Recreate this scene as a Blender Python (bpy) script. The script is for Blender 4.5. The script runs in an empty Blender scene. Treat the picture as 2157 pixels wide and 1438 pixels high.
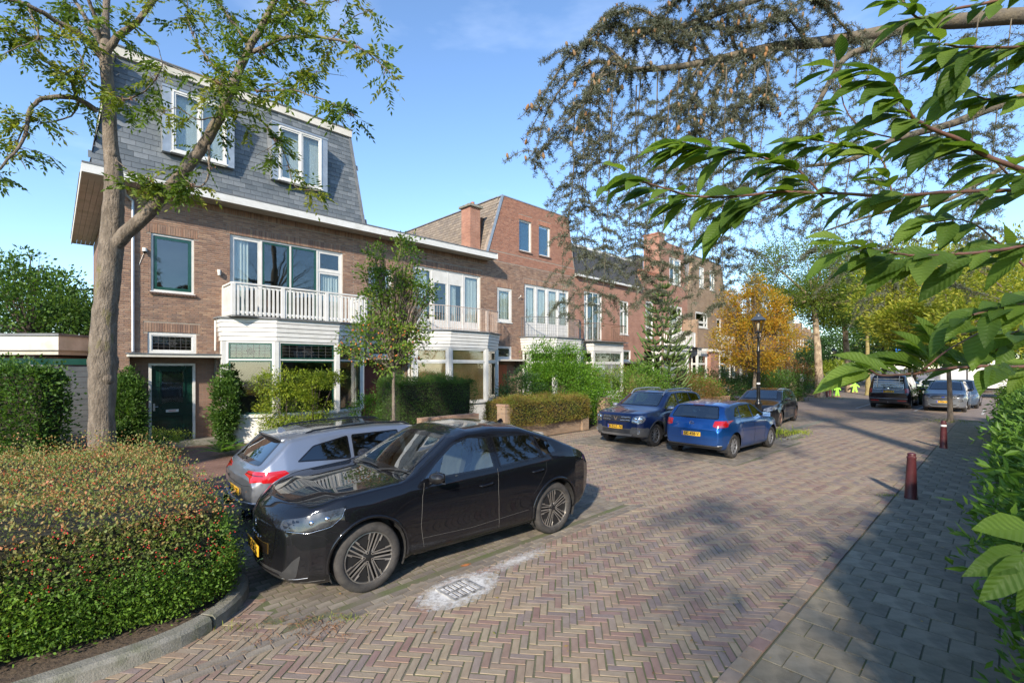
import bpy, bmesh, math, random
import numpy as np
from mathutils import Vector, Matrix
from mathutils.bvhtree import BVHTree
from mathutils.geometry import delaunay_2d_cdt

SC = bpy.context.scene
COL = SC.collection
R = math.radians
PI = math.pi

# ---------------------------------------------------------------- camera
CAMH = 2.4
cam = bpy.data.objects.new('camera', bpy.data.cameras.new('camera'))
COL.objects.link(cam)
cam.location = (0, 0, CAMH)
cam.rotation_euler = (R(90), 0, 0)
cam.data.sensor_width = 36
cam.data.lens = 36 * 1000 / 2157
cam.data.shift_y = 53 / 2157
cam.data.clip_start = 0.05
cam.data.clip_end = 3000
SC.camera = cam

# ---------------------------------------------------------------- sky and sun
SUNV = Vector((-.72, -2.36, 1.22)).normalized()      # towards the sun
world = bpy.data.worlds.new('World'); SC.world = world; world.use_nodes = True
wn = world.node_tree; wn.nodes.clear()
wo = wn.nodes.new('ShaderNodeOutputWorld'); wb = wn.nodes.new('ShaderNodeBackground')
sky = wn.nodes.new('ShaderNodeTexSky'); sky.sky_type = 'NISHITA'; sky.sun_disc = False
sky.sun_elevation = math.asin(SUNV.z); sky.sun_rotation = math.atan2(SUNV.x, SUNV.y)
sky.air_density = 1.0; sky.dust_density = 0.0; sky.ozone_density = 4.0
tc = wn.nodes.new('ShaderNodeTexCoord')
mp = wn.nodes.new('ShaderNodeMapping'); mp.inputs['Scale'].default_value = (1, 1, 3.2)
nz = wn.nodes.new('ShaderNodeTexNoise'); nz.inputs['Scale'].default_value = 2.3; nz.inputs['Detail'].default_value = 7
nz.inputs['Roughness'].default_value = 0.55
cr = wn.nodes.new('ShaderNodeValToRGB'); cr.color_ramp.elements[0].position = 0.56; cr.color_ramp.elements[1].position = 0.95
cr.color_ramp.elements[1].color = (0.18, 0.18, 0.18, 1)
mx = wn.nodes.new('ShaderNodeMix'); mx.data_type = 'RGBA'
mx.inputs['B'].default_value = (9.5, 10.0, 10.8, 1)
wn.links.new(tc.outputs['Generated'], mp.inputs['Vector']); wn.links.new(mp.outputs['Vector'], nz.inputs['Vector'])
wn.links.new(nz.outputs['Fac'], cr.inputs['Fac']); wn.links.new(cr.outputs['Color'], mx.inputs['Factor'])
wn.links.new(sky.outputs['Color'], mx.inputs['A']); wn.links.new(mx.outputs['Result'], wb.inputs['Color'])
wb.inputs['Strength'].default_value = 0.145
wn.links.new(wb.outputs['Background'], wo.inputs['Surface'])
sl = bpy.data.lights.new('sun', 'SUN'); sl.energy = 3.7; sl.angle = R(2.2); sl.color = (1.0, 0.89, 0.74)
so = bpy.data.objects.new('sun', sl); COL.objects.link(so); so.location = (-20, -40, 40)
so.rotation_euler = SUNV.to_track_quat('Z', 'Y').to_euler()
SC.view_settings.view_transform = 'Standard'; SC.view_settings.look = 'None'
SC.view_settings.exposure = 1.08; SC.view_settings.gamma = 1.0; SC.view_settings.use_curve_mapping = False
SC.render.engine = 'CYCLES'
SC.cycles.max_bounces = 8; SC.cycles.transparent_max_bounces = 12; SC.cycles.use_denoising = True
SC.cycles.sample_clamp_indirect = 6

# ---------------------------------------------------------------- street frame: t along the facades, n out from them
O3 = Vector((-10.24, 14.19, 0)); DV = Vector((.719, .695, 0)); NV = Vector((.695, -.719, 0))
AZ = math.atan2(.695, .719)
def F(t, n, z=0.0): return O3 + DV * t + NV * n + Vector((0, 0, z))
def G(u, v, z=0.0):                     # a point at height z seen in direction u,v of the photograph
    d = (CAMH - z) * 1000 / (v - 772.0); return Vector(((u - 1078) * d / 1000, d, z))
def PX(u, v, d): return Vector(((u - 1078) * d / 1000, d, CAMH + (772 - v) * d / 1000))
rng = np.random.default_rng(7)
random.seed(7)

# ---------------------------------------------------------------- mesh helpers
def npmesh(name, V, Fa, rnd=None, smooth=False):
    V = np.asarray(V, dtype=np.float32); Fa = np.asarray(Fa, dtype=np.int32)
    m, k = Fa.shape
    me = bpy.data.meshes.new(name)
    me.vertices.add(len(V)); me.vertices.foreach_set('co', V.ravel())
    me.loops.add(m * k); me.loops.foreach_set('vertex_index', Fa.ravel())
    me.polygons.add(m); me.polygons.foreach_set('loop_start', np.arange(0, m * k, k, dtype=np.int32))
    me.update(calc_edges=True)
    if rnd is not None:
        a = me.attributes.new('rnd', 'FLOAT', 'FACE'); a.data.foreach_set('value', np.asarray(rnd, dtype=np.float32))
    me.polygons.foreach_set('use_smooth', np.full(m, bool(smooth)))
    return me

def link(name, data, parent=None, mat=None, loc=None, rotz=0.0):
    o = bpy.data.objects.new(name, data); COL.objects.link(o)
    if parent is not None: o.parent = parent
    if loc is not None: o.location = loc
    if rotz: o.rotation_euler = (0, 0, rotz)
    if mat is not None and data is not None:
        ms = mat if isinstance(mat, (list, tuple)) else [mat]
        if len(data.materials) == 0:
            for m in ms: data.materials.append(m)
    return o

def tag(o, label=None, cat=None, group=None, kind=None):
    if label: o['label'] = label
    if cat: o['category'] = cat
    if group: o['group'] = group
    if kind: o['kind'] = kind
    return o

def thing(name, label, cat, loc=(0, 0, 0), rotz=0.0, group=None):
    o = bpy.data.objects.new(name, None); COL.objects.link(o)
    o.location = loc; o.rotation_euler = (0, 0, rotz); o.empty_display_size = .3
    return tag(o, label, cat, group)

def copy_tree(o, parent=None):
    c = o.copy(); COL.objects.link(c); c.parent = parent
    for ch in list(o.children): copy_tree(ch, c)
    return c

BOXF = ((0, 3, 2, 1), (4, 5, 6, 7), (0, 1, 5, 4), (1, 2, 6, 5), (2, 3, 7, 6), (3, 0, 4, 7))
class MB:
    def __init__(s): s.v = []; s.f = []; s.r = []; s.mi = []; s.m = 0; s.rn = 0.0
    def add(s, vs, fs, r=None):
        b = len(s.v); s.v.extend([tuple(p) for p in vs])
        for f in fs: s.f.append(tuple(i + b for i in f)); s.r.append(s.rn if r is None else r); s.mi.append(s.m)
    def box(s, x0, x1, y0, y1, z0, z1, r=None, ch=0.0):
        s.add([(x0, y0, z0), (x1, y0, z0), (x1, y1, z0), (x0, y1, z0), (x0, y0, z1), (x1, y0, z1), (x1, y1, z1), (x0, y1, z1)], BOXF, r)
    def obox(s, M, sx, sy, sz, r=None):
        vs = [M @ Vector((x * sx / 2, y * sy / 2, z * sz / 2)) for z in (-1, 1) for x, y in ((-1, -1), (1, -1), (1, 1), (-1, 1))]
        s.add(vs, BOXF, r)
    def seg(s, p, q, z0, z1, th, r=None, out=0.0):      # wall piece between two plan points, thickness to the inside (left of p->q)
        p = Vector((p[0], p[1])); q = Vector((q[0], q[1])); d = (q - p).normalized(); n = Vector((-d.y, d.x))
        p0 = p - n * out; q0 = q - n * out; p1 = p + n * th; q1 = q + n * th
        s.add([(p0.x, p0.y, z0), (q0.x, q0.y, z0), (q1.x, q1.y, z0), (p1.x, p1.y, z0), (p0.x, p0.y, z1), (q0.x, q0.y, z1), (q1.x, q1.y, z1), (p1.x, p1.y, z1)], BOXF, r)
    def bar(s, p, q, w, h=None, up=(0, 0, 1)):
        p = Vector(p); q = Vector(q); d = q - p; L = d.length
        if L < 1e-6: return
        d.normalize(); u = Vector(up)
        if abs(d.dot(u)) > .99: u = Vector((0, 1, 0))
        a = d.cross(u).normalized(); b = a.cross(d); h = h or w
        c = (p + q) / 2
        M = Matrix((( a.x, d.x, b.x, c.x), (a.y, d.y, b.y, c.y), (a.z, d.z, b.z, c.z), (0, 0, 0, 1)))
        s.obox(M, w, L, h)
    def tube(s, pts, rad, n=8, cap=True, r=None):
        V, Fa = tube_np(pts, rad, n); s.add(V.tolist(), Fa.tolist(), r)
        if cap:
            b = len(s.v) - len(V)
            for k, rev in ((0, True), (len(pts) - 1, False)):
                f = [b + k * n + i for i in range(n)]
                s.f.append(tuple(reversed(f)) if rev else tuple(f)); s.r.append(s.rn if r is None else r); s.mi.append(s.m)
    def lathe(s, prof, n=24, M=None, r=None):           # prof: (radius, height) list, around z
        vs = []; fs = []
        for (a, h) in prof:
            for i in range(n):
                t = 2 * PI * i / n; p = Vector((a * math.cos(t), a * math.sin(t), h)); vs.append(M @ p if M else p)
        for j in range(len(prof) - 1):
            for i in range(n):
                k = (i + 1) % n; fs.append((j * n + i, j * n + k, (j + 1) * n + k, (j + 1) * n + i))
        s.add(vs, fs, r)
    def prism(s, poly, f0, f1, r=None):                  # polygon list of 2D points; f0/f1 map (a,b)->3D for both faces
        n = len(poly); vs = [f0(*p) for p in poly] + [f1(*p) for p in poly]
        fs = [tuple(range(n - 1, -1, -1)), tuple(range(n, 2 * n))] + [(i, (i + 1) % n, (i + 1) % n + n, i + n) for i in range(n)]
        s.add(vs, fs, r)
    def mesh(s, name, smooth=False):
        me = bpy.data.meshes.new(name); me.from_pydata(s.v, [], s.f)
        a = me.attributes.new('rnd', 'FLOAT', 'FACE'); a.data.foreach_set('value', np.array(s.r, dtype=np.float32))
        if any(s.mi): me.polygons.foreach_set('material_index', np.array(s.mi, dtype=np.int32))
        if smooth: me.polygons.foreach_set('use_smooth', np.ones(len(me.polygons), dtype=bool))
        return me
    def build(s, name, mat, parent=None, loc=None, rotz=0.0, smooth=False, bevel=0.0, **kw):
        me = s.mesh(name, smooth)
        if bevel:
            bm = bmesh.new(); bm.from_mesh(me)
            bmesh.ops.bevel(bm, geom=list(bm.edges), offset=bevel, segments=1, affect='EDGES', clamp_overlap=True)
            bm.to_mesh(me); bm.free()
        if smooth == 'auto':
            me.polygons.foreach_set('use_smooth', np.ones(len(me.polygons), dtype=bool))
            me.set_sharp_from_angle(angle=R(40))
        o = link(name, me, parent, mat, loc, rotz)
        return tag(o, **kw) if kw else o

def tube_np(pts, rad, n=6):
    P = np.array([tuple(p) for p in pts], dtype=float); m = len(P)
    rad = np.broadcast_to(np.asarray(rad, dtype=float), (m,))
    T = np.gradient(P, axis=0); T /= (np.linalg.norm(T, axis=1)[:, None] + 1e-9)
    up = np.array([0., 0, 1]) if abs(T[0, 2]) < .9 else np.array([1., 0, 0])
    V = np.zeros((m, n, 3)); a = np.cross(T[0], up); a /= np.linalg.norm(a) + 1e-9
    th = np.arange(n) * 2 * PI / n
    for i in range(m):
        a = a - T[i] * a.dot(T[i]); a /= np.linalg.norm(a) + 1e-9; b = np.cross(T[i], a)
        V[i] = P[i] + rad[i] * (np.cos(th)[:, None] * a + np.sin(th)[:, None] * b)
    idx = np.arange(n); nx = (idx + 1) % n; Fa = []
    for i in range(m - 1): Fa.append(np.stack([i * n + idx, i * n + nx, (i + 1) * n + nx, (i + 1) * n + idx], 1))
    return V.reshape(-1, 3), np.concatenate(Fa)

def catmull(pts, k=6):
    P = [np.array(tuple(p), dtype=float) for p in pts]; P = [2 * P[0] - P[1]] + P + [2 * P[-1] - P[-2]]; out = []
    for i in range(1, len(P) - 2):
        for j in range(k):
            t = j / k; a, b, c, d = P[i - 1:i + 3]
            out.append(.5 * ((2 * b) + (-a + c) * t + (2 * a - 5 * b + 4 * c - d) * t * t + (-a + 3 * b - 3 * c + d) * t ** 3))
    out.append(P[-2]); return np.array(out)

class NB:                                                # numpy accumulator for big meshes of one face size
    def __init__(s): s.V = []; s.F = []; s.R = []; s.n = 0
    def add(s, V, Fa, r=0.0):
        V = np.asarray(V, dtype=np.float32).reshape(-1, 3); Fa = np.asarray(Fa)
        s.V.append(V); s.F.append(Fa + s.n); s.R.append(np.broadcast_to(np.asarray(r, dtype=np.float32), (len(Fa),))); s.n += len(V)
    def tube(s, pts, rad, n=5, r=.5): V, Fa = tube_np(pts, rad, n); s.add(V, Fa, r)
    def build(s, name, mat, parent=None, smooth=False, **kw):
        if not s.V: return None
        me = npmesh(name, np.concatenate(s.V), np.concatenate(s.F), np.concatenate(s.R), smooth)
        o = link(name, me, parent, mat); return tag(o, **kw) if kw else o

# ---------------------------------------------------------------- materials
def rgb(c): return (c[0], c[1], c[2], 1.0)
def newmat(name):
    m = bpy.data.materials.new(name); m.use_nodes = True; nt = m.node_tree; nt.nodes.clear()
    return m, nt, nt.nodes.new('ShaderNodeOutputMaterial')
def N(nt, typ, **kw):
    n = nt.nodes.new(typ)
    for k, v in kw.items():
        if k in n.inputs: n.inputs[k].default_value = v
        else: setattr(n, k, v)
    return n
def rndval(nt):
    at = N(nt, 'ShaderNodeAttribute', attribute_name='rnd'); oi = N(nt, 'ShaderNodeObjectInfo')
    ad = N(nt, 'ShaderNodeMath', operation='ADD'); fr = N(nt, 'ShaderNodeMath', operation='FRACT')
    nt.links.new(at.outputs['Fac'], ad.inputs[0]); nt.links.new(oi.outputs['Random'], ad.inputs[1]); nt.links.new(ad.outputs[0], fr.inputs[0])
    return fr.outputs[0]
def ramp(nt, cols, src, interp='LINEAR'):
    r = N(nt, 'ShaderNodeValToRGB'); e = r.color_ramp.elements; r.color_ramp.interpolation = interp
    while len(e) < len(cols): e.new(.5)
    for i, c in enumerate(cols): e[i].position = i / max(1, len(cols) - 1); e[i].color = rgb(c)
    nt.links.new(src, r.inputs['Fac']); return r.outputs['Color']

def mat(name, c, c2=None, sc=3.0, rough=.6, metal=0.0, coat=0.0, cols=None, attr=False, dirt=None, dsc=1.2, bump=0.0, bsc=40.0, spec=.5, bdist=.02, dthr=(.5, .7), spot=None, em=None, coords='Object', vec=None):
    """base colour c, optional noise mix to c2, optional ramp 'cols' chosen per face/object, dirt stains, noise bump"""
    m, nt, out = newmat(name); L = nt.links.new
    p = N(nt, 'ShaderNodeBsdfPrincipled'); p.inputs['Roughness'].default_value = rough; p.inputs['Metallic'].default_value = metal
    p.inputs['Coat Weight'].default_value = coat; p.inputs['Coat Roughness'].default_value = .03; p.inputs['Specular IOR Level'].default_value = spec
    L(p.outputs[0], out.inputs['Surface'])
    tcn = N(nt, 'ShaderNodeTexCoord'); src = tcn.outputs[coords]
    if vec:
        mpn = N(nt, 'ShaderNodeMapping'); mpn.inputs['Scale'].default_value = vec; L(src, mpn.inputs['Vector']); src = mpn.outputs[0]
    col = None
    if cols: col = ramp(nt, cols, rndval(nt), 'LINEAR')
    if c2 is not None:
        n = N(nt, 'ShaderNodeTexNoise', Scale=sc, Detail=6.0, Roughness=.6); L(src, n.inputs['Vector'])
        r2 = N(nt, 'ShaderNodeMapRange'); r2.inputs['From Min'].default_value = .35; r2.inputs['From Max'].default_value = .65; L(n.outputs['Fac'], r2.inputs['Value'])
        x = N(nt, 'ShaderNodeMix', data_type='RGBA'); L(r2.outputs[0], x.inputs['Factor'])
        if col is not None:
            L(col, x.inputs['A']); y = N(nt, 'ShaderNodeMix', data_type='RGBA', blend_type='MULTIPLY'); y.inputs['Factor'].default_value = 1
            L(col, y.inputs['A']); y.inputs['B'].default_value = rgb(c2); L(y.outputs['Result'], x.inputs['B'])
        else: x.inputs['A'].default_value = rgb(c); x.inputs['B'].default_value = rgb(c2)
        col = x.outputs['Result']
    if dirt is not None:
        n = N(nt, 'ShaderNodeTexNoise', Scale=dsc, Detail=8.0, Roughness=.7); L(src, n.inputs['Vector'])
        r2 = N(nt, 'ShaderNodeMapRange'); r2.inputs['From Min'].default_value = dthr[0]; r2.inputs['From Max'].default_value = dthr[1]; L(n.outputs['Fac'], r2.inputs['Value'])
        x = N(nt, 'ShaderNodeMix', data_type='RGBA'); L(r2.outputs[0], x.inputs['Factor']); x.inputs['B'].default_value = rgb(dirt)
        if col is not None: L(col, x.inputs['A'])
        else: x.inputs['A'].default_value = rgb(c)
        col = x.outputs['Result']
    if col is not None: L(col, p.inputs['Base Color'])
    else: p.inputs['Base Color'].default_value = rgb(c)
    if em: p.inputs['Emission Color'].default_value = rgb(c); p.inputs['Emission Strength'].default_value = em
    if bump:
        n = N(nt, 'ShaderNodeTexNoise', Scale=bsc, Detail=5.0, Roughness=.65); L(src, n.inputs['Vector'])
        b = N(nt, 'ShaderNodeBump'); b.inputs['Strength'].default_value = min(1, bump); b.inputs['Distance'].default_value = bdist; L(n.outputs['Fac'], b.inputs['Height']); L(b.outputs[0], p.inputs['Normal'])
    return m

def leafmat(name, cols, trans=.35, rough=.5, veins=False):
    m, nt, out = newmat(name); L = nt.links.new
    at = N(nt, 'ShaderNodeAttribute', attribute_name='rnd'); oi = N(nt, 'ShaderNodeObjectInfo')
    ad = N(nt, 'ShaderNodeMath', operation='ADD'); fr = N(nt, 'ShaderNodeMath', operation='FRACT')
    if veins:
        L(at.outputs['Fac'], ad.inputs[0]); L(oi.outputs['Random'], ad.inputs[1]); L(ad.outputs[0], fr.inputs[0]); s = fr.outputs[0]
    else: s = at.outputs['Fac']
    col = ramp(nt, cols, s)
    p = N(nt, 'ShaderNodeBsdfPrincipled'); p.inputs['Roughness'].default_value = rough; p.inputs['Specular IOR Level'].default_value = .35
    t = N(nt, 'ShaderNodeBsdfTranslucent'); mix = N(nt, 'ShaderNodeMixShader'); mix.inputs[0].default_value = trans
    br = N(nt, 'ShaderNodeMix', data_type='RGBA', blend_type='MULTIPLY'); br.inputs['Factor'].default_value = 1; br.inputs['B'].default_value = (1.5, 1.45, .7, 1)
    if veins:
        uv = N(nt, 'ShaderNodeAttribute', attribute_name='rib'); wv = N(nt, 'ShaderNodeMath', operation='SINE')
        mu = N(nt, 'ShaderNodeMath', operation='MULTIPLY'); mu.inputs[1].default_value = 6.283; L(uv.outputs['Fac'], mu.inputs[0]); L(mu.outputs[0], wv.inputs[0])
        b = N(nt, 'ShaderNodeBump'); b.inputs['Strength'].default_value = .30; b.inputs['Distance'].default_value = .003; L(wv.outputs[0], b.inputs['Height']); L(b.outputs[0], p.inputs['Normal']); L(b.outputs[0], t.inputs['Normal'])
        r2 = N(nt, 'ShaderNodeMapRange'); r2.inputs['From Min'].default_value = .80; r2.inputs['From Max'].default_value = 1; L(wv.outputs[0], r2.inputs['Value'])
        x = N(nt, 'ShaderNodeMix', data_type='RGBA'); L(r2.outputs[0], x.inputs['Factor']); L(col, x.inputs['A']); x.inputs['B'].default_value = (.12, .20, .04, 1); 
        ml = N(nt, 'ShaderNodeMath', operation='MULTIPLY'); ml.inputs[1].default_value = .22; L(r2.outputs[0], ml.inputs[0]); L(ml.outputs[0], x.inputs['Factor']); col = x.outputs['Result']
    L(col, p.inputs['Base Color']); L(col, br.inputs['A']); L(br.outputs['Result'], t.inputs['Color'])
    L(p.outputs[0], mix.inputs[1]); L(t.outputs[0], mix.inputs[2]); L(mix.outputs[0], out.inputs['Surface'])
    return m

def glassmat(name, tint=(.8, .85, .85), refl=1.0, rough=.02, wob=0.0):
    m, nt, out = newmat(name); L = nt.links.new
    tr = N(nt, 'ShaderNodeBsdfTransparent'); tr.inputs[0].default_value = rgb(tint)
    gl = N(nt, 'ShaderNodeBsdfGlossy'); gl.inputs['Roughness'].default_value = rough
    lw = N(nt, 'ShaderNodeLayerWeight'); lw.inputs['Blend'].default_value = .5; fr = N(nt, 'ShaderNodeMath', operation='POWER'); fr.inputs[1].default_value = 4.0; L(lw.outputs['Facing'], fr.inputs[0])
    mu = N(nt, 'ShaderNodeMath', operation='MULTIPLY_ADD'); mu.inputs[1].default_value = .9 * refl; mu.inputs[2].default_value = .12 * refl; mu.use_clamp = True
    L(fr.outputs[0], mu.inputs[0]); mix = N(nt, 'ShaderNodeMixShader'); L(mu.outputs[0], mix.inputs[0]); L(tr.outputs[0], mix.inputs[1]); L(gl.outputs[0], mix.inputs[2]); L(mix.outputs[0], out.inputs['Surface'])
    if wob:
        tcn = N(nt, 'ShaderNodeTexCoord'); n = N(nt, 'ShaderNodeTexNoise', Scale=1.7, Detail=1.0); L(tcn.outputs['Object'], n.inputs['Vector'])
        b = N(nt, 'ShaderNodeBump'); b.inputs['Strength'].default_value = wob; b.inputs['Distance'].default_value = .02; L(n.outputs['Fac'], b.inputs['Height']); L(b.outputs[0], gl.inputs['Normal'])
    return m

def brickmat(name, cA, cB, mortar, bw=.215, bh=.0625, axis='xz', bump=.6, msz=.006, cC=None):
    m, nt, out = newmat(name); L = nt.links.new
    p = N(nt, 'ShaderNodeBsdfPrincipled'); p.inputs['Roughness'].default_value = .85; L(p.outputs[0], out.inputs['Surface'])
    tcn = N(nt, 'ShaderNodeTexCoord'); sp = N(nt, 'ShaderNodeSeparateXYZ'); L(tcn.outputs['Object'], sp.inputs[0])
    cb = N(nt, 'ShaderNodeCombineXYZ'); ad = N(nt, 'ShaderNodeMath', operation='ADD')
    if axis == 'xz': L(sp.outputs['X'], ad.inputs[0]); L(sp.outputs['Y'], ad.inputs[1]); L(ad.outputs[0], cb.inputs['X']); L(sp.outputs['Z'], cb.inputs['Y'])
    else: L(sp.outputs['X'], cb.inputs['X']); L(sp.outputs['Y'], cb.inputs['Y'])
    b = N(nt, 'ShaderNodeTexBrick'); b.offset = .5; b.inputs['Scale'].default_value = 1; b.inputs['Brick Width'].default_value = bw; b.inputs['Row Height'].default_value = bh
    b.inputs['Mortar Size'].default_value = msz; b.inputs['Mortar Smooth'].default_value = .15; b.inputs['Bias'].default_value = 0
    b.inputs['Color1'].default_value = rgb(cA); b.inputs['Color2'].default_value = rgb(cB); b.inputs['Mortar'].default_value = rgb(mortar)
    L(cb.outputs[0], b.inputs['Vector'])
    n = N(nt, 'ShaderNodeTexNoise', Scale=1.3, Detail=7.0); L(tcn.outputs['Object'], n.inputs['Vector'])
    x = N(nt, 'ShaderNodeMix', data_type='RGBA', blend_type='MULTIPLY'); r2 = N(nt, 'ShaderNodeMapRange'); r2.inputs['From Min'].default_value = .4; r2.inputs['From Max'].default_value = .7
    L(n.outputs['Fac'], r2.inputs['Value']); L(r2.outputs[0], x.inputs['Factor']); L(b.outputs['Color'], x.inputs['A']); x.inputs['B'].default_value = rgb(cC or (.75, .72, .7)); L(x.outputs['Result'], p.inputs['Base Color'])
    bp = N(nt, 'ShaderNodeBump'); bp.inputs['Strength'].default_value = bump; bp.inputs['Distance'].default_value = .006; bp.invert = True; L(b.outputs['Fac'], bp.inputs['Height']); L(bp.outputs[0], p.inputs['Normal'])
    return m
# ================================================================ GROUND
M_soil = mat('soil', (.075, .055, .038), (.11, .085, .055), sc=6, rough=1, bump=.8, bsc=30)
M_joint = mat('joint_sand', (.15, .13, .095), (.11, .115, .055), sc=5, rough=1, dirt=(.10, .125, .04), dsc=1.1, dthr=(.48, .66), bump=.5, bsc=60)
PAV = [(0.238, 0.148, 0.122), (0.297, 0.224, 0.157), (0.324, 0.26, 0.176), (0.227, 0.178, 0.162), (0.346, 0.275, 0.181), (0.254, 0.163, 0.142), (0.313, 0.245, 0.167), (0.243, 0.189, 0.171), (0.356, 0.291, 0.191), (0.27, 0.168, 0.137)]
M_pav = mat('clay_paver', (1, 1, 1), (.80, .78, .76), sc=9, rough=.8, cols=PAV, bump=.25, bsc=60, dirt=(.26, .22, .18), dsc=.55, dthr=(.52, .8), coords='Object')
GPAV = [(.20, .17, .14), (.27, .235, .19), (.23, .19, .15), (.31, .27, .215), (.18, .155, .135), (.25, .21, .165)]
M_gpav = mat('grey_paver', (1, 1, 1), (.7, .68, .64), sc=3, rough=.9, cols=GPAV, bump=.4, bsc=50, dirt=(.12, .105, .08), dsc=.9, dthr=(.5, .7))
TIL = [(.22, .19, .135), (.28, .24, .17), (.24, .205, .15), (.34, .295, .215), (.23, .195, .14), (.30, .26, .185)]
M_tile = mat('concrete_tile', (1, 1, 1), (.72, .72, .70), sc=7, rough=.9, cols=TIL, bump=.45, bsc=90, dirt=(.095, .09, .075), dsc=.8, dthr=(.5, .75))
M_far = brickmat('far_paving', (.30, .24, .195), (.20, .155, .15), (.17, .145, .11), bw=.22, bh=.075, axis='xy', bump=.3, msz=.008, cC=(.9, .86, .84))
M_kerb = mat('kerb_concrete', (.25, .235, .20), (.17, .165, .13), sc=8, rough=.95, bump=.6, bsc=70, dirt=(.09, .10, .045), dsc=2.3, dthr=(.5, .68))
M_line = mat('road_paint', (.6, .58, .54), (.35, .33, .3), sc=20, rough=.8)
M_iron = mat('cast_iron', (.03, .03, .03), (.07, .06, .055), sc=20, rough=.6, metal=.3)
M_bedsoil = mat('bed_soil', (.06, .042, .03), (.12, .085, .055), sc=14, rough=1, bump=1, bsc=25)

def sheet(name, pts, z, m, kind='structure', lab=None):
    me = bpy.data.meshes.new(name); me.from_pydata([(p[0], p[1], z) for p in pts], [], [tuple(range(len(pts)))])
    return tag(link(name, me, None, m), kind=kind, label=lab)
def fpts(ps): return [F(a, b) for a, b in ps]
sheet('ground', [(-500, -60), (600, -60), (600, 900), (-500, 900)], -.08, M_soil)
road = sheet('road', fpts([(-16, 6.3), (-16, 15.98), (26, 15.98), (27, 22), (60, 22), (60, 6.3)]), -.0052, M_joint)

def pavers(C, A, hl, hw, r, h=.03, ch=.0018, jit=.0010):
    """C centres Nx2, A angles N -> big quads mesh data of chamfered blocks"""
    n = len(C); ca = np.cos(A); sa = np.sin(A)
    z = rng.normal(0, jit, n); tx = rng.normal(0, .004, n); ty = rng.normal(0, .004, n)
    V = np.zeros((n, 8, 3)); k = 0
    for top in (0, 1):
        for sx, sy in ((-1, -1), (1, -1), (1, 1), (-1, 1)):
            lx = sx * (hl - (ch if top else 0)); ly = sy * (hw - (ch if top else 0))
            V[:, k, 0] = C[:, 0] + lx * ca - ly * sa; V[:, k, 1] = C[:, 1] + lx * sa + ly * ca
            V[:, k, 2] = (z + lx * tx + ly * ty) if top else -h; k += 1
    fb = np.array([(4, 5, 6, 7), (0, 1, 5, 4), (1, 2, 6, 5), (2, 3, 7, 6), (3, 0, 4, 7)])
    Fa = (fb[None] + (np.arange(n) * 8)[:, None, None]).reshape(-1, 4)
    return V.reshape(-1, 3), Fa, np.repeat(r, 5)
def one_block(name, hl, hw, h=.03, ch=.004):
    V, Fa, r = pavers(np.zeros((1, 2)), np.zeros(1), hl, hw, np.zeros(1), h, ch, 0.0)
    V[4:, 2] = 0; return npmesh(name, V, Fa)
def seen(C, far=26):
    u = 1078 + C[:, 0] / np.maximum(C[:, 1], .1) * 1000; v = 772 + 2400 / np.maximum(C[:, 1], .1)
    return (C[:, 1] > 3.2) & (u > -120) & (u < 2290) & (v < 1560) & (C[:, 1] < far)
def tn(C): a = C[:, 0] + 10.24; b = C[:, 1] - 14.19; return a * .719 + b * .695, a * .695 - b * .719
def lay(parent, nm, C, A, hl, hw, m, stuffname, h=.03, npart=300, zoff=0.0):
    C = np.asarray(C); A = np.asarray(A); r = rng.random(len(C))
    order = np.argsort(np.hypot(C[:, 0], C[:, 1])); near = order[:npart]; rest = order[npart:]
    me = one_block(nm, hl, hw, h); me.materials.append(m)
    for i in near:
        o = link(nm, me, parent); o.location = (C[i, 0], C[i, 1], zoff + rng.normal(0, .0010)); o.rotation_euler = (rng.normal(0, .004), rng.normal(0, .004), A[i])
    if len(rest):
        V, Fa, rr = pavers(C[rest], A[rest], hl, hw, r[rest], h); V[:, 2] += zoff
        tag(link(stuffname, npmesh(stuffname, V, Fa, rr), parent, m), kind='stuff')

def in_bay(t, n):
    a = (t > -1.0) & (t < 4.72) & (n > 6.3) & (n < 12.86)
    b = (t > 9.36) & (t < 14.8) & (n > 7.46) & (n < 12.88)
    c = (t > 17.3) & (t < 23.3) & (n > 8.8) & (n < 11.6)
    d = (t > 14.8) & (t < 17.3) & (n > 8.0) & (n < 12.6)
    return a | b | c | d
# herringbone of long clay blocks, squared to the axes (45 degrees to the street)
L3, W3 = .216, .072
gx = np.arange(-60, 500); gy = np.arange(30, 400)
X, Y = np.meshgrid(gx, gy); dd = (X - Y) % 6
ch = np.stack([X[dd == 0] * W3 + L3 / 2, Y[dd == 0] * W3 + W3 / 2], 1); cv = np.stack([X[dd == 5] * W3 + W3 / 2, Y[dd == 5] * W3 + L3 / 2], 1)
C = np.concatenate([ch, cv]); A = np.concatenate([np.zeros(len(ch)), np.full(len(cv), PI / 2)])
rot = R(-6); cs, sn = math.cos(rot), math.sin(rot)
C = C @ np.array([[cs, sn], [-sn, cs]]) ; A = A + rot
t_, n_ = tn(C); k = seen(C) & (n_ > 6.4) & (n_ < 15.83) & ~in_bay(t_, n_)
C = C[k] + rng.normal(0, .0025, (k.sum(), 2)); A = A[k] + rng.normal(0, .012, k.sum())
lay(road, 'paver', C, A, L3 / 2 - .0035, W3 / 2 - .0033, M_pav, 'paver_field')
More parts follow.
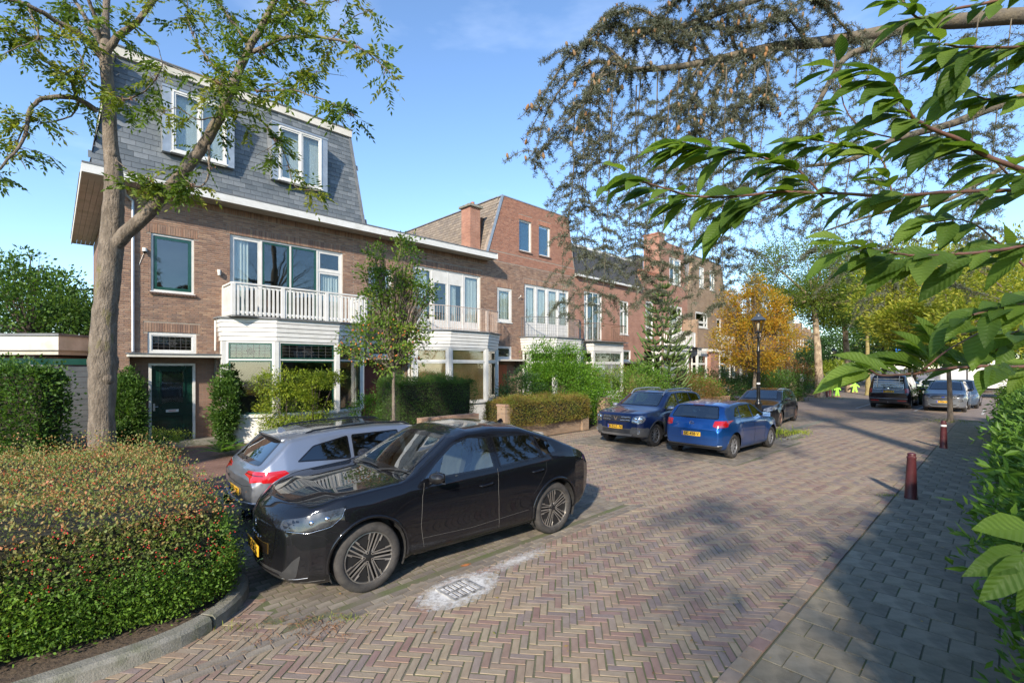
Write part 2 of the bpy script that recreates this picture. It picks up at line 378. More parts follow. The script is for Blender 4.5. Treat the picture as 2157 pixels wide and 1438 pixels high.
# parking bays: rows of squarer grey blocks
bay = sheet('parking_bay', fpts([(-1.0, 6.3), (-1.0, 12.95), (4.75, 12.95), (4.75, 6.3)]), -.0028, M_joint)
bay2 = sheet('parking_bay', fpts([(9.3, 7.4), (9.3, 12.95), (14.8, 12.95), (14.8, 7.4)]), -.0028, M_joint)
bay3 = sheet('parking_bay', fpts([(17.3, 8.8), (17.3, 11.6), (23.3, 11.6), (23.3, 8.8)]), -.0028, M_joint)
def rows(t0, t1, n0, n1, L, W, off=.5):
    C = []; 
    for j in range(int((n1 - n0) / W)):
        x = t0 + (L * off if j % 2 else 0)
        while x < t1: p = F(x + L / 2, n0 + (j + .5) * W); C.append((p.x, p.y)); x += L
    C = np.array(C); return C + rng.normal(0, .002, C.shape)
Cb = rows(-1, 4.7, 6.4, 12.75, .158, .107); Cb = Cb[seen(Cb)]
lay(bay, 'paver', Cb, np.full(len(Cb), AZ) + rng.normal(0, .015, len(Cb)), .075, .049, M_gpav, 'paver_field', npart=200)
for b, a0, a1, c0, c1 in ((bay2, 9.35, 14.8, 7.45, 12.9), (bay3, 17.35, 23.2, 8.85, 11.5)):
    Cc = rows(a0, a1, c0, c1, .21, .105); Cc = Cc[seen(Cc)]
    V, Fa, rr = pavers(Cc, np.full(len(Cc), AZ), .1, .048, rng.random(len(Cc))); tag(link('paver_field', npmesh('paver_field', V, Fa, rr), b, M_gpav), kind='stuff')
# gutter course beside the first bay and soldier course along the pavement
gut = tag(link('gutter', None), kind='structure')
Cg = np.array([tuple(F(-2.0 + .215 * i, 12.865 + .0 * i))[:2] for i in range(32)]); Cg2 = np.array([tuple(F(-1.9 + .215 * i, 12.962))[:2] for i in range(32)])
Cg = np.concatenate([Cg, Cg2]); lay(gut, 'gutter_paver', Cg, np.full(len(Cg), AZ), .104, .044, M_gpav, 'gutter_pavers', npart=300, zoff=.007)
kerb = tag(link('kerb', None), kind='structure')
Ck = np.array([tuple(F(-1.5 + .212 * i, 15.86))[:2] for i in range(125)])
lay(kerb, 'kerb_paver', Ck, np.full(len(Ck), AZ) + rng.normal(0, .02, len(Ck)), .103, .062, M_pav, 'kerb_pavers', zoff=.012)
# pavement on the right, square tiles with some long ones
pvm = sheet('pavement', fpts([(-3, 15.93), (-3, 17.9), (27, 17.9), (27, 15.93)]), .004, M_joint)
Ct = []; half = []
for j in range(92):
    y = -1.5 + .303 * j; off = .15 if j % 2 else 0
    for i in range(6): p = F(y, 15.93 + .16 + .303 * i + off); Ct.append((p.x, p.y))
    if off: half.append(tuple(F(y, 15.93 + .085))[:2])
Ct = np.array(Ct); Ct = Ct[seen(Ct)]
lay(pvm, 'tile', Ct, np.full(len(Ct), AZ) + rng.normal(0, .006, len(Ct)), .1485, .1485, M_tile, 'tile_field', h=.04, zoff=.010)
half = np.array(half); half = half[seen(half)]
lay(pvm, 'half_tile', half, np.full(len(half), AZ - PI / 2 * 0), .1485, .075, M_tile, 'half_tiles', h=.04, npart=60, zoff=.0095)
# far paving, beyond the range where blocks can be told apart
sheet('road', fpts([(16, 6.0), (16, 16.1), (24.5, 16.1), (24.5, 25), (62, 25), (62, 6.0)]), -.0012, M_far)
c0 = F(62, 16); e = Vector((.60, .80, 0)); s_ = Vector((.80, -.60, 0))
sheet('road', [F(60, 5), F(60, 26), c0 + e * 120 + s_ * 14, c0 + e * 120 - s_ * 8], -.02, M_far)
mk = MB()
for nn in (11.4, 14.0, 16.6):
    p, q = F(30.9, nn), F(35.5, nn); d = NV * .05
    mk.add([p - d, q - d, q + d, p + d], [(0, 1, 2, 3)]); 
for v in range(len(mk.v)): mk.v[v] = (mk.v[v][0], mk.v[v][1], .004)
tag(link('parking_line', mk.mesh('parking_line'), None, M_line), kind='structure')
# planting island with its concrete kerb
bed = []
kp = [(-9, 12.33), (-6, 12.33), (-4, 12.33), (-2.3, 12.33)] + [(-2.05 + .95 * math.sin(a), 11.38 + .95 * math.cos(a)) for a in np.linspace(0, PI / 2, 7)] + [(-1.1, 10.3), (-1.1, 8.8), (-1.1, 7.0)]
sheet('planting_bed', fpts([(-9, 6.4)] + kp), .075, M_bedsoil)
kpd = [F(a, b) for a, b in kp]
def kerbrun(parent, P, w, h, name='kerb_stone', L=1.0, m=M_kerb, gap=.008):
    D = [0.0]
    for i in range(1, len(P)): D.append(D[-1] + (P[i] - P[i - 1]).length)
    def at(s):
        for i in range(1, len(P)):
            if s <= D[i] + 1e-6: return P[i - 1].lerp(P[i], max(0, (s - D[i - 1]) / (D[i] - D[i - 1])))
        return P[-1]
    s = 0
    while s < D[-1] - .05:
        e_ = min(s + L, D[-1]); k_ = max(2, int((e_ - s) / .12)); mb = MB(); prof = [(0, -.1), (0, h - .02), (.02, h), (w - .03, h), (w, h - .03), (w + .015, -.1)]
        pts = [at(s + gap + (e_ - s - 2 * gap) * i / k_) for i in range(k_ + 1)]
        for i, p in enumerate(pts):
            d = (pts[min(i + 1, k_)] - pts[max(i - 1, 0)]).normalized(); nn = Vector((d.y, -d.x, 0))
            mb.v += [tuple(p + nn * a + Vector((0, 0, b))) for a, b in prof]
        m_ = len(prof)
        for i in range(k_):
            for j in range(m_ - 1): mb.f.append((i * m_ + j, i * m_ + j + 1, (i + 1) * m_ + j + 1, (i + 1) * m_ + j)); mb.r.append(0); mb.mi.append(0)
        mb.f += [tuple(range(m_ - 1, -1, -1)), tuple(k_ * m_ + j for j in range(m_))]; mb.r += [0, 0]; mb.mi += [0, 0]
        mb.build(name, m, parent); s = e_
kerbrun(kerb, kpd, .16, .125, L=1.25)
# low kerbs of the second planting strip, with its worn earth and grass
P2 = [F(a, b) for a, b in [(15.0, 12.3), (16.6, 12.3), (17.15, 11.7), (17.2, 9.0)]]
sheet('planting_bed', fpts([(14.85, 8.0), (14.85, 12.4), (16.6, 12.35), (17.15, 11.7), (17.2, 8.0)]), .02, M_bedsoil)
kerbrun(kerb, P2, .12, .06, L=.9)
kerbrun(kerb, [F(14.8, 7.6), F(14.8, 12.4)], .1, .05, L=.9)
kerbrun(kerb, [F(17.3, 11.6), F(23.4, 11.6)], .3, .012, L=.3, name='kerb_tile')
# front gardens
sheet('garden_ground', fpts([(-20, -1), (-20, 6.42), (46, 6.42), (46, -1)]), .006, M_bedsoil)
M_path = brickmat('path_brick', (.20, .10, .07), (.26, .14, .10), (.10, .08, .06), bw=.21, bh=.07, axis='xy')
sheet('garden_path', fpts([(-.7, -.4), (-.7, 6.6), (.9, 6.6), (.9, -.4)]), .011, M_path)
# drain grate, chalk spill
GC = G(968, 1243)
gr = thing('drain_grate', 'iron street drain grate dusted with white powder, in the paving beside the black car', 'drain grate', (GC.x, GC.y, .012), AZ)
mb = MB(); w, l = .40, .34
for x0, x1, y0, y1 in ((-w / 2, w / 2, -l / 2, -l / 2 + .03), (-w / 2, w / 2, l / 2 - .03, l / 2), (-w / 2, -w / 2 + .03, -l / 2 + .03, l / 2 - .03), (w / 2 - .03, w / 2, -l / 2 + .03, l / 2 - .03), (-w / 2 + .03, w / 2 - .03, -.014, .014)): mb.box(x0, x1, y0, y1, -.01, .012)
mb.build('frame', mat('dusty_iron', (.06, .055, .05), (.42, .41, .39), sc=11, rough=.9), gr)
M_pow = mat('powdered_iron', (.28, .27, .26), (.6, .59, .57), sc=16, rough=.9)
mb = MB(); mb.box(-w / 2 + .02, w / 2 - .02, -l / 2 + .02, l / 2 - .02, -.006, .003); mb.build('sump', M_iron, gr)
for j in range(2):
    for i in range(6):
        x = -w / 2 + .03 + (i + .5) * (w - .06) / 6; mb = MB(); y0 = -l / 2 + .035 if j == 0 else .018
        mb.box(x - .017, x + .017, y0, y0 + l / 2 - .055, -.004, .011); mb.build('bar', M_pow, gr)
def spillmat(name, c, thr, sc):
    m, nt, out = newmat(name); L = nt.links.new
    p = N(nt, 'ShaderNodeBsdfDiffuse'); p.inputs[0].default_value = rgb(c); tr = N(nt, 'ShaderNodeBsdfTransparent')
    tcn = N(nt, 'ShaderNodeTexCoord'); n = N(nt, 'ShaderNodeTexNoise', Scale=sc, Detail=9.0, Roughness=.75); L(tcn.outputs['Object'], n.inputs['Vector'])
    at = N(nt, 'ShaderNodeAttribute', attribute_name='fade'); ad = N(nt, 'ShaderNodeMath', operation='ADD'); L(n.outputs['Fac'], ad.inputs[0]); L(at.outputs['Fac'], ad.inputs[1])
    mr = N(nt, 'ShaderNodeMapRange'); mr.inputs['From Min'].default_value = thr; mr.inputs['From Max'].default_value = thr + .3; mr.inputs['To Max'].default_value = .85; L(ad.outputs[0], mr.inputs['Value'])
    mix = N(nt, 'ShaderNodeMixShader'); L(mr.outputs[0], mix.inputs[0]); L(tr.outputs[0], mix.inputs[1]); L(p.outputs[0], mix.inputs[2]); L(mix.outputs[0], out.inputs['Surface']); return m
def spill(c, a, b, ang, m, kw, z=.006):
    V = [(0, 0, 0)]; fd = [.45]; K = 40; Rg = 8
    for j in range(1, Rg + 1):
        for i in range(K):
            th = 2 * PI * i / K; r = j / Rg; V.append((a * r * math.cos(th), b * r * math.sin(th), 0)); fd.append(.45 * (1 - r) - (.4 if j == Rg else 0))
    Fa = [(0, 1 + i, 1 + (i + 1) % K) for i in range(K)]
    for j in range(1, Rg):
        for i in range(K): p, q = 1 + (j - 1) * K + i, 1 + (j - 1) * K + (i + 1) % K; Fa += [(p, p + K, q + K), (p, q + K, q)]
    me = npmesh('chalk_spill', V, Fa); at = me.attributes.new('fade', 'FLOAT', 'POINT'); at.data.foreach_set('value', np.array(fd, dtype=np.float32))
    o = link('chalk_spill', me, None, m, (c.x, c.y, z), ang); tag(o, **kw); return o
M_chalk = spillmat('chalk_powder', (.70, .69, .66), .50, 11)
spill(GC, .62, .34, AZ + .1, M_chalk, dict(kind='stuff', label='white powder spilled over and around the drain grate'), z=.0125)
spill(G(1090, 1180), .95, .22, AZ + .02, spillmat('chalk_dust', (.6, .58, .55), .66, 14), dict(kind='stuff', label='thin trail of white dust along the gutter beside the black car'), z=.009)
spill(G(980, 1191), .09, .05, AZ, spillmat('brick_crumb', (.55, .2, .07), .55, 20), dict(kind='stuff', label='orange brick crumbs beside the drain grate'), z=.011)
# dry twigs and leaf litter where the bay meets the kerb
nb = NB()
for k_ in range(220):
    c = G(760 - 100 + rng.normal(0, 45), 1325 + rng.normal(0, 16)) if k_ % 3 else G(520 + rng.normal(0, 60), 1330 + rng.normal(0, 30)); a = rng.random() * 6.28; L_ = rng.uniform(.02, .10)
    b_ = rng.normal(0, .03); nb.tube([(c.x, c.y, .008), (c.x + L_ * .5 * math.cos(a), c.y + L_ * .5 * math.sin(a), .012 + abs(b_) * .3), (c.x + L_ * math.cos(a + b_ * 10), c.y + L_ * math.sin(a + b_ * 10), .008)], .0012 + rng.random() * .0012, 3)
M_twig = mat('dry_twig', (.25, .12, .05), (.16, .09, .05), sc=20, rough=.9)
nb.build('leaf_litter', M_twig, None, kind='stuff', label='dry brown twigs swept together at the kerb corner')
# ================================================================ HOUSES
BR = [(0.254, 0.149, 0.101), (0.329, 0.204, 0.138), (0.212, 0.127, 0.095), (0.371, 0.237, 0.164), (0.297, 0.171, 0.111), (0.244, 0.165, 0.127), (0.403, 0.264, 0.175), (0.318, 0.198, 0.143)]
M_brick = mat('old_brick', (1, 1, 1), (.78, .74, .72), sc=4, rough=.9, cols=BR, bump=.5, bsc=60, dirt=(.11, .08, .065), dsc=.7, dthr=(.52, .8))
BR2 = [(.36, .165, .105), (.42, .20, .13), (.30, .135, .09), (.39, .185, .12)]
M_brick2 = mat('new_brick', (1, 1, 1), (.85, .82, .8), sc=4, rough=.9, cols=BR2, bump=.5, bsc=60)
M_mortar = mat('mortar', (.31, .26, .21), (.23, .185, .15), sc=9, rough=1, bump=.4, bsc=80)
M_bside = brickmat('side_brick', (.25, .145, .10), (.19, .115, .085), (.21, .17, .135))
M_bdark = mat('dark_brick', (.16, .095, .07), (.11, .07, .055), sc=12, rough=.9)  # dark brown brick of the sills and the garage wall
M_bred = brickmat('red_brick', (.40, .19, .125), (.31, .14, .095), (.30, .23, .18))
M_btan = brickmat('tan_brick', (.32, .215, .135), (.25, .165, .105), (.27, .23, .18))
M_bbrn = brickmat('brown_brick', (.23, .125, .09), (.17, .095, .07), (.18, .14, .12))
M_white = mat('white_paint', (.66, .65, .62), (.57, .56, .52), sc=3, rough=.45, dirt=(.42, .41, .36), dsc=1.7, dthr=(.58, .85), bump=.08, bsc=90)
M_cream = mat('cream_paint', (.60, .57, .50), (.52, .48, .41), sc=3, rough=.55, dirt=(.33, .32, .24), dsc=1.1, dthr=(.5, .8))
M_soffit = mat('soffit_board', (.50, .45, .38), (.42, .37, .30), sc=2, rough=.6, dirt=(.25, .26, .16), dsc=.9, dthr=(.5, .75))
M_green = mat('green_paint', (.008, .05, .035), (.012, .065, .045), sc=4, rough=.25, coat=.4)
M_grey = mat('weathered_lead', (.16, .165, .17), (.11, .115, .12), sc=4, rough=.6)
M_zinc = mat('zinc_sheet', (.42, .44, .45), (.33, .35, .37), sc=5, rough=.38, metal=.6)
M_slate = mat('slate', (1, 1, 1), (.72, .74, .76), sc=5, rough=.55, cols=[(.10, .115, .125), (.15, .165, .175), (.085, .10, .11), (.19, .205, .215), (.125, .14, .145)], bump=.35, bsc=35, dirt=(.24, .25, .24), dsc=2.2, dthr=(.55, .8))
M_shing = mat('worn_shingle', (1, 1, 1), (.8, .78, .75), sc=4, rough=.9, cols=[(.22, .18, .14), (.27, .22, .17), (.18, .15, .125), (.24, .20, .155)], bump=.3)
M_dtile = mat('dark_roof_tile', (.035, .038, .042), (.06, .062, .065), sc=7, rough=.4)
M_terra = mat('terracotta', (.35, .15, .085), (.26, .11, .07), sc=8, rough=.85)
M_wood = mat('brown_wood', (.16, .085, .045), (.10, .055, .03), sc=6, rough=.6)
M_glass = glassmat('window_glass', wob=.10)
M_cur = mat('curtain', (.85, .83, .79), (.72, .70, .65), sc=2, rough=.9, vec=(9, 9, .6))
M_blind = mat('orange_blind', (.58, .34, .16), (.42, .22, .09), sc=1.4, rough=.9, dirt=(.45, .32, .16), dsc=2.3, dthr=(.5, .8))
M_room = mat('room_wall', (.20, .17, .14), (.14, .12, .10), sc=1, rough=.9)
M_lead = mat('window_lead', (.09, .085, .08), rough=.5, metal=.5, c2=(.15, .14, .13))
M_rust = mat('rusty_white_iron', (.55, .50, .45), (.30, .18, .12), sc=25, rough=.7)
M_black = mat('black_gloss', (.012, .012, .012), rough=.25)
M_steel = mat('steel', (.5, .5, .5), rough=.3, metal=.9)
M_dark = mat('dark_interior', (.015, .014, .013), rough=.9)

def wall(mb, x0, x1, z0, z1, holes, y0=0.0, y1=.28):
    xs = sorted({x0, x1, *[min(max(h[0], x0), x1) for h in holes], *[min(max(h[1], x0), x1) for h in holes]})
    for a, b in zip(xs, xs[1:]):
        if b - a < 1e-4: continue
        m = (a + b) / 2; cuts = sorted([(h[2], h[3]) for h in holes if h[0] < m < h[1]]); z = z0
        for c, d in cuts:
            if c > z + 1e-4: mb.box(a, b, y0, y1, z, min(c, z1))
            z = max(z, d)
        if z < z1 - 1e-4: mb.box(a, b, y0, y1, z, z1)

def brick_face(parent, x0, x1, z0, z1, holes, off, soldiers=(), rolls=(), m=None, nparts=300, near=0.0, tz=6.0, name='brick', proud=.009):
    """real bricks in running bond on a front at y=0; soldiers = rects (x0,x1,z0,z1) filled with upright bricks"""
    Lb, Hb, J = .212, .0505, .0115; cs = []; ups = []
    blocked = list(holes) + list(soldiers); row = 0; z = z0
    while z + Hb <= z1 + 1e-6:
        x = x0 - (0 if row % 2 else (Lb + J) / 2)
        while x < x1:
            a, b = max(x, x0), min(x + Lb, x1); segs = [(a, b)]
            for h in blocked:
                if h[2] - J < z + Hb / 2 + Hb * .5 and z + Hb / 2 - Hb * .5 < h[3]:
                    ns = []
                    for p, q in segs:
                        if q <= h[0] or p >= h[1]: ns.append((p, q))
                        else:
                            if p < h[0] - .02: ns.append((p, h[0] - .004))
                            if q > h[1] + .02: ns.append((h[1] + .004, q))
                    segs = ns
            for p, q in segs:
                if q - p > .03: cs.append((p, q, z, z + Hb))
            x += Lb + J
        z += Hb + J; row += 1
    for (a, b, c, d) in soldiers:
        k = max(1, round((b - a) / (Hb + .012))); st = (b - a) / k
        for i in range(k): ups.append((a + i * st + .004, a + (i + 1) * st - .004, c + .003, d - .004))
    R_ = np.array(cs + ups)
    n = len(R_); pr = proud + rng.normal(0, .0016, n); c_ = .003; j = rng.normal(0, .0012, (n, 2))
    full = np.array([(abs((q - p) - Lb) < 1e-3) for p, q, _, _ in R_]) & (np.arange(n) < len(cs))
    dist = np.hypot(R_[:, 0] - near, R_[:, 2] - tz); dist[~full] = 1e9; order = np.argsort(dist)[:min(nparts, int(full.sum()))]
    mask = np.ones(n, bool); mask[order] = False
    if nparts:
        V = [(-Lb / 2, .01, -Hb / 2), (Lb / 2, .01, -Hb / 2), (Lb / 2, .01, Hb / 2), (-Lb / 2, .01, Hb / 2)]; V += [(x * (1 - .006 / Lb), -proud, zz * (1 - .006 / Hb)) for x, _, zz in V]
        me = npmesh(name, V, [(4, 5, 6, 7), (0, 1, 5, 4), (1, 2, 6, 5), (2, 3, 7, 6), (3, 0, 4, 7)]); me.materials.append(m)
        for i in order:
            o = link(name, me, parent); o.location = ((R_[i, 0] + R_[i, 1]) / 2 + off, 0 + rng.normal(0, .0015), (R_[i, 2] + R_[i, 3]) / 2)
    R2 = R_[mask]; pr = pr[mask]; k = len(R2); V = np.zeros((k, 8, 3))
    for i, (a, b) in enumerate(((0, 2), (1, 2), (1, 3), (0, 3))):
        V[:, i, 0] = R2[:, a]; V[:, i, 1] = .01; V[:, i, 2] = R2[:, b]
        V[:, i + 4, 0] = R2[:, a] + (c_ if a == 0 else -c_); V[:, i + 4, 1] = -pr; V[:, i + 4, 2] = R2[:, b] + (c_ if b == 2 else -c_)
    V[:, :, 0] += off; fb = np.array([(4, 5, 6, 7), (0, 1, 5, 4), (1, 2, 6, 5), (2, 3, 7, 6), (3, 0, 4, 7)])
    Fa = (fb[None] + (np.arange(k) * 8)[:, None, None]).reshape(-1, 4)
    return tag(link('brickwork', npmesh('brickwork', V.reshape(-1, 3), Fa, np.repeat(rng.random(k), 5)), parent, m), kind='stuff')

def leaded(mb, x0, x1, z0, z1, y):
    w = .008
    for i in range(1, 7): x = x0 + (x1 - x0) * i / 7; mb.box(x - w / 2, x + w / 2, y - .004, y + .004, z0, z1)
    for i in range(1, 4): z = z0 + (z1 - z0) * i / 4; mb.box(x0, x1, y - .006, y - .0041, z - w / 2, z + w / 2)
    cx, cz = (x0 + x1) / 2, (z0 + z1) / 2; a, b = (x1 - x0) * .12, (z1 - z0) * .22
    for s in (1, .5):
        for p, q in (((-a, 0), (0, b)), ((0, b), (a, 0)), ((a, 0), (0, -b)), ((0, -b), (-a, 0))): mb.bar((cx + p[0] * s, y - .009, cz + p[1] * s), (cx + q[0] * s, y - .009, cz + q[1] * s), .009, .005, up=(0, 1, 0))

def curtain(parent, x0, x1, z0, z1, y, m=None):
    n = max(8, int((x1 - x0) / .018)); xs = np.linspace(x0, x1, n); ph = rng.random() * 6
    ys = y + .022 * np.sin(xs * 62 + ph) + .012 * np.sin(xs * 23 + ph)
    V = [(x, yy, z0) for x, yy in zip(xs, ys)] + [(x, y + (yy - y) * .7, z1) for x, yy in zip(xs, ys)]
    return link('curtain', npmesh('curtain', V, [(i, i + 1, n + i + 1, n + i) for i in range(n - 1)], smooth=True), parent, m or M_cur)

def window(parent, x0, x1, z0, z1, loc=(0, 0, 0), rotz=0.0, fr=None, sash=None, cols=None, rows=None, sashset=None, fw=.06, sw=.05, y=.02, dep=.10, lead=None, cur=None, blind=None, sill=True, panel=0.0, name='window', glass=None, doors=()):
    """cols/rows: fractions where mullions/transoms stand. sashset: list of (ci,ri) cells with a coloured sash. cur: list of (cell, x-fraction range)."""
    fr = fr or M_white; sash = sash or fr; w, h = x1 - x0, z1 - z0; cols = [0] + list(cols or []) + [1]; rows = [0] + list(rows or []) + [1]
    mb = MB(); X = lambda f: x0 + w * f; Z = lambda f: z0 + h * f
    mb.box(x0, x1, y, y + dep, z1 - fw, z1); mb.box(x0, x1, y, y + dep, z0, z0 + fw)
    mb.box(x0, x0 + fw, y, y + dep, z0 + fw, z1 - fw); mb.box(x1 - fw, x1, y, y + dep, z0 + fw, z1 - fw)
    for c in cols[1:-1]: mb.box(X(c) - fw / 2, X(c) + fw / 2, y + .004, y + dep, z0 + fw, z1 - fw)
    o = None
    edges = []
    for ci in range(len(cols) - 1):
        a = X(cols[ci]) + (fw if ci == 0 else fw / 2); b = X(cols[ci + 1]) - (fw if ci == len(cols) - 2 else fw / 2)
        rr = rows if not isinstance(rows[1] if len(rows) > 2 else 0, (list, tuple)) else rows
        rws = rows
        if isinstance(sashset, dict) and ('rows', ci) in sashset: rws = [0] + list(sashset[('rows', ci)]) + [1]
        for ri in range(len(rws) - 1):
            c = Z(rws[ri]) + (fw if ri == 0 else fw * .4); d = Z(rws[ri + 1]) - (fw if ri == len(rws) - 2 else fw * .4)
            if ri < len(rws) - 2: mb.box(a, b, y + .006, y + dep, Z(rws[ri + 1]) - fw * .4, Z(rws[ri + 1]) + fw * .4)
            edges.append((ci, ri, a, b, c, d))
    o = mb.build(name, fr, parent, loc, rotz)
    if sill:
        mb = MB(); mb.box(x0 - .03, x1 + .03, y - .06, y + .01, z0 - .045, z0 - .001); mb.build('sill', fr, o)
    for (ci, ri, a, b, c, d) in edges:
        s = sash
        if isinstance(sashset, dict): s = sashset.get((ci, ri), sashset.get(ci, fr))
        elif sashset is not None: s = sash if (ci in sashset) else fr
        mb = MB(); yy = y + .02; pb = panel * (d - c) if ri == 0 and panel else 0
        mb.box(a, b, yy, yy + .045, d - sw, d); mb.box(a, b, yy, yy + .045, c, c + sw + pb); mb.box(a, a + sw, yy, yy + .045, c + sw + pb, d - sw); mb.box(b - sw, b, yy, yy + .045, c + sw + pb, d - sw)
        sh = mb.build('sash', s, o)
        a1, b1, c1, d1 = a + sw, b - sw, c + sw + pb, d - sw
        mb = MB(); mb.box(a1, b1, yy + .018, yy + .024, c1, d1); mb.build('pane', glass or M_glass, o)
        if lead is not None and ri in lead: mb = MB(); leaded(mb, a1, b1, c1, d1, yy + .012); mb.build('lead_came', M_lead, o)
        if cur and (ci, ri) in cur:
            f0, f1 = cur[(ci, ri)]; curtain(o, a1 + (b1 - a1) * f0, a1 + (b1 - a1) * f1, c1 - .02, d1 + .02, yy + .10)
        if blind and (blind is True or (ci, ri) in blind): mb = MB(); mb.box(a1, b1, yy + .05, yy + .053, c1, d1); mb.build('blind', M_blind, o)
    return o

def shell(parent, off, w0, w1, depth, ztop, msides=None, left=True, right=True):
    """floors, sides, back of a house, so rooms are really rooms"""
    mb = MB(); a, b = w0 + off, w1 + off
    if left: mb.box(a, a + .25, .28, depth, 0, ztop)
    if right: mb.box(b - .25, b, .28, depth, 0, ztop)
    mb.box(a + .25, b - .25, depth - .25, depth, 0, ztop); mb.build('side_wall', msides or M_bside, parent)
    mb = MB()
    for z in (.02, 3.15, ztop - .35): mb.box(a + .25, b - .25, .28, depth - .25, z, z + .14)
    mb.box(a + .25, b - .25, 4.2, 4.3, .16, 3.15); mb.box(a + .25, b - .25, 4.2, 4.3, 3.29, ztop - .35); mb.build('room', M_room, parent)

def bay(parent, off, P, zs=.85, zt=2.62, zh=3.2, zb=3.9, post=.07, fr=None, sash=None, lead=(1,), blind=None, slant=.10, cur=None, nb=5, band=None, apron=None, over=.10, glass=None, brackets=False):
    """window bay over plan points P (x, n out); boarded band above, slab on top"""
    fr = fr or M_white; Q = [Vector((x + off, -n)) for x, n in P]; K = len(Q)
    def offs(d):                                          # polygon pushed outwards by d
        out = []
        for i in range(K):
            a = (Q[i] - Q[i - 1]).normalized() if i else None; b = (Q[i + 1] - Q[i]).normalized() if i < K - 1 else None
            na = Vector((a.y, -a.x)) if a else None; nb_ = Vector((b.y, -b.x)) if b else None
            if na is None: out.append(Q[i] + nb_ * d); continue
            if nb_ is None: out.append(Q[i] + na * d); continue
            m = (na + nb_).normalized(); out.append(Q[i] + m * (d / max(.3, m.dot(na))))
        return out
    for q in Q:
        if q.y > -.01: continue
        mb = MB(); mb.obox(Matrix.Translation((q.x, q.y + .03, (zs + zh) / 2)), post * 2, post * 2, zh - zs); mb.build('bay_post', fr, parent)
    mb = MB(); I = offs(-.02)
    for p, q in zip(I, I[1:]): mb.seg(p, q, .0, zs - .05, .12)
    mb.build('bay_base', apron or M_white, parent)
    S = offs(.05)
    mb = MB()
    for p, q in zip(S, S[1:]): mb.seg(p, q, zs - .05, zs, .2)
    mb.build('bay_sill', fr, parent)
    for i, (p, q) in enumerate(zip(Q, Q[1:])):
        d = q - p; L_ = d.length
        if L_ < .25: continue
        c = {}
        if cur and i in cur: c = {(0, 0): cur[i]}
        window(parent, post, L_ - post, zs, zh, (p.x, p.y, 0), math.atan2(d.y, d.x), fr=fr, sash=sash, rows=[(zt - zs) / (zh - zs)], lead=lead, cur=c, blind=blind if blind is True else (None if not blind or i not in blind else True), sill=False, y=-.02, dep=.08, fw=.05, name='bay_window', glass=glass)
    # boards of the band, each a little proud of the one below
    hb = (zb - zh) / nb
    for j in range(nb):
        z0 = zh + j * hb; o0 = offs(.045 + slant * j / nb); o1 = offs(.025 + slant * (j + 1) / nb); mb = MB(); inner = offs(-.05)
        for i in range(K - 1):
            a, b, c, d = o0[i], o0[i + 1], o1[i + 1], o1[i]; e, f = inner[i], inner[i + 1]
            mb.add([(a.x, a.y, z0 + .016), (b.x, b.y, z0 + .016), (f.x, f.y, z0 + .016), (e.x, e.y, z0 + .016), (d.x, d.y, z0 + hb), (c.x, c.y, z0 + hb), (f.x, f.y, z0 + hb), (e.x, e.y, z0 + hb)], BOXF)
        mb.build('cladding_board', band or fr, parent)
    T = offs(slant + over); mb = MB(); poly = [(p.x, p.y) for p in T] + [(Q[-1].x, .0), (Q[0].x, .0)]
    mb.prism(poly, lambda x, y: (x, y, zb), lambda x, y: (x, y, zb + .045)); mb.build('balcony_slab', M_grey, parent)
    mb = MB(); poly2 = [(p.x, p.y) for p in I] + [(Q[-1].x, .0), (Q[0].x, .0)]
    mb.prism(poly2, lambda x, y: (x, y, zh + .02), lambda x, y: (x, y, zh + .06)); mb.build('bay_ceiling', M_white, parent)
    return T

def slat_balustrade(parent, off, P, z0, h, gap=.125, m=None, posts=True):
    m = m or M_white; r = thing('balustrade', None, None); r.parent = parent
    Q = [Vector((x + off, -n)) for x, n in P]
    for i, (p, q) in enumerate(zip(Q, Q[1:])):
        d = (q - p); L_ = d.length; d.normalize(); ang = math.atan2(d.y, d.x)
        mb = MB(); mb.bar((p.x, p.y, z0 + h), (q.x, q.y, z0 + h), .10, .05); mb.build('handrail', m, r)
        mb = MB(); mb.bar((p.x, p.y, z0 + h - .09), (q.x, q.y, z0 + h - .09), .045, .05); mb.bar((p.x, p.y, z0 + .12), (q.x, q.y, z0 + .12), .045, .07); mb.build('rail', m, r)
        k = int(L_ / gap); me = None
        for j in range(1, k):
            c = p + d * (L_ * j / k)
            if me is None:
                mb = MB(); mb.box(-.033, .033, -.034, -.012, z0 + .03, z0 + h - .07); me = mb.mesh('slat'); me.materials.append(m)
            link('slat', me, r, None, (c.x, c.y, 0), ang)
        kk = max(1, round(L_ / 1.45))
        for j in range(kk + 1):
            if j == kk and i < len(Q) - 2: continue
            if i > 0 and j == 0 and L_ < .5: continue
            c = p + d * (L_ * j / kk); mb = MB(); mb.box(-.055, .055, -.055, .055, z0 - .02, z0 + h - .02); mb.build('post', m, r, (c.x, c.y, 0), ang, bevel=.006)
    return r

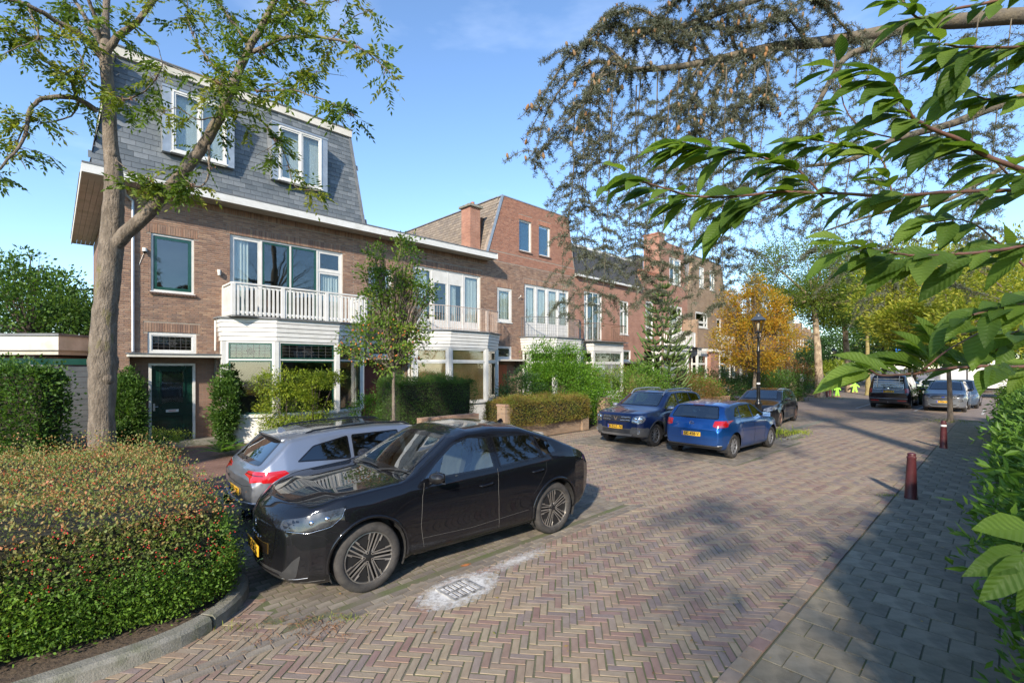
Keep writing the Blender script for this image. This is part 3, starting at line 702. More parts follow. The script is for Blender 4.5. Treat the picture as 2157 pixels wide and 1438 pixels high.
def iron_balustrade(parent, off, P, z0, h, m=None, gap=.11, fancy=True, mesh=False):
    m = m or M_rust; r = thing('balustrade', None, None); r.parent = parent
    Q = [Vector((x + off, -n)) for x, n in P]
    mb = MB(); mb.tube([(p.x, p.y, z0 + h) for p in Q], .018, 6); mb.build('handrail', m, r, smooth=True)
    mb = MB(); mb.tube([(p.x, p.y, z0 + .06) for p in Q], .012, 5); mb.build('rail', m, r)
    me = None
    for p, q in zip(Q, Q[1:]):
        d = q - p; L_ = d.length; k = max(1, int(L_ / gap))
        for j in range(k + 1):
            c = p + d * (j / k)
            if me is None: mb = MB(); mb.tube([(0, 0, z0 + .0), (0, 0, z0 + h)], .009, 4); me = mb.mesh('baluster'); me.materials.append(m)
            link('baluster', me, r, None, (c.x, c.y, 0))
        if fancy and L_ > 1:
            for f in (.3, .5, .7):
                c = p + d * f; u = d.normalized(); mb = MB()
                for sg in (-1, 1): mb.tube([(c.x + u.x * .11 * sg, c.y + u.y * .11 * sg - .012, z0 + .06), (c.x + u.x * .03 * sg, c.y + u.y * .03 * sg - .012, z0 + h * .98)], .007, 4)
                mb.build('ornament_bar', m, r)
        if mesh:
            mb = MB()
            for j in range(1, 7): mb.tube([(p.x, p.y, z0 + h * j / 7), (q.x, q.y, z0 + h * j / 7)], .004, 3, cap=False)
            mb.build('wire', m, r)
    return r

def soffit_boards(parent, off, x0, x1, ya, yb, z, m=M_soffit, w=.10, alongx=True):
    k = max(1, round(abs(yb - ya) / w)); st = (yb - ya) / k
    for i in range(k):
        mb = MB(); mb.box(x0 + off, x1 + off, ya + i * st + .004, ya + (i + 1) * st - .004, z, z + .02); mb.build('soffit_board', m, parent)

def downpipe(parent, pts, r=.038, m=None, clamps=()):
    mb = MB(); mb.tube(pts, r, 12); o = mb.build('downpipe', m or M_zinc, parent, smooth='auto')
    for z in clamps: mb = MB(); x, y = pts[-1][0], pts[-1][1]; mb.lathe([(r + .008, z), (r + .008, z + .03)], 12, Matrix.Translation((x, y, 0))); mb.build('clamp', m or M_zinc, o)
    return o
# ---------------------------------------------------------------- house one
T0, T1, T2, T3 = -1.27, 5.80, 12.58, 19.3
ZW = 7.50                                                # top of the brick walls under the eaves
H1 = thing('brick_house', 'corner brick house with dark green door and slate mansard floor, behind the forked tree', 'house', F(T0, 0), AZ)
o1 = -T0
def brick_house_front(H, off, t0, t1, wins, doors, bayx, recess, near, m=M_brick, nparts=300, ztop=ZW, topsold=True):
    holes = [w for w in wins] + [doors] + [(bayx[0], bayx[1], 0, 3.9)]
    if recess: holes.append(recess)
    mb = MB(); hl = [(a + off, b + off, c, d) for a, b, c, d in holes]
    wall(mb, t0 + off, t1 + off, 0, ztop, hl); mb.build('wall', M_mortar, H)
    sold = [(a - .1, b + .1, d, d + .27) for a, b, c, d in (list(wins) + [doors]) if d + .3 < ztop - .25] + ([(t0, t1, ztop - .20, ztop - .003)] if topsold else [])
    brick_face(H, t0, t1, .02, ztop - (.21 if topsold else .0), [h for h in holes], off, sold, m=m, nparts=nparts, near=near, tz=6.0)

W1 = (-.44, .62, 4.62, 6.32); TR1 = (-.52, .68, 2.78, 3.42); D1 = (1.60, 5.36, 3.9, 6.68)
brick_house_front(H1, o1, T0, T1, [W1, TR1], D1, (1.32, 5.95 - .05), (-.93, 1.22, 0, 2.68), near=.3)
shell(H1, o1, T0, T1, 9.5, ZW, right=False)
A1 = [(1.32, .0), (1.32, .5), (2.62, 1.2), (4.62, 1.2), (5.88, .5), (5.88, .0)]
# side wall seen past the corner has window trims and a drain
window(H1, W1[0] + o1, W1[1] + o1, W1[2], W1[3], fw=.055, sash=M_green, sw=.09, y=.03, cur=None)
window(H1, TR1[0] + o1, TR1[1] + o1, TR1[2], TR1[3], fw=.09, sash=M_white, sw=.03, y=.02, lead=(0,))
wd = window(H1, D1[0] + o1, D1[1] + o1, D1[2], D1[3], fw=.055, sash=M_green, cols=[.25, .5, .75], sashset={1: M_green, 2: M_green, ('rows', 3): [.72]}, sw=.075, y=.04, cur={(0, 0): (.02, .62), (3, 0): (.1, .98)}, sill=False)
mb = MB(); mb.tube([(3.35 + o1, .03, 4.95), (3.35 + o1, -.03, 4.95), (3.35 + o1, -.03, 5.10)], .009, 6); mb.build('handle', M_steel, wd)
# brick sill of the small window
for i in range(14):
    mb = MB(); x = W1[0] - .05 + i * .083 + o1; mb.obox(Matrix.Translation((x + .04, -.02, W1[2] - .05)) @ Matrix.Rotation(R(20), 4, 'X'), .068, .13, .055); mb.build('sill_brick', M_bdark, H1)
T_ = bay(H1, o1, A1, sash=M_green, cur=None)
slat_balustrade(H1, o1, [(1.42, .02), (1.42, 1.12), (5.70, 1.12), (5.70, .02)], 3.95, 1.0)
mb = MB(); mb.box(1.36 + o1, 5.76 + o1, -1.18, 0, 3.945, 3.965); mb.build('balcony_floor', M_grey, H1)
M_gdoor = mat('shaded_door_green', (.004, .026, .018), (.006, .034, .024), sc=4, rough=.22, coat=.5)  # frame green made darker; the porch's shade is put into the door colour
# entrance: recess, door, canopy
mb = MB(); mb.box(-.93 + o1, -.47 + o1, .30, .42, 0, 2.68); mb.box(.70 + o1, 1.22 + o1, .30, .42, 0, 2.68); mb.box(-.93 + o1, 1.22 + o1, .281, .42, 2.50, 2.68); mb.build('porch_wall', M_bside, H1)
mb = MB()
for a, b in ((-.47, -.40), (.63, .70)): mb.box(a + o1, b + o1, .24, .36, .15, 2.5)
mb.box(-.40 + o1, .63 + o1, .24, .36, 2.43, 2.5); mb.build('door_frame', M_white, H1)
dr = MB(); dx0, dx1 = -.40 + o1, .63 + o1; dr.box(dx0, dx1, .30, .345, .18, 2.43); dr = dr.build('door', M_gdoor, H1)
mb = MB(); cx = (dx0 + dx1) / 2
def frame_mb(x0, x1, z0, z1, w, ya, yb):
    mb = MB(); mb.box(x0, x1, ya, yb, z1 - w, z1); mb.box(x0, x1, ya, yb, z0, z0 + w); mb.box(x0, x0 + w, ya, yb, z0 + w, z1 - w); mb.box(x1 - w, x1, ya, yb, z0 + w, z1 - w); return mb
frame_mb(cx - .32, cx + .32, 1.25, 2.3, .05, .27, .2995).build('panel_moulding', M_gdoor, dr)
frame_mb(cx - .32, cx + .32, .36, .95, .05, .27, .2995).build('panel_moulding', M_gdoor, dr)
mb = MB(); mb.box(cx - .27, cx + .27, .290, .2985, 1.3, 2.25); mb.build('pane', M_glass, dr)
mb = MB()
for i in range(-9, 10):
    for sg in (-1, 1):
        x = cx + i * .06; p = [(x - .5 * sg, 1.3 + .475 - .5), (x + .5 * sg, 1.3 + .475 + .5)]
        # clip the diagonal to the pane
        xs0, zs0 = p[0]; xs1, zs1 = p[1]; ts = [0, 1]
        def cl(t0, t1, a, da, lo, hi):
            if abs(da) < 1e-9: return t0, t1
            u, v = sorted(((lo - a) / da, (hi - a) / da)); return max(t0, u), min(t1, v)
        a0, a1 = cl(0, 1, xs0, xs1 - xs0, cx - .27, cx + .27); a0, a1 = cl(a0, a1, zs0, zs1 - zs0, 1.3, 2.25)
        if a1 > a0: mb.bar((xs0 + (xs1 - xs0) * a0, .284 + .002 * sg, zs0 + (zs1 - zs0) * a0), (xs0 + (xs1 - xs0) * a1, .284 + .002 * sg, zs0 + (zs1 - zs0) * a1), .010, .003, up=(0, 1, 0))
mb.build('lattice', M_black, dr)
mb = MB(); mb.box(cx - .16, cx + .16, .288, .2985, 1.02, 1.10); mb.build('letter_slot', M_white, dr)
mb = MB(); mb.box(cx - .09, cx + .09, .286, .2875, 1.05, 1.07); mb.build('slot_sticker', mat('sticker_red', (.5, .05, .05), rough=.5), dr)
mb = MB(); mb.box(dx0 + .04, dx0 + .09, .285, .2985, 1.08, 1.30); mb.tube([(dx0 + .065, .28, 1.20), (dx0 + .065, .25, 1.20), (dx0 + .16, .25, 1.20)], .011, 6); mb.build('handle', M_steel, dr)
mb = MB(); mb.box(dx0 - .06, dx0 - .02, .215, .239, 1.62, 1.74); mb.build('doorbell', M_steel, H1)
mb = MB(); mb.box(-1.0 + o1, 1.30 + o1, -.50, .28, 2.68, 2.76); mb.build('canopy', M_cream, H1)
mb = MB(); mb.box(-1.03 + o1, 1.33 + o1, -.53, .0, 2.762, 2.785); mb.build('canopy_lead', M_grey, H1)
mb = MB(); mb.box(-.9 + o1, 1.2 + o1, -.35, .28, 0.0, .16); mb.build('doorstep', M_kerb, H1)
# mansard floor
mb = MB(); mx0, mx1 = -1.80 + o1, 5.95 + o1
zb_, zt_ = 7.78, 11.22; yf, yt = -.50, .22
def slopey(z): return yf + (yt - yf) * (z - zb_) / (zt_ - zb_)
def leftx(z): return mx0 + .58 * (z - zb_) / (zt_ - zb_)
def rightx(z): return mx1 - .22 * (z - zb_) / (zt_ - zb_)
lt, rt = leftx(zt_), rightx(zt_)
mb.add([(mx0, yf, zb_), (mx1, yf, zb_), (mx1, 9.6, zb_), (mx0, 9.6, zb_), (lt, yt, zt_), (rt, yt, zt_), (rt, 9.4, zt_), (lt, 9.4, zt_)], BOXF)
mb.build('mansard_core', mat('roof_felt', (.035, .035, .038), rough=.9), H1)
SW, SH = .335, .168; wins = [(-.02 - .22, 1.38 + .22, 8.62, 10.50), (2.92 - .22, 4.34 + .22, 8.62, 10.50)]
slopeang = math.atan2(yt - yf, zt_ - zb_); L_s = (zt_ - zb_) / math.cos(slopeang); Sl = []
for j in range(int(L_s / SH) + 1):
    z = zb_ + j * SH * math.cos(slopeang)
    if z > zt_ - .05: break
    x = leftx(z) - (SW / 2 if j % 2 else 0)
    while x < rightx(z):
        a, b = max(x, leftx(z + .19)), min(x + SW, rightx(z + .2)); zc = z + SH / 2
        for w_ in wins:
            if w_[2] < zc < w_[3]:
                if a < w_[0] + o1 < b: b = w_[0] + o1
                elif a < w_[1] + o1 < b: a = w_[1] + o1
                elif w_[0] + o1 <= a and b <= w_[1] + o1: a = b
        if b - a > .03: Sl.append((a, b, z))
        x += SW
def slate_v(a, b, z, g=.004):
    hh = min(SH + .05, (zt_ - z) / math.cos(slopeang)); y0 = slopey(z); z1 = z + hh * math.cos(slopeang); y1 = slopey(z1)
    return [(a + g, y0 - .020, z), (b - g, y0 - .020, z), (b - g, y0 - .012, z), (a + g, y0 - .012, z), (a + g, y1 - .006, z1), (b - g, y1 - .006, z1), (b - g, y1 - .002, z1), (a + g, y1 - .002, z1)]
SF = [(0, 1, 5, 4), (0, 3, 2, 1), (0, 4, 7, 3), (1, 2, 6, 5)]
Sl = np.array(Sl); dist = np.hypot(Sl[:, 0] - (1.5 + o1), Sl[:, 2] - 8.5); fulls = np.abs(Sl[:, 1] - Sl[:, 0] - SW) < 1e-3; dist[~fulls] = 99; order = np.argsort(dist)[:300]; msk = np.ones(len(Sl), bool); msk[order] = False
v0 = slate_v(-SW / 2, SW / 2, zb_); V = np.array(v0) - np.array([0, yf, zb_]); sm = npmesh('slate', V, SF); sm.materials.append(M_slate)
for i in order: o = link('slate', sm, H1); o.location = ((Sl[i, 0] + Sl[i, 1]) / 2, slopey(Sl[i, 2]) + rng.normal(0, .0015), Sl[i, 2])
nb = NB()
for i in np.where(msk)[0]: nb.add(slate_v(*Sl[i]), np.array(SF), rng.random())
for j in range(int(L_s / SH)):                            # slates of the side slope
    z = zb_ + j * SH; y = yf + (SW / 2 if j % 2 else 0) + .02; z1 = min(z + SH + .03, zt_)
    while y < 9.2:
        nb.add([(leftx(z) - .02, y, z), (leftx(z) - .02, y + SW - .01, z), (leftx(z1) - .004, y + SW - .01, z1), (leftx(z1) - .004, y, z1)], np.array([(0, 3, 2, 1)]), rng.random()); y += SW
nb.build('slates', M_slate, H1, kind='stuff')
mb = MB(); mb.bar((mx1 - .0, yf - .015, zb_), (rightx(zt_) - .0, yt - .015, zt_), .10, .07, up=(0, 1, 0)); mb.build('verge_flashing', M_grey, H1)
mb = MB(); mb.box(lt - .08, rt + .05, yt - .10, 9.5, zt_ + .002, zt_ + .26); mb.build('roof_fascia', M_cream, H1)
mb = MB(); mb.box(lt - .11, rt + .08, yt - .13, 9.55, zt_ + .262, zt_ + .30); mb.build('roof_capping', M_grey, H1)
for a, b in ((-.02, 1.38), (2.92, 4.34)):
    mb = MB(); mb.box(a - .22 + o1, a - .005 + o1, yf - .02, yt + .2, 8.62, 10.48); mb.build('dormer_cheek', M_zinc, H1)
    mb = MB(); mb.box(b + .005 + o1, b + .22 + o1, yf - .02, yt + .2, 8.62, 10.48); mb.build('dormer_cheek', M_zinc, H1)
    mb = MB(); mb.box(a - .23 + o1, b + .23 + o1, yf - .04, yt + .2, 10.482, 10.54); mb.build('dormer_head', M_zinc, H1)
    mb = MB(); mb.box(a + o1, b + o1, yf + .12, yf + .14, 8.64, 10.46); mb.build('dormer_back', M_cur, H1)
    window(H1, a + o1, b + o1, 8.66, 10.46, fw=.05, sw=.05, cols=[.5], y=yf - .05, dep=.1, sill=True, name='dormer_window')
# eaves running over houses one and two belong each to its house
def eaves(H, off, t0, t1, n=.72, side=False):
    mb = MB(); mb.box(t0 + off, t1 + off, -n, -n + .03, 7.47, 7.70); mb.build('fascia', M_white, H)
    mb = MB(); mb.box(t0 + off, t1 + off, -n - .015, .3, 7.702, 7.745); mb.build('roof_edge', M_grey, H)
    k = 6
    for i in range(k):
        a = -n + .034 + i * (n - .034) / k; mb = MB(); mb.box(t0 + off + (.03 if side else 0), t1 + off, a, a + (n - .034) / k - .006, 7.505, 7.525); mb.build('soffit_board', M_soffit, H)
eaves(H1, o1, T0 - .70, T1 - .001, side=True)
mb = MB(); mb.box(T0 - .70 + o1, T0 - .67 + o1, -.688, 9.5, 7.47, 7.70); mb.build('fascia', M_cream, H1)
mb = MB(); mb.box(T0 - .715 + o1, T0 + .3 + o1, .302, 9.6, 7.702, 7.745); mb.build('roof_edge', M_grey, H1)
for i in range(5):
    a = T0 - .664 + i * .133; mb = MB(); mb.box(a + o1, a + .126 + o1, .004, 9.5, 7.506, 7.526); mb.build('soffit_board', M_soffit, H1)
downpipe(H1, [(-1.1 + o1, -.3, 7.42), (-1.02 + o1, -.09, 7.25), (-.86 + o1, -.06, 7.12), (-.86 + o1, -.06, 6.9), (-.86 + o1, -.06, 2.85), (-.86 + o1, -.10, 2.80)], .04, clamps=())
downpipe(H1, [(1.16 + o1, -.14, 3.85), (1.16 + o1, -.14, 2.9)], .028, M_white)
# side wall details past the corner
window(H1, 0.6, 1.5, 4.6, 6.3, (0 , 5.0, 0), R(-90), fw=.06, y=-.03)
# small roof over neighbour side etc.
sc_ = thing('security_camera', 'white dome security camera on the brick wall beside the downpipe', 'camera', F(-.60, .012, 5.72), AZ)
mb = MB(); mb.box(-.05, .05, -.04, 0, 0, .12); mb.build('mount', M_white, sc_, bevel=.01)
mb = MB(); mb.lathe([(0, .10), (.05, .10), (.06, .05), (.06, -.0)], 16, Matrix.Translation((0, -.10, 0))); mb.build('hood', M_white, sc_, smooth='auto')
mb = MB(); mb.lathe([(.055, 0), (.052, -.03), (.03, -.055), (0, -.06)], 16, Matrix.Translation((0, -.10, 0))); mb.build('dome', M_black, sc_, smooth=True)
mb = MB(); mb.tube([(0, -.012, 0), (-.05, -.008, -.15), (-.12, -.008, -.4)], .006, 5); mb.build('cable', M_white, sc_)
wl = thing('wall_lamp', 'small white wall lamp on the brick beside the balcony doors', 'lamp', F(1.28, .012, 5.38), AZ)
mb = MB(); mb.box(-.04, .04, -.03, 0, 0, .1); mb.build('bracket', M_white, wl); mb = MB(); mb.lathe([(0, -.09), (.045, -.09), (.05, .05), (.02, .08), (0, .08)], 12, Matrix.Translation((0, -.07, 0))); mb.build('shade', M_white, wl, smooth='auto')
ac = thing('air_conditioner', 'cream air conditioner unit on the side wall behind the forked tree', 'air conditioner', F(T0 - .01, -.9, 3.05), AZ)
mb = MB(); mb.box(-.34, -.02, -.4, .4, 0, .55); mb.build('housing', M_cream, ac, bevel=.02)
for i in range(8): mb = MB(); mb.box(-.345, -.34, -.36, .36, .06 + i * .055, .075 + i * .055); mb.build('grille_bar', M_grey, ac)

# ---------------------------------------------------------------- house two
H2 = thing('brick_house', 'brick house with white frames, orange blinds and curved iron balcony, behind the yew hedge', 'house', F(T1, 0), AZ)
o2 = -T1; S2 = 6.83
W2 = (6.40, 7.42, 4.62, 6.32); TR2 = (6.35, 7.5, 2.78, 3.42); D2 = (8.43, 12.15, 3.9, 6.70)
brick_house_front(H2, o2, T1, T2, [W2, TR2], D2, (8.15, 12.55), (5.90, 8.05, 0, 2.68), near=8.0)
shell(H2, o2, T1, T2, 9.5, ZW)
window(H2, W2[0] + o2, W2[1] + o2, W2[2], W2[3], fw=.055, sw=.06, y=.03, cur={(0, 0): (0, 1)})
window(H2, TR2[0] + o2, TR2[1] + o2, TR2[2], TR2[3], fw=.09, sash=M_white, sw=.03, y=.02, lead=(0,))
window(H2, D2[0] + o2, D2[1] + o2, D2[2], D2[3], fw=.055, cols=[.27, .5, .73], sw=.085, y=.04, panel=.16, cur={(0, 0): (0, .9), (2, 0): (.1, .6), (3, 0): (.0, 1)}, sill=False)
mb = MB(); mb.box(9.49 + o2, 10.26 + o2, .05, .10, 6.1, 6.62); mb.box(10.34 + o2, 11.12 + o2, .05, .10, 6.1, 6.62); mb.build('door_panel', M_white, H2)
A2 = [(8.15, .0), (8.15, .5), (9.45, 1.2), (11.5, 1.2), (12.75, .5), (12.75, .0)]
bay(H2, o2, A2, lead=None, blind=True, apron=M_white)
iron_balustrade(H2, o2, [(8.12, .02), (8.12, .55), (8.6, .95), (9.45, 1.22), (11.5, 1.22), (12.4, .95), (12.8, .5), (12.8, .02)], 3.95, 1.0)
mb = MB(); mb.box(11.45 + o2, 11.58 + o2, -1.24, -1.16, 3.95, 4.9); mb.build('balcony_post', M_rust, H2)
mb = MB(); mb.box(5.90 + o2, 8.05 + o2, .30, .42, 0, 2.68); mb.build('porch_wall', M_bside, H2)
mb = MB(); mb.box(6.3 + o2, 7.5 + o2, .24, .298, .15, 2.5); mb.build('door', mat('brown_door', (.12, .03, .02), rough=.4), H2)
mb = MB(); mb.box(5.85 + o2, 8.12 + o2, -.50, .28, 2.68, 2.76); mb.build('canopy', M_cream, H2)
mb = MB(); mb.box(5.82 + o2, 8.13 + o2, -.53, .0, 2.762, 2.785); mb.build('canopy_lead', M_grey, H2)
eaves(H2, o2, T1, T2)
mb = MB(); mb.box(T2 + .001 + o2, T2 + .03 + o2, -.735, .0, 7.47, 7.745); mb.build('fascia', M_white, H2)
mb = MB(); mb.box(T1 + o2, T2 + o2, .302, 9.6, 7.702, 7.74); mb.build('roof', M_grey, H2)
downpipe(H2, [(8.0 + o2, -.14, 3.85), (8.0 + o2, -.14, 2.9)], .028, M_white)
pp = MB(); pp.tube([(10.4 + o2, 3.0, 7.7), (10.4 + o2, 3.0, 8.7)], .05, 8); pp.tube([(10.4 + o2, 3.0, 8.72), (10.4 + o2, 3.0, 9.05)], .075, 8); pp.build('vent_pipe', M_grey, H2)

# ---------------------------------------------------------------- house three: raised brick storey, shingled left slope
H3 = thing('brick_house', 'three storey brick house with shingled side slope, roof window and two blue top panes', 'house', F(T2, 0), AZ)
o3 = -T2; ZT3 = 10.9
W3_ = (13.23, 14.22, 4.62, 6.32); D3 = (15.15, 18.75, 3.9, 6.72); U1 = (14.75, 15.66, 8.38, 10.0); U2 = (16.25, 17.15, 8.38, 10.0); TR3 = (13.2, 14.2, 2.78, 3.42)
holes3 = [W3_, TR3, D3, (14.95, 19.3, 0, 3.9), (12.6, 14.85, 0, 2.68)]
mb = MB(); wall(mb, T2 + o3, T3 + o3, 0, 8.08, [(a + o3, b + o3, c, d) for a, b, c, d in holes3]); mb.build('wall', M_mortar, H3)
brick_face(H3, T2, T3, .02, 7.62, holes3, o3, [(a - .1, b + .1, d, d + .27) for a, b, c, d in (W3_, D3)], m=M_brick, nparts=200, near=13, tz=6)
brick_face(H3, T2, T3, 7.625, 8.1, [], o3, [], m=M_brick2, nparts=0)
mb = MB(); TL = [(T2, 8.08), (T3, 8.08), (18.75, ZT3), (13.62, ZT3)]
wall(mb, 13.62 + o3, 18.75 + o3, 8.08, ZT3, [(a + o3, b + o3, c, d) for a, b, c, d in (U1, U2)])
mb.prism([(T2 + o3, 8.08), (13.62 + o3, 8.08), (13.62 + o3, ZT3)], lambda a, b: (a, 0, b), lambda a, b: (a, .28, b))
mb.prism([(18.75 + o3, 8.08), (T3 + o3, 8.08), (18.75 + o3, ZT3)], lambda a, b: (a, 0, b), lambda a, b: (a, .28, b)); mb.build('gable_wall', M_mortar, H3)
hs = [U1, U2]; z = 8.10
while z < ZT3 - .02:                                      # clip bricks to the slanted edges with stepped blocks
    zz = min(z + .062 * 3, ZT3); f = (zz - 8.08) / (ZT3 - 8.08); hs += [(T2 - 1, T2 + (13.62 - T2) * f + .03, z, zz), (T3 - (T3 - 18.75) * f - .03, T3 + 1, z, zz)]; z = zz
brick_face(H3, T2, T3, 8.11, ZT3 - .01, hs, o3, [(U1[0] - .05, U1[1] + .05, 10.0, 10.24), (U2[0] - .05, U2[1] + .05, 10.0, 10.24)], m=M_brick2, nparts=0)
M_blue = mat('glossy_blue', (.08, .18, .30), rough=.08, coat=.6)  # flat blue sheet set behind each top pane
for U in (U1, U2):
    w_ = window(H3, U[0] + o3, U[1] + o3, U[2], U[3], fw=.05, sw=.03, y=.05, sill=False); mb = MB(); mb.box(U[0] + .1 + o3, U[1] - .1 + o3, .13, .135, U[2] + .1, U[3] - .1); mb.build('blind', M_blue, w_)
    mb = MB(); mb.box(U[0] - .05 + o3, U[1] + .05 + o3, -.06, .04, U[2] - .07, U[2]); mb.build('sill', M_bdark, w_)
shell(H3, o3, T2, T3, 9.5, 8.08, M_bred)
# left slope
mb = MB(); a0, a1 = T2 + o3, 13.62 + o3
mb.add([(a0, .281, 7.75), (a1, .281, 8.09), (a1, 9.4, 8.09), (a0, 9.4, 7.75), (a1 - .03, .281, ZT3), (18.75 + o3, .281, ZT3), (18.75 + o3, 9.4, ZT3), (a1 - .03, 9.4, ZT3)], [(0, 4, 7, 3), (0, 3, 2, 1), (4, 5, 6, 7), (3, 7, 6, 2)]); mb.build('roof_core', M_grey, H3)
nb = NB(); sl_a = math.atan2(a1 - a0, ZT3 - 8.0); shl = []
def sx(z): return a0 + (a1 - a0) * (z - 7.9) / (ZT3 - 7.9)
RW = (1.05, 1.95, 8.75, 9.95)
for j in range(19):
    z = 7.9 + j * .165; z1 = min(z + .2, ZT3); y = .12 + (.17 if j % 2 else 0)
    while y < 9.2:
        if not (RW[0] < y + .16 < RW[1] and RW[2] < z + .08 < RW[3]): shl.append((y, z, z1))
        y += .34
for i, (y, z, z1) in enumerate(shl):
    V = [(sx(z) - .05, y, z), (sx(z) - .05, y + .332, z), (sx(z1) - .03, y + .332, z1), (sx(z1) - .03, y, z1), (sx(z) - .03, y, z), (sx(z) - .03, y + .332, z)]
    nb.add(V, np.array([(0, 3, 2, 1), (4, 0, 1, 5)]), rng.random())
nb.build('shingles', M_shing, H3, kind='stuff')
mb = MB(); mb.bar((sx(7.95) - .04, -.012, 7.95), (sx(ZT3) - .04, -.012, ZT3 + .02), .13, .05, up=(0, 1, 0)); mb.build('verge_flashing', M_zinc, H3)
mb = MB(); mb.box(13.55 + o3, 18.8 + o3, -.03, .32, ZT3 + .002, ZT3 + .05); mb.build('parapet_cap', M_zinc, H3)
mb = MB(); mb.box(13.52 + o3, 13.7 + o3, .321, 9.4, ZT3 + .002, ZT3 + .05); mb.build('parapet_cap', M_zinc, H3)
rw = thing('roof_window', None, None); rw.parent = H3
def slab(y0, y1, z0, z1, o0, o1_):
    return [(sx(z0) - o0, y0, z0), (sx(z0) - o0, y1, z0), (sx(z1) - o0, y1, z1), (sx(z1) - o0, y0, z1), (sx(z0) - o1_, y0, z0), (sx(z0) - o1_, y1, z0), (sx(z1) - o1_, y1, z1), (sx(z1) - o1_, y0, z1)]
for (a, b, c, d) in ((RW[0], RW[1], RW[2], RW[2] + .1), (RW[0], RW[1], RW[3] - .1, RW[3]), (RW[0], RW[0] + .1, RW[2] + .1, RW[3] - .1), (RW[1] - .1, RW[1], RW[2] + .1, RW[3] - .1)):
    mb = MB(); mb.add(slab(a, b, c, d, .02, .20), BOXF); mb.build('frame', M_wood, rw)
mb = MB(); mb.add(slab(RW[0] + .1, RW[1] - .1, RW[2] + .1, RW[3] - .1, .10, .11), BOXF); mb.build('pane', M_glass, rw)
mb = MB(); mb.add(slab(RW[0] + .1, RW[1] - .1, RW[2] + .1, RW[3] - .1, .02, .03), BOXF); mb.build('blind', M_cur, rw)
mb = MB(); mb.box(a0 - .60, a0 + .02, .55, 1.25, 7.7, 10.15); chm = mb.build('chimney', M_bred, H3)
mb = MB(); mb.box(a0 - .70, a0 + .12, .45, 1.35, 10.152, 10.26); mb.build('cap', M_kerb, chm)
for y in (.75, 1.05): mb = MB(); mb.lathe([(.09, 10.26), (.09, 10.45), (.07, 10.45), (.07, 10.262)], 10, Matrix.Translation((a0 - .29, y, 0))); mb.build('chimney_pot', M_terra, chm)
window(H3, W3_[0] + o3, W3_[1] + o3, W3_[2], W3_[3], fw=.09, sw=.06, y=.02, cur={(0, 0): (0, 1)})
window(H3, TR3[0] + o3, TR3[1] + o3, TR3[2], TR3[3], fw=.09, sw=.03, lead=(0,))
window(H3, D3[0] + o3, D3[1] + o3, D3[2], D3[3], fw=.05, cols=[.25, .5, .75], sw=.11, y=.03, panel=.25, cur={(i, 0): (0.02, .98) for i in range(4)}, sill=False)
bay(H3, o3, [(14.95, .0), (14.95, .5), (16.2, 1.2), (18.2, 1.2), (19.3, .5), (19.3, .0)], lead=None, blind=None)
iron_balustrade(H3, o3, [(14.9, .02), (14.9, .55), (16.2, 1.2), (18.2, 1.2), (19.25, .5), (19.25, .02)], 3.95, 1.0, m=M_grey, fancy=False, mesh=True)
mb = MB(); mb.box(12.6 + o3, 14.85 + o3, .30, .42, 0, 2.68); mb.build('porch_wall', M_bside, H3)
mb = MB(); mb.box(13.0 + o3, 14.1 + o3, .24, .298, .1, 2.5); mb.build('door', mat('orange_door', (.35, .07, .02), rough=.4), H3)
mb = MB(); mb.box(12.64 + o3, 14.9 + o3, -.45, .28, 2.68, 2.76); mb.build('canopy', M_cream, H3)
sg = thing('bird_bracket', 'small white ornament on the brick between the narrow window and the four balcony doors', 'ornament', F(14.68, .012, 5.9), AZ)
mb = MB(); mb.tube([(0, 0, 0), (0, -.1, .05), (.06, -.12, .1)], .015, 5); mb.build('arm', M_white, sg); mb = MB(); mb.lathe([(0, .06), (.035, .09), (.02, .15), (0, .17)], 8, Matrix.Translation((.06, -.12, 0))); mb.build('finial', M_white, sg, smooth=True)

# ---------------------------------------------------------------- house four: dark tiled mansard, dark green balcony doors
T4, T5, T6 = 26.6, 33.5, 41.5
def simple_front(H, off, t0, t1, z1, holes, m):
    mb = MB(); wall(mb, t0 + off, t1 + off, 0, z1, [(a + off, b + off, c, d) for a, b, c, d in holes]); return mb.build('wall', m, H)
H4 = thing('brick_house', 'brick house with dark tiled mansard and dark green balcony doors, behind the hanging cedar branch', 'house', F(T3, 0), AZ)
o4 = -T3; D4 = (20.2, 22.0, 3.95, 6.9); W4 = (24.0, 25.0, 4.5, 6.7)
ho4 = [D4, W4, (19.9, 22.9, 0, 3.85), (23.4, 25.3, 2.75, 3.5), (23.4, 25.6, 0, 2.6)]
simple_front(H4, o4, T3, T4, 7.75, ho4, M_bred); shell(H4, o4, T3, T4, 9, 7.75, M_bred)
window(H4, D4[0] + o4, D4[1] + o4, D4[2], D4[3], sash=M_green, cols=[.2, .5, .8], rows=[.78], sashset={1: M_green, 2: M_green}, sill=False, cur={(0, 0): (0, 1), (3, 0): (0, 1)})
window(H4, W4[0] + o4, W4[1] + o4, W4[2], W4[3], cols=[.5], rows=[.7], cur={(0, 0): (0, .9), (1, 0): (0.1, 1)})
window(H4, 23.4 + o4, 25.3 + o4, 2.75, 3.5, cols=[.5])
bay(H4, o4, [(19.9, 0), (19.9, .9), (22.9, .9), (22.9, 0)], lead=None, nb=2, zh=3.3, zb=3.85, slant=.02, over=.25, cur={1: (0, .4)})
iron_balustrade(H4, o4, [(19.8, .02), (19.8, 1.1), (23.0, 1.1), (23.0, .02)], 3.9, 1.0, m=M_wood, fancy=False)
mb = MB(); mb.box(23.4 + o4, 25.6 + o4, .35, .5, 0, 2.6); mb.build('porch_wall', M_bside, H4)
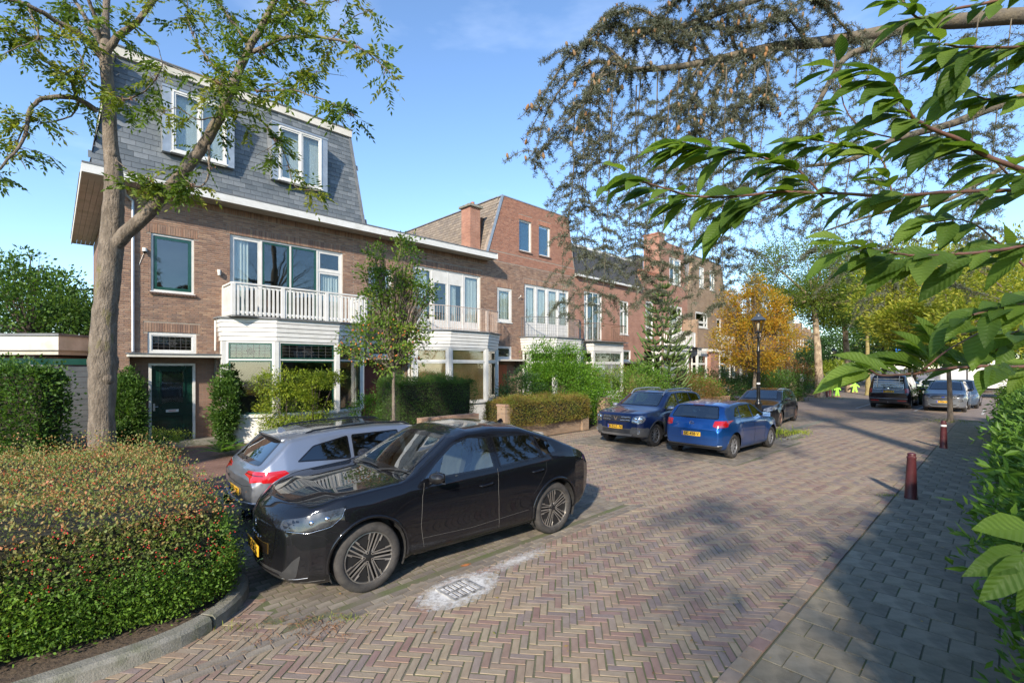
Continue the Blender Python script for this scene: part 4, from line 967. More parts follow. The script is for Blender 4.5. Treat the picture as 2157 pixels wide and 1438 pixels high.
mb = MB(); mb.box(23.2 + o4, 26.2 + o4, -.7, .0, 2.62, 2.72); mb.build('canopy', M_grey, H4)
mb = MB(); mb.add([(o4 + T3, -.15, 7.78), (o4 + T4, -.15, 7.78), (o4 + T4, 8, 7.78), (o4 + T3, 8, 7.78), (o4 + T3, .75, 9.7), (o4 + T4, .75, 9.7), (o4 + T4, 8, 9.7), (o4 + T3, 8, 9.7)], BOXF); mb.build('mansard', M_dtile, H4)
for i in range(30):
    x = T3 + .12 + i * .245; mb = MB(); mb.bar((x + o4, -.175, 7.79), (x + o4, .73, 9.70), .07, .05); mb.build('roof_tile_row', M_dtile, H4)
mb = MB(); mb.box(T3 + o4, T4 + o4, -.25, -.02, 7.66, 7.775); mb.build('gutter', M_white, H4)
mb = MB(); mb.box(T3 + .1 + o4, T4 + o4, .72, 8, 9.702, 9.85); mb.build('roof_fascia', M_white, H4)
# ---------------------------------------------------------------- house five: red gable with chimney
H5 = thing('brick_house', 'red brick house with tall shaped gable and white slatted balcony, behind the monkey puzzle tree', 'house', F(T4, 0), AZ)
o5 = -T4; U5 = (30.6, 32.4, 8.6, 10.6); a5 = (27.2, 28.2, 4.4, 7.0); b5 = (30.6, 32.6, 4.1, 7.0)
simple_front(H5, o5, T4, T5, 7.8, [a5, b5, (27, 32.4, 0, 3.5)], M_bred); shell(H5, o5, T4, T5, 9, 7.8, M_bred)
mb = MB(); mb.box(T4 + o5, 29.4 + o5, .001, .28, 7.8, 9.0); mb.box(29.4 + o5, U5[0] + o5, 0, .28, 7.8, 11.6); mb.box(U5[0] + o5, U5[1] + o5, 0, .28, 7.8, U5[2]); mb.box(U5[0] + o5, U5[1] + o5, 0, .28, U5[3], 11.6)
pr = [(U5[1], 7.8), (T5, 7.8), (T5, 8.6), (33.2, 9.2), (33.0, 10.4), (32.9, 11.6), (U5[1], 11.6)]
mb.prism([(a + o5, b) for a, b in pr], lambda a, b: (a, 0, b), lambda a, b: (a, .28, b)); mb.build('gable_wall', M_bred, H5)
mb = MB(); mb.box(28.95 + o5, 29.75 + o5, -.08, 1.2, 9.0, 12.0); c5 = mb.build('chimney', M_bred, H5)
mb = MB(); mb.box(28.9 + o5, 29.8 + o5, -.13, 1.25, 12.002, 12.12); mb.build('cap', M_terra, c5)
mb = MB(); mb.box(T4 + o5, 28.94 + o5, -.06, .3, 9.002, 9.12); mb.build('corbel_course', M_terra, H5)
for i in range(10): mb = MB(); mb.box(T4 + .1 + i * .23 + o5, T4 + .2 + i * .23 + o5, -.05, -.001, 8.88, 8.99); mb.build('corbel', M_terra, H5)
window(H5, U5[0] + o5, U5[1] + o5, U5[2], U5[3], cols=[.45], fw=.1, sw=.06, cur={(1, 0): (0, 1)})
window(H5, a5[0] + o5, a5[1] + o5, a5[2], a5[3], rows=[.3], fw=.1, cur={(0, 1): (0, 1)})
window(H5, b5[0] + o5, b5[1] + o5, b5[2], b5[3], cols=[.66], rows=[.72], fw=.1, cur={(0, 0): (0, 1)}, lead=None)
bay(H5, o5, [(28.0, 0), (28.0, .8), (31.9, .8), (31.9, 0)], lead=None, nb=2, zt=2.6, zh=3.35, zb=3.85, slant=.02, over=.3, cur={1: (0, .6)})
slat_balustrade(H5, o5, [(29.2, .02), (29.2, 1.0), (32.6, 1.0), (32.6, .02)], 3.9, 1.05, gap=.16)
mb = MB(); mb.box(32.75 + o5, 32.98 + o5, -1.15, 0, 3.9, 6.0); mb.build('balcony_screen', M_btan, H5)
for i in range(14): mb = MB(); mb.box(28.2 + i * .3 + o5, 28.3 + i * .3 + o5, -1.0, -.83, 3.62, 3.80); mb.build('bracket', M_white, H5)
mb = MB(); mb.box(28.3 + o5, 29.2 + o5, 1.4, 4, 9, 10.6); mb.build('roof', M_dtile, H5)
# ---------------------------------------------------------------- house six: tan brick mansard-shaped gable
H6 = thing('brick_house', 'tan brick house with rounded gable shoulder and slim top windows, left of the orange tree', 'house', F(T5, 0), AZ)
o6 = -T5
u6a = (35.6, 36.5, 8.9, 10.6); u6b = (37.6, 38.6, 8.9, 10.6); w6 = (34.9, 37.2, 5.6, 6.9); v6 = (39.0, 39.9, 4.6, 6.6)
simple_front(H6, o6, T5, T6, 7.8, [w6, v6, (34.0, 35.6, 0, 3.4), (37.4, 39.6, 0, 3.4)], M_btan); shell(H6, o6, T5, T6, 9, 7.8, M_btan)
mb = MB(); ZT6 = 11.3
wall(mb, 34.5 + o6, 40.0 + o6, 7.8, ZT6, [(a + o6, b + o6, c, d) for a, b, c, d in (u6a, u6b)])
mb.prism([(a + o6, b) for a, b in [(T5, 7.8), (34.5, 7.8), (34.5, ZT6), (34.3, 10.3), (34.05, 9.2), (33.7, 8.5)]], lambda a, b: (a, 0, b), lambda a, b: (a, .28, b))
mb.prism([(a + o6, b) for a, b in [(40.0, 7.8), (T6, 7.8), (40.7, 9.2), (40.0, ZT6)]], lambda a, b: (a, 0, b), lambda a, b: (a, .28, b)); mb.build('gable_wall', M_btan, H6)
mb = MB(); mb.prism([(a + o6, b) for a, b in [(T5 + .02, 8.3), (33.7, 8.5), (34.05, 9.2), (34.3, 10.3), (34.5, ZT6), (33.9, ZT6 + .1), (33.6, 10.2)]], lambda a, b: (a, .285, b), lambda a, b: (a, 7, b)); mb.build('roof_cheek', M_zinc, H6)
mb = MB(); mb.box(34.45 + o6, 40.05 + o6, -.04, .3, ZT6 + .002, ZT6 + .07); mb.build('parapet_cap', M_grey, H6)
for w_ in (u6a, u6b): window(H6, w_[0] + o6, w_[1] + o6, w_[2], w_[3], fw=.12, sw=.04, cols=[.5])
window(H6, w6[0] + o6, w6[1] + o6, w6[2], w6[3], cols=[.75], rows=[.35], fw=.12); window(H6, v6[0] + o6, v6[1] + o6, v6[2], v6[3], rows=[.6], fw=.1, cur={(0, 0): (0, 1)})
bay(H6, o6, [(37.4, 0), (37.4, .9), (39.6, .9), (39.6, 0)], lead=None, nb=2, zh=3.35, zb=3.85, slant=.02, over=.25)
bay(H6, o6, [(34.0, 0), (34.0, .6), (35.6, .6), (35.6, 0)], lead=None, nb=2, zh=3.35, zb=3.85, slant=.02, over=.2)
mb = MB(); mb.box(35.7 + o6, 37.3 + o6, -.9, 0, 0, 3.8); mb.build('brick_pier', M_bred, H6)
for i in range(18): mb = MB(); mb.box(34.0 + i * .32 + o6, 34.1 + i * .32 + o6, -1.1, -.93, 3.62, 3.80); mb.build('bracket', M_white, H6)
mb = MB(); mb.box(37.3 + o6, 39.7 + o6, -1.12, -1.06, 3.9, 5.0); mb.build('balcony_panel', M_cream, H6)
mb = MB(); mb.box(39.9 + o6, T6 + .8 + o6, -.9, 0, 2.6, 2.72); mb.build('canopy', M_cream, H6)
# ---------------------------------------------------------------- the row farther on, where the street bends
EV = Vector((.648, .761, 0)); EN = Vector((.761, -.648, 0)); EZ = math.atan2(.761, .648); P0 = F(T6, 0) + EV * .4
far = [(7.5, 9.4, M_bbrn, 'far brown brick house with white roof box behind the orange tree', 'flat'), (7.0, 8.6, M_bbrn, 'far brown house with rounded stepped gable between orange tree and first plane trunk', 'gable'),
       (7.5, 9.2, M_bbrn, 'far dark brick house with tall narrow windows just left of the first plane trunk', 'tower'), (8.0, 9.6, M_btan, 'far pale brick house with white balcony bay right of the first plane trunk', 'bay'),
       (8.0, 9.0, M_btan, 'far pale brick house with crenellated top left of the second plane trunk', 'cren'), (9.0, 8.4, M_btan, 'farthest brick house of the row, mostly hidden by green trees', 'cren'), (12, 8.0, M_bbrn, 'low far brick block closing the row behind the trees', 'flat')]
s = 0.0
for i, (w, h, m, lab, kind) in enumerate(far):
    H = thing('brick_house', lab, 'house', P0 + EV * s + EN * (0.0 if kind != 'tower' else .9), EZ); s += w + .02
    hol = []; n_ = 3 if w < 8 else 4
    for k in range(n_):
        x = w * (k + .5) / n_; hol += [(x - .55, x + .55, .9, 2.7), (x - .5, x + .5, 4.1 if kind == 'tower' else 4.5, 6.6)]
    mb = MB(); wall(mb, 0, w, 0, 7.2, hol); mb.build('wall', m, H)
    mb = MB(); mb.box(0, .2, .28, 8, 0, 7.2); mb.box(w - .2, w, .28, 8, 0, 7.2); mb.box(.2, w - .2, 7.8, 8, 0, 7.2); mb.box(.2, w - .2, .28, 7.8, 3.2, 3.4); mb.box(0, w, .0, 8, 7.202, 7.32); mb.build('side_wall', m, H)
    for a, b, c, d in hol: window(H, a, b, c, d, cols=[.5], rows=[.65] if d > 4 else None, fw=.1, sw=.05, cur={(0, 0): (0, 1)} if rng.random() < .6 else None)
    if kind == 'flat': mb = MB(); mb.box(.6, w - 1, .8, 7.5, 7.322, h); mb.build('roof_box', mat('pale_cladding', (.45, .46, .47), rough=.7), H); mb = MB(); mb.box(.5, w - .9, .7, 7.6, h + .002, h + .25); mb.build('roof_fascia', M_white, H)
    if kind == 'gable':
        pr = [(0.3, 7.321), (w - .3, 7.321), (w - .8, 8.0)] + [(w / 2 + 1.6 * math.cos(a), 8.2 + 1.1 * math.sin(a)) for a in np.linspace(0, PI, 9)] + [(.8, 8.0)]
        mb = MB(); mb.prism(pr, lambda a, b: (a, 0, b), lambda a, b: (a, .4, b)); mb.build('gable_wall', m, H); mb = MB(); mb.box(w - 1.3, w - .5, .6, 1.4, 7.321, 10.2); mb.build('chimney', m, H)
    if kind == 'tower':
        mb = MB(); mb.box(.5, w - .5, -.02, 7, 7.321, 8.2); mb.build('parapet', m, H); mb = MB(); mb.box(1.5, 3.6, -.8, 0, 3.0, 3.2); mb.build('balcony', M_white, H); slat_balustrade(H, 0, [(1.5, .02), (1.5, .8), (3.6, .8), (3.6, .02)], 7.35, .9, gap=.2)
    if kind == 'bay':
        mb = MB(); mb.box(2, 4.4, -.6, .2, 6.9, 9.0); mb.build('bay_tower', M_cream, H); mb = MB(); mb.box(1.8, 4.6, -.8, .4, 9.002, 9.3); mb.build('cornice', M_white, H); mb = MB(); mb.box(5.2, 6.0, .3, 1.2, 7.321, 9.8); mb.build('chimney', M_bred, H)
    if kind == 'cren':
        for k in range(5): mb = MB(); mb.box(k * w / 5 + .05, k * w / 5 + w / 9, 0, .5, 7.321, 7.7 + .5 * (k % 2) + .3); mb.build('merlon', m, H)
        mb = MB(); mb.box(w * .4, w * .4 + .9, 1, 2, 7.321, 9.4); mb.build('chimney', m, H)
# ---------------------------------------------------------------- across the street, seen only mirrored in panes and paintwork
for i in range(4):
    w = 8.0; H = thing('brick_house', 'brick house across the street, mirrored in the windows and the black car', 'house', F(-2 + (i + 1) * 8.02, 36), AZ + PI, 'houses across the street')
    hol = [(.9, 2.4, 1, 2.9), (3.2, 6.6, .9, 2.9), (.9, 2.4, 4.4, 6.4), (3.6, 6.4, 4.4, 6.4)]; mb = MB(); wall(mb, 0, w, 0, 7.4, hol); mb.box(0, w, .3, 8, 7.402, 7.5); mb.build('wall', M_bred if i % 2 else M_bbrn, H)
    for a, b, c, d in hol: window(H, a, b, c, d, cols=[.5], fw=.1, sw=.06, cur={(0, 0): (0, 1), (1, 0): (0, 1)})
    mb = MB(); mb.prism([(.0, 7.51), (w, 7.51), (w - 1.2, 10.2), (1.2, 10.2)], lambda a, b: (a, .1 + (b - 7.5) * .5, b), lambda a, b: (a, 7, b)); mb.build('roof', M_terra, H)
    mb = MB(); mb.box(3.2, 6.8, -1, 0, 3.2, 3.9); mb.build('bay', M_white, H)
# ---------------------------------------------------------------- garage on the far left, gate, fence
GA = thing('garage', 'low garage with wide white fascia at the left edge, beyond the tall green hedge', 'garage', (-26, 16.2, 0), 0)
mb = MB(); mb.box(0, 10.2, .3, 7, 0, 2.75); mb.build('wall', M_bdark, GA)
mb = MB(); mb.box(-.2, 11.0, -.5, 7.2, 2.95, 3.42); mb.build('fascia', M_cream, GA)
mb = MB(); mb.box(-.25, 11.06, -.56, 7.25, 3.422, 3.5); mb.build('roof_edge', M_grey, GA)
mb = MB(); mb.box(-.1, 10.9, -.4, 7.1, 2.80, 2.948); mb.build('soffit', M_soffit, GA)
mb = MB(); mb.box(8.0, 9.9, .24, .298, .05, 2.5); mb.build('garage_door', M_grey, GA)
gl_ = thing('wall_lamp', 'small lamp hanging under the white fascia of the garage', 'lamp', (-16.5, 16.3, 2.5), 0)
mb = MB(); mb.box(-.12, .12, 0, .2, .1, .28); mb.build('housing', M_grey, gl_); mb = MB(); mb.box(-.1, .1, .02, .18, 0, .098); mb.build('shade', M_white, gl_)
M_gate = mat('grey_gate', (.075, .082, .085), (.11, .115, .115), sc=3, rough=.6)
GT = thing('garden_gate', 'tall grey wooden gate of horizontal boards under a green lintel, left of the forked tree', 'gate', F(T0 - 2.6, -.6), AZ)
for i in range(15): mb = MB(); mb.box(.05, 2.3, 0, .03, .1 + i * .155, .1 + i * .155 + .147); mb.build('board', M_gate, GT)
mb = MB(); mb.box(-.35, 2.45, -.05, .09, 2.45, 2.62); mb.build('lintel', M_green, GT)
for x in (-.08, 2.36): mb = MB(); mb.box(x, x + .11, -.03, .09, 0, 2.448); mb.build('post', M_gate, GT)
# low garden walls along the bays
def gwall(n, lab, t0, t1, nn, h, m=M_btan, pillars=(), th=.22):
    w_ = thing('garden_wall', lab, 'garden wall', F(t0, nn), AZ); L_ = t1 - t0
    mb = MB(); mb.box(0, L_, -th / 2, th / 2, -.05, h - .07); mb.build('wall', m, w_)
    k = int(L_ / .075); me = None
    for i in range(k):
        if me is None: mb = MB(); mb.box(-.033, .033, -th / 2 - .01, th / 2 + .01, h - .068, h); me = mb.mesh('coping_brick'); me.materials.append(M_copb)
        if i < 150: link('coping_brick', me, w_, None, (L_ * (i + .5) / k, 0, rng.normal(0, .002)))
    for x in pillars:
        mb = MB(); mb.box(x - .19, x + .19, -.19, .19, -.05, h + .35); p = mb.build('pillar', m, w_); mb = MB(); mb.box(x - .21, x + .21, -.21, .21, h + .351, h + .41); mb.build('capping', M_copb, p)
    return w_
M_copb = mat('coping_brick', (1, 1, 1), (.8, .78, .75), sc=4, rough=.9, cols=[(.30, .19, .13), (.36, .235, .165), (.26, .16, .115)], bump=.4)
gwall(0, 'low brick garden wall in front of the yew hedge, its coping just above the black roofs', 4.9, 7.0, 5.9, .95, M_btan)
gwall(0, 'low brick garden wall under the yellowing hedge, ending in a pillar at the road', 7.9, 12.2, 6.15, .78, M_btan, pillars=(0.1, 4.1))
gwall(0, 'short brick garden wall with pillar left of the blue off-road car', 13.3, 17.0, 6.1, .75, M_btan, pillars=(.2,))
gwall(0, 'low brick garden wall behind the parked cars under the brown bushes', 18.2, 26.0, 6.1, .7, M_btan)
# ================================================================ VEGETATION
def unit(a): return a / (np.linalg.norm(a, axis=-1, keepdims=True) + 1e-9)
def leafcards(P, ax, L, asp=.5, flat=.6, fold=.15, r=None):
    """folded two-triangle leaves: P Nx3 bases, ax Nx3 directions, L length(s)"""
    n = len(P); ax = unit(ax); L = np.broadcast_to(np.asarray(L, float), (n,))[:, None]
    nr = rng.normal(0, 1, (n, 3)) * (1 - flat); nr[:, 2] += flat * 1.2
    b = unit(np.cross(ax, nr)); nn = np.cross(b, ax)
    tip = P + ax * L; mid = P + ax * L * .45 + nn * L * fold * .5
    V = np.stack([P, mid + b * L * asp * .5 - nn * L * fold, tip - nn * L * .06, mid - b * L * asp * .5 - nn * L * fold], 1)
    Fa = np.array([(0, 1, 2), (0, 2, 3)])[None] + (np.arange(n) * 4)[:, None, None]
    return V.reshape(-1, 3), Fa.reshape(-1, 3), np.repeat(rng.random(n) if r is None else r, 2)

def sph(n): v = rng.normal(0, 1, (n, 3)); return unit(v)
def lump(P, f=1.0, ph=0.0):                               # cheap smooth noise in [-1,1]
    return (np.sin(P[:, 0] * 1.7 * f + ph) * np.sin(P[:, 1] * 1.9 * f + 1.3 + ph) + np.sin(P[:, 2] * 2.3 * f + 2.1 + ph) * np.sin(P[:, 0] * .9 * f + P[:, 1] * 1.1 * f + .7)
            + .5 * np.sin(P[:, 0] * 4.1 * f + P[:, 2] * 3.7 * f + ph) * np.sin(P[:, 1] * 4.7 * f - P[:, 2] * 2.1 * f)) / 2.5

def crown(c, rad, nclump, per, csize, L, asp=.5, flat=.5, shell_=.55, up=.2, droop=0.0, cut=None, sq=1.0, hue=.5):
    """clumps of leaves through an uneven ellipsoid: returns arrays and the clump centres"""
    c = np.array(c, float); rad = np.array(rad, float)
    d = sph(nclump * 2); r = shell_ + (1 - shell_) * rng.random(len(d)) ** .7; r *= 1 + .22 * lump(d * 2.2, 1.3, rng.random() * 6)
    Cc = c + d * rad * r[:, None]
    if cut is not None: Cc = Cc[cut(Cc)]
    Cc = Cc[:nclump]; k = len(Cc)
    sz = csize * rng.uniform(.6, 1.3, k); n = rng.poisson(per, k) + 3
    idx = np.repeat(np.arange(k), n); off = rng.normal(0, 1, (len(idx), 3)) * sz[idx][:, None] * np.array([1, 1, .6])
    P = Cc[idx] + off; out = unit(P - c) * .7 + unit(off) * .6 + rng.normal(0, .35, P.shape); out[:, 2] += up - droop
    cr_ = rng.random(k); rr = np.clip(hue * cr_[idx] + (1 - hue) * rng.random(len(idx)), 0, .999)
    V, Fa, R_ = leafcards(P, out, L * rng.uniform(.7, 1.25, len(P)), asp, flat, r=rr)
    return V, Fa, R_, Cc

def limbs(nb, base, tips, r0, r1=.008, wob=.12, seg=5, rise=.35, n=5):
    for tp in tips:
        b = np.array(base, float); t = np.array(tp, float); d = t - b; L_ = np.linalg.norm(d)
        ctl = b + d * .5 + np.array([0, 0, rise * L_ * .35]) + rng.normal(0, wob * L_ * .25, 3)
        s = np.linspace(0, 1, seg)[:, None]; pts = (1 - s) ** 2 * b + 2 * s * (1 - s) * ctl + s * s * t
        nb.tube(pts, np.linspace(r0, r1, seg), n)

def hedgebox(parent, name, x0, x1, y0, y1, z0, z1, n, L, m, bulge=.12, asp=.55, mcore=None, top=True, flat=.4, ph=0.0, spike=0.0, faces=('f', 'l', 'r', 't', 'b'), round_=.25, hue=.55, wild=.35, keep=None, core=True, rf=None):
    """leaves over a rounded box in the parent's own frame, and a twiggy core"""
    lx, ly, lz = x1 - x0, y1 - y0, z1 - z0; A = {'f': lx * lz, 'b': lx * lz, 'l': ly * lz, 'r': ly * lz, 't': lx * ly * 1.15}
    tot = sum(A[f] for f in faces); Ps = []; Ns = []
    for f in faces:
        k = int(n * A[f] / tot); a = rng.random(k); b = rng.random(k); o = np.zeros(k)
        if f == 'f': P = np.stack([x0 + a * lx, np.full(k, y0), z0 + b * lz], 1); Nn = (0, -1, 0)
        if f == 'b': P = np.stack([x0 + a * lx, np.full(k, y1), z0 + b * lz], 1); Nn = (0, 1, 0)
        if f == 'l': P = np.stack([np.full(k, x0), y0 + a * ly, z0 + b * lz], 1); Nn = (-1, 0, 0)
        if f == 'r': P = np.stack([np.full(k, x1), y0 + a * ly, z0 + b * lz], 1); Nn = (1, 0, 0)
        if f == 't': P = np.stack([x0 + a * lx, y0 + b * ly, np.full(k, z1)], 1); Nn = (0, 0, 1)
        Ps.append(P); Ns.append(np.tile(np.array(Nn, float), (k, 1)))
    P = np.concatenate(Ps); Nn = np.concatenate(Ns); c = np.array([(x0 + x1) / 2, (y0 + y1) / 2, (z0 + z1) / 2]); h = np.array([lx, ly, lz]) / 2
    q = (P - c) / h; rr = min(round_, min(h) * .9)                       # round the edges
    inner = np.clip(P - c, -(h - rr), h - rr); dlt = P - c - inner; ln = np.linalg.norm(dlt, axis=1, keepdims=True); P = c + inner + np.where(ln > rr, dlt / (ln + 1e-9) * rr, dlt)
    Nn = unit(np.where(ln > 1e-6, dlt, Nn) + Nn * .3)
    if keep is not None: kk = keep(P); P = P[kk]; Nn = Nn[kk]
    dep = np.abs(rng.normal(0, 1, len(P))) * bulge * .6
    P = P + Nn * (lump(P, 2.0, ph) * bulge - dep + spike * (rng.random(len(P)) ** 8))[:, None]
    ax = Nn * .55 + rng.normal(0, wild, P.shape); ax[:, 2] += .28
    tone = (lump(P, 3.1, ph + 2) * .5 + .5); r = np.clip(hue * tone + (1 - hue) * rng.random(len(P)), 0, .999)
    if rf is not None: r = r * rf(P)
    V, Fa, R_ = leafcards(P, ax, L * rng.uniform(.65, 1.25, len(P)), asp, flat, r=r)
    me = npmesh(name, V, Fa, R_); o = link('leaves', me, parent, m)
    if not core: return o
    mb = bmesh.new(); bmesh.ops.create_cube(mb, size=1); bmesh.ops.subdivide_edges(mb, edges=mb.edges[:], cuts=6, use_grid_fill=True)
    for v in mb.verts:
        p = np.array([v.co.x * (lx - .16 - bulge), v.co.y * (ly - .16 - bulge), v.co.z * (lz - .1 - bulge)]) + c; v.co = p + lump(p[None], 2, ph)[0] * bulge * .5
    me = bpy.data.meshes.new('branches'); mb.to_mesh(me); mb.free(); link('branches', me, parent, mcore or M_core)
    return o
def at_world(o, V): return V

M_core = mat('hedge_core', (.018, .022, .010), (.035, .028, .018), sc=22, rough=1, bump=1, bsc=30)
M_bark = mat('grey_bark', (.235, .19, .145), (.12, .095, .07), sc=11, rough=.95, bump=1.0, bsc=26, bdist=.06, dirt=(.16, .15, .03), dsc=2.2, dthr=(.56, .66), vec=(1, 1, .4))
M_bark2 = mat('dark_bark', (.10, .075, .055), (.06, .045, .035), sc=12, rough=.95, bump=.8, bsc=30)
M_bark3 = mat('pale_flaking_bark', (.42, .33, .22), (.20, .14, .09), sc=6, rough=.95, bump=1.0, bsc=12, dirt=(.12, .08, .05), dsc=4, dthr=(.54, .62), vec=(1, 1, .6))
M_bark4 = mat('yellow_lit_bark', (.32, .27, .10), (.20, .15, .07), sc=6, rough=.95, bump=.6)  # yellow light on the trunk put into the bark colour
M_twigd = mat('twig', (.09, .06, .05), (.055, .04, .035), sc=10, rough=.9)
LG = leafmat('leaf_green', [(.025, .055, .012), (.05, .11, .018), (.085, .165, .028), (.13, .22, .04)])
LBR = leafmat('leaf_bright', [(.03, .08, .01), (.07, .17, .015), (.13, .27, .02), (.21, .34, .03)])
LBK = leafmat('leaf_bank', [(.03, .07, .015), (.07, .15, .02), (.13, .25, .03), (.22, .33, .05)])
LDK = leafmat('leaf_dark', [(.015, .04, .014), (.03, .07, .02), (.05, .11, .03), (.075, .15, .035)], trans=.25)
LYG = leafmat('leaf_yellow_green', [(.07, .12, .015), (.15, .22, .02), (.26, .32, .03), (.36, .36, .05)])
LYE = leafmat('leaf_yellow', [(.12, .19, .02), (.24, .30, .03), (.38, .38, .05), (.48, .42, .07)], trans=.45)
LOR = leafmat('leaf_orange', [(.20, .20, .025), (.36, .28, .03), (.46, .27, .03), (.48, .18, .02)], trans=.45)
LCO = leafmat('leaf_cotoneaster', [(.10, .16, .035), (.15, .21, .05), (.22, .26, .08), (.31, .25, .09), (.43, .18, .08), (.50, .12, .06)])
LGS = leafmat('leaf_green_shrub', [(.04, .09, .015), (.08, .16, .02), (.14, .25, .03), (.24, .34, .05)])
LRED = leafmat('leaf_rusty', [(.06, .08, .02), (.14, .11, .03), (.22, .12, .04), (.25, .08, .04)])
LASH = leafmat('leaf_ash', [(.05, .09, .010), (.09, .15, .018), (.15, .21, .025), (.24, .25, .04)], trans=.45)
LAPP = leafmat('leaf_apple', [(.055, .11, .018), (.10, .18, .025), (.16, .25, .035), (.28, .24, .05)], trans=.35)
M_berry = mat('berry', (.45, .03, .015), rough=.35)
M_apple = mat('crab_apple', (.50, .22, .04), (.38, .07, .02), sc=30, rough=.35)

def blob_np(r, k=5, rings=3):
    V = [(0, 0, -r)]
    for j in range(1, rings):
        a = -PI / 2 + PI * j / rings
        for i in range(k): V.append((r * math.cos(a) * math.cos(2 * PI * i / k), r * math.cos(a) * math.sin(2 * PI * i / k), r * math.sin(a)))
    V.append((0, 0, r)); Fa = []
    for i in range(k): Fa.append((0, 1 + (i + 1) % k, 1 + i))
    for j in range(rings - 2):
        for i in range(k): p, q = 1 + j * k + i, 1 + j * k + (i + 1) % k; Fa += [(p, q, q + k), (p, q + k, p + k)]
    b = 1 + (rings - 2) * k
    for i in range(k): Fa.append((len(V) - 1, b + i, b + (i + 1) % k))
    return np.array(V), np.array(Fa)
def scatter(P, V0, F0):
    n = len(P); V = P[:, None, :] + V0[None]; Fa = F0[None] + (np.arange(n) * len(V0))[:, None, None]; return V.reshape(-1, 3), Fa.reshape(-1, 3)

# ---- cotoneaster hedge at the kerb corner, with the green shrub growing through its foot
ch_ = thing('cotoneaster_hedge', 'broad clipped hedge of red-berried cotoneaster filling the kerb corner, lower left', 'hedge', F(-5.2, 9.6), AZ)
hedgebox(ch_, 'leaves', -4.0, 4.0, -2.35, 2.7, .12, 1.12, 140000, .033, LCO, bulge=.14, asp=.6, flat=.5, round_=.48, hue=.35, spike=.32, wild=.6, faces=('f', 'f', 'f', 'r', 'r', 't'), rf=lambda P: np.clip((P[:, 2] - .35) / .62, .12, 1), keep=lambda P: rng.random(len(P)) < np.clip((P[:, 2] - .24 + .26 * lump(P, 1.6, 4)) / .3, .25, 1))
k = 3000; P = np.stack([rng.uniform(-3.9, 4.0, k), rng.uniform(-2.3, 2.5, k), np.full(k, 1.14)], 1); P[:, 2] += lump(P, 2.0, 0) * .07 - rng.random(k) * .03
e_ = rng.random(k) < .42; P[e_, 1] = -2.38 - rng.random(e_.sum()) * .05; P[e_, 2] = rng.uniform(.3, 1.1, e_.sum())
P = np.repeat(P[:1000], 3, 0) + rng.normal(0, .016, (3000, 3))
V, Fa = scatter(P, *blob_np(.0078, 4, 2)); link('berries', npmesh('berries', V, Fa), ch_, M_berry)['kind'] = 'stuff'
gs_ = thing('green_shrub', 'bright green small-leaved shrub spilling from under the cotoneaster towards the kerb', 'shrub', F(-5.2, 9.6), AZ)
hedgebox(gs_, 'leaves', -4.0, 4.06, -2.50, -1.0, .05, 1.0, 84000, .036, LGS, core=False, bulge=.12, asp=.5, round_=.3, ph=3.0, faces=('f', 'r'), flat=.4, spike=.12, wild=.5, keep=lambda P: rng.random(len(P)) < np.clip((.70 + .26 * lump(P, 1.6, 4) - P[:, 2]) / .30, .08, 1))
nb = NB()
for i in range(60):
    x = rng.uniform(-3.6, 3.9); p0 = np.array([x, rng.uniform(-2.0, -1.2), .05]); p1 = p0 + np.array([rng.normal(0, .25), -.25, .55]); nb.tube(catmull([p0, (p0 + p1) / 2 + rng.normal(0, .06, 3), p1, p1 + np.array([rng.normal(0, .2), -.25, .12])], 3), np.linspace(.012, .003, 10), 4)
nb.build('stems', M_twigd, gs_)
jn = thing('juniper', 'blue-green juniper at the right foot of the cotoneaster beside the parking bay', 'shrub', F(-1.35, 10.9, .06), AZ)
V, Fa, R_, _ = crown((0, 0, .28), (.35, 1.0, .35), 260, 40, .07, .05, asp=.22, flat=.3, up=.5)
link('leaves', npmesh('leaves', V, Fa, R_), jn, leafmat('leaf_juniper', [(.02, .055, .03), (.05, .10, .06), (.10, .17, .10), (.14, .20, .10)], trans=.2))
# ---- tall green hedge at the left
lh = thing('tall_hedge', 'tall green hedge of broad glossy leaves at the left edge, before the garage', 'hedge', (-11.2, 8.9, 0), R(4))
hedgebox(lh, 'leaves', -3.2, 2.45, -.3, .55, .1, 2.42, 34000, .062, LG, bulge=.16, asp=.7, flat=.45, round_=.3, ph=1, spike=.25, faces=('f', 'r', 't', 'l'))
V, Fa, R_, _ = crown((-1.2, .2, 2.35), (1.9, .5, .28), 120, 40, .12, .055, asp=.65, up=.6); link('new_growth', npmesh('new_growth', V, Fa, R_), lh, LYG)

# ---- the forked tree: traced limbs, feathered leaves
TD = 8.0
def tp(u, v, dz=0.0): return PX(u, v, TD + dz)
tr = thing('tree', 'large forked ash-like tree with thick grey mossy trunk before the corner house', 'tree', (PX(217, 960, TD).x, TD, 0))
base = tr.location.copy()
class LB(NB):
    def tube(s, pts, rad, n=5, r=.5): NB.tube(s, np.array([tuple(p) for p in pts]) - np.array(tuple(base)), rad, n, r)
trunk = LB()
def px2(lst, k=5): return catmull([tp(*a) for a in lst], k)
main = px2([(215, 1075, .0), (214, 940, 0), (214, 850, 0), (216, 760, 0), (219, 680, 0), (226, 600, 0), (234, 520, 0), (238, 440, 0), (240, 370, 0), (232, 300, 0), (228, 200, 0), (222, 120, 0), (222, 40, .1), (228, -60, .3), (232, -160, .5)], 6)
rr = np.interp(np.linspace(0, 14, len(main)), [0, 1, 2, 3, 4, 5, 6, 7, 8, 9, 10, 11, 12, 14], [.29, .255, .235, .265, .225, .215, .225, .19, .17, .135, .115, .115, .07, .05])
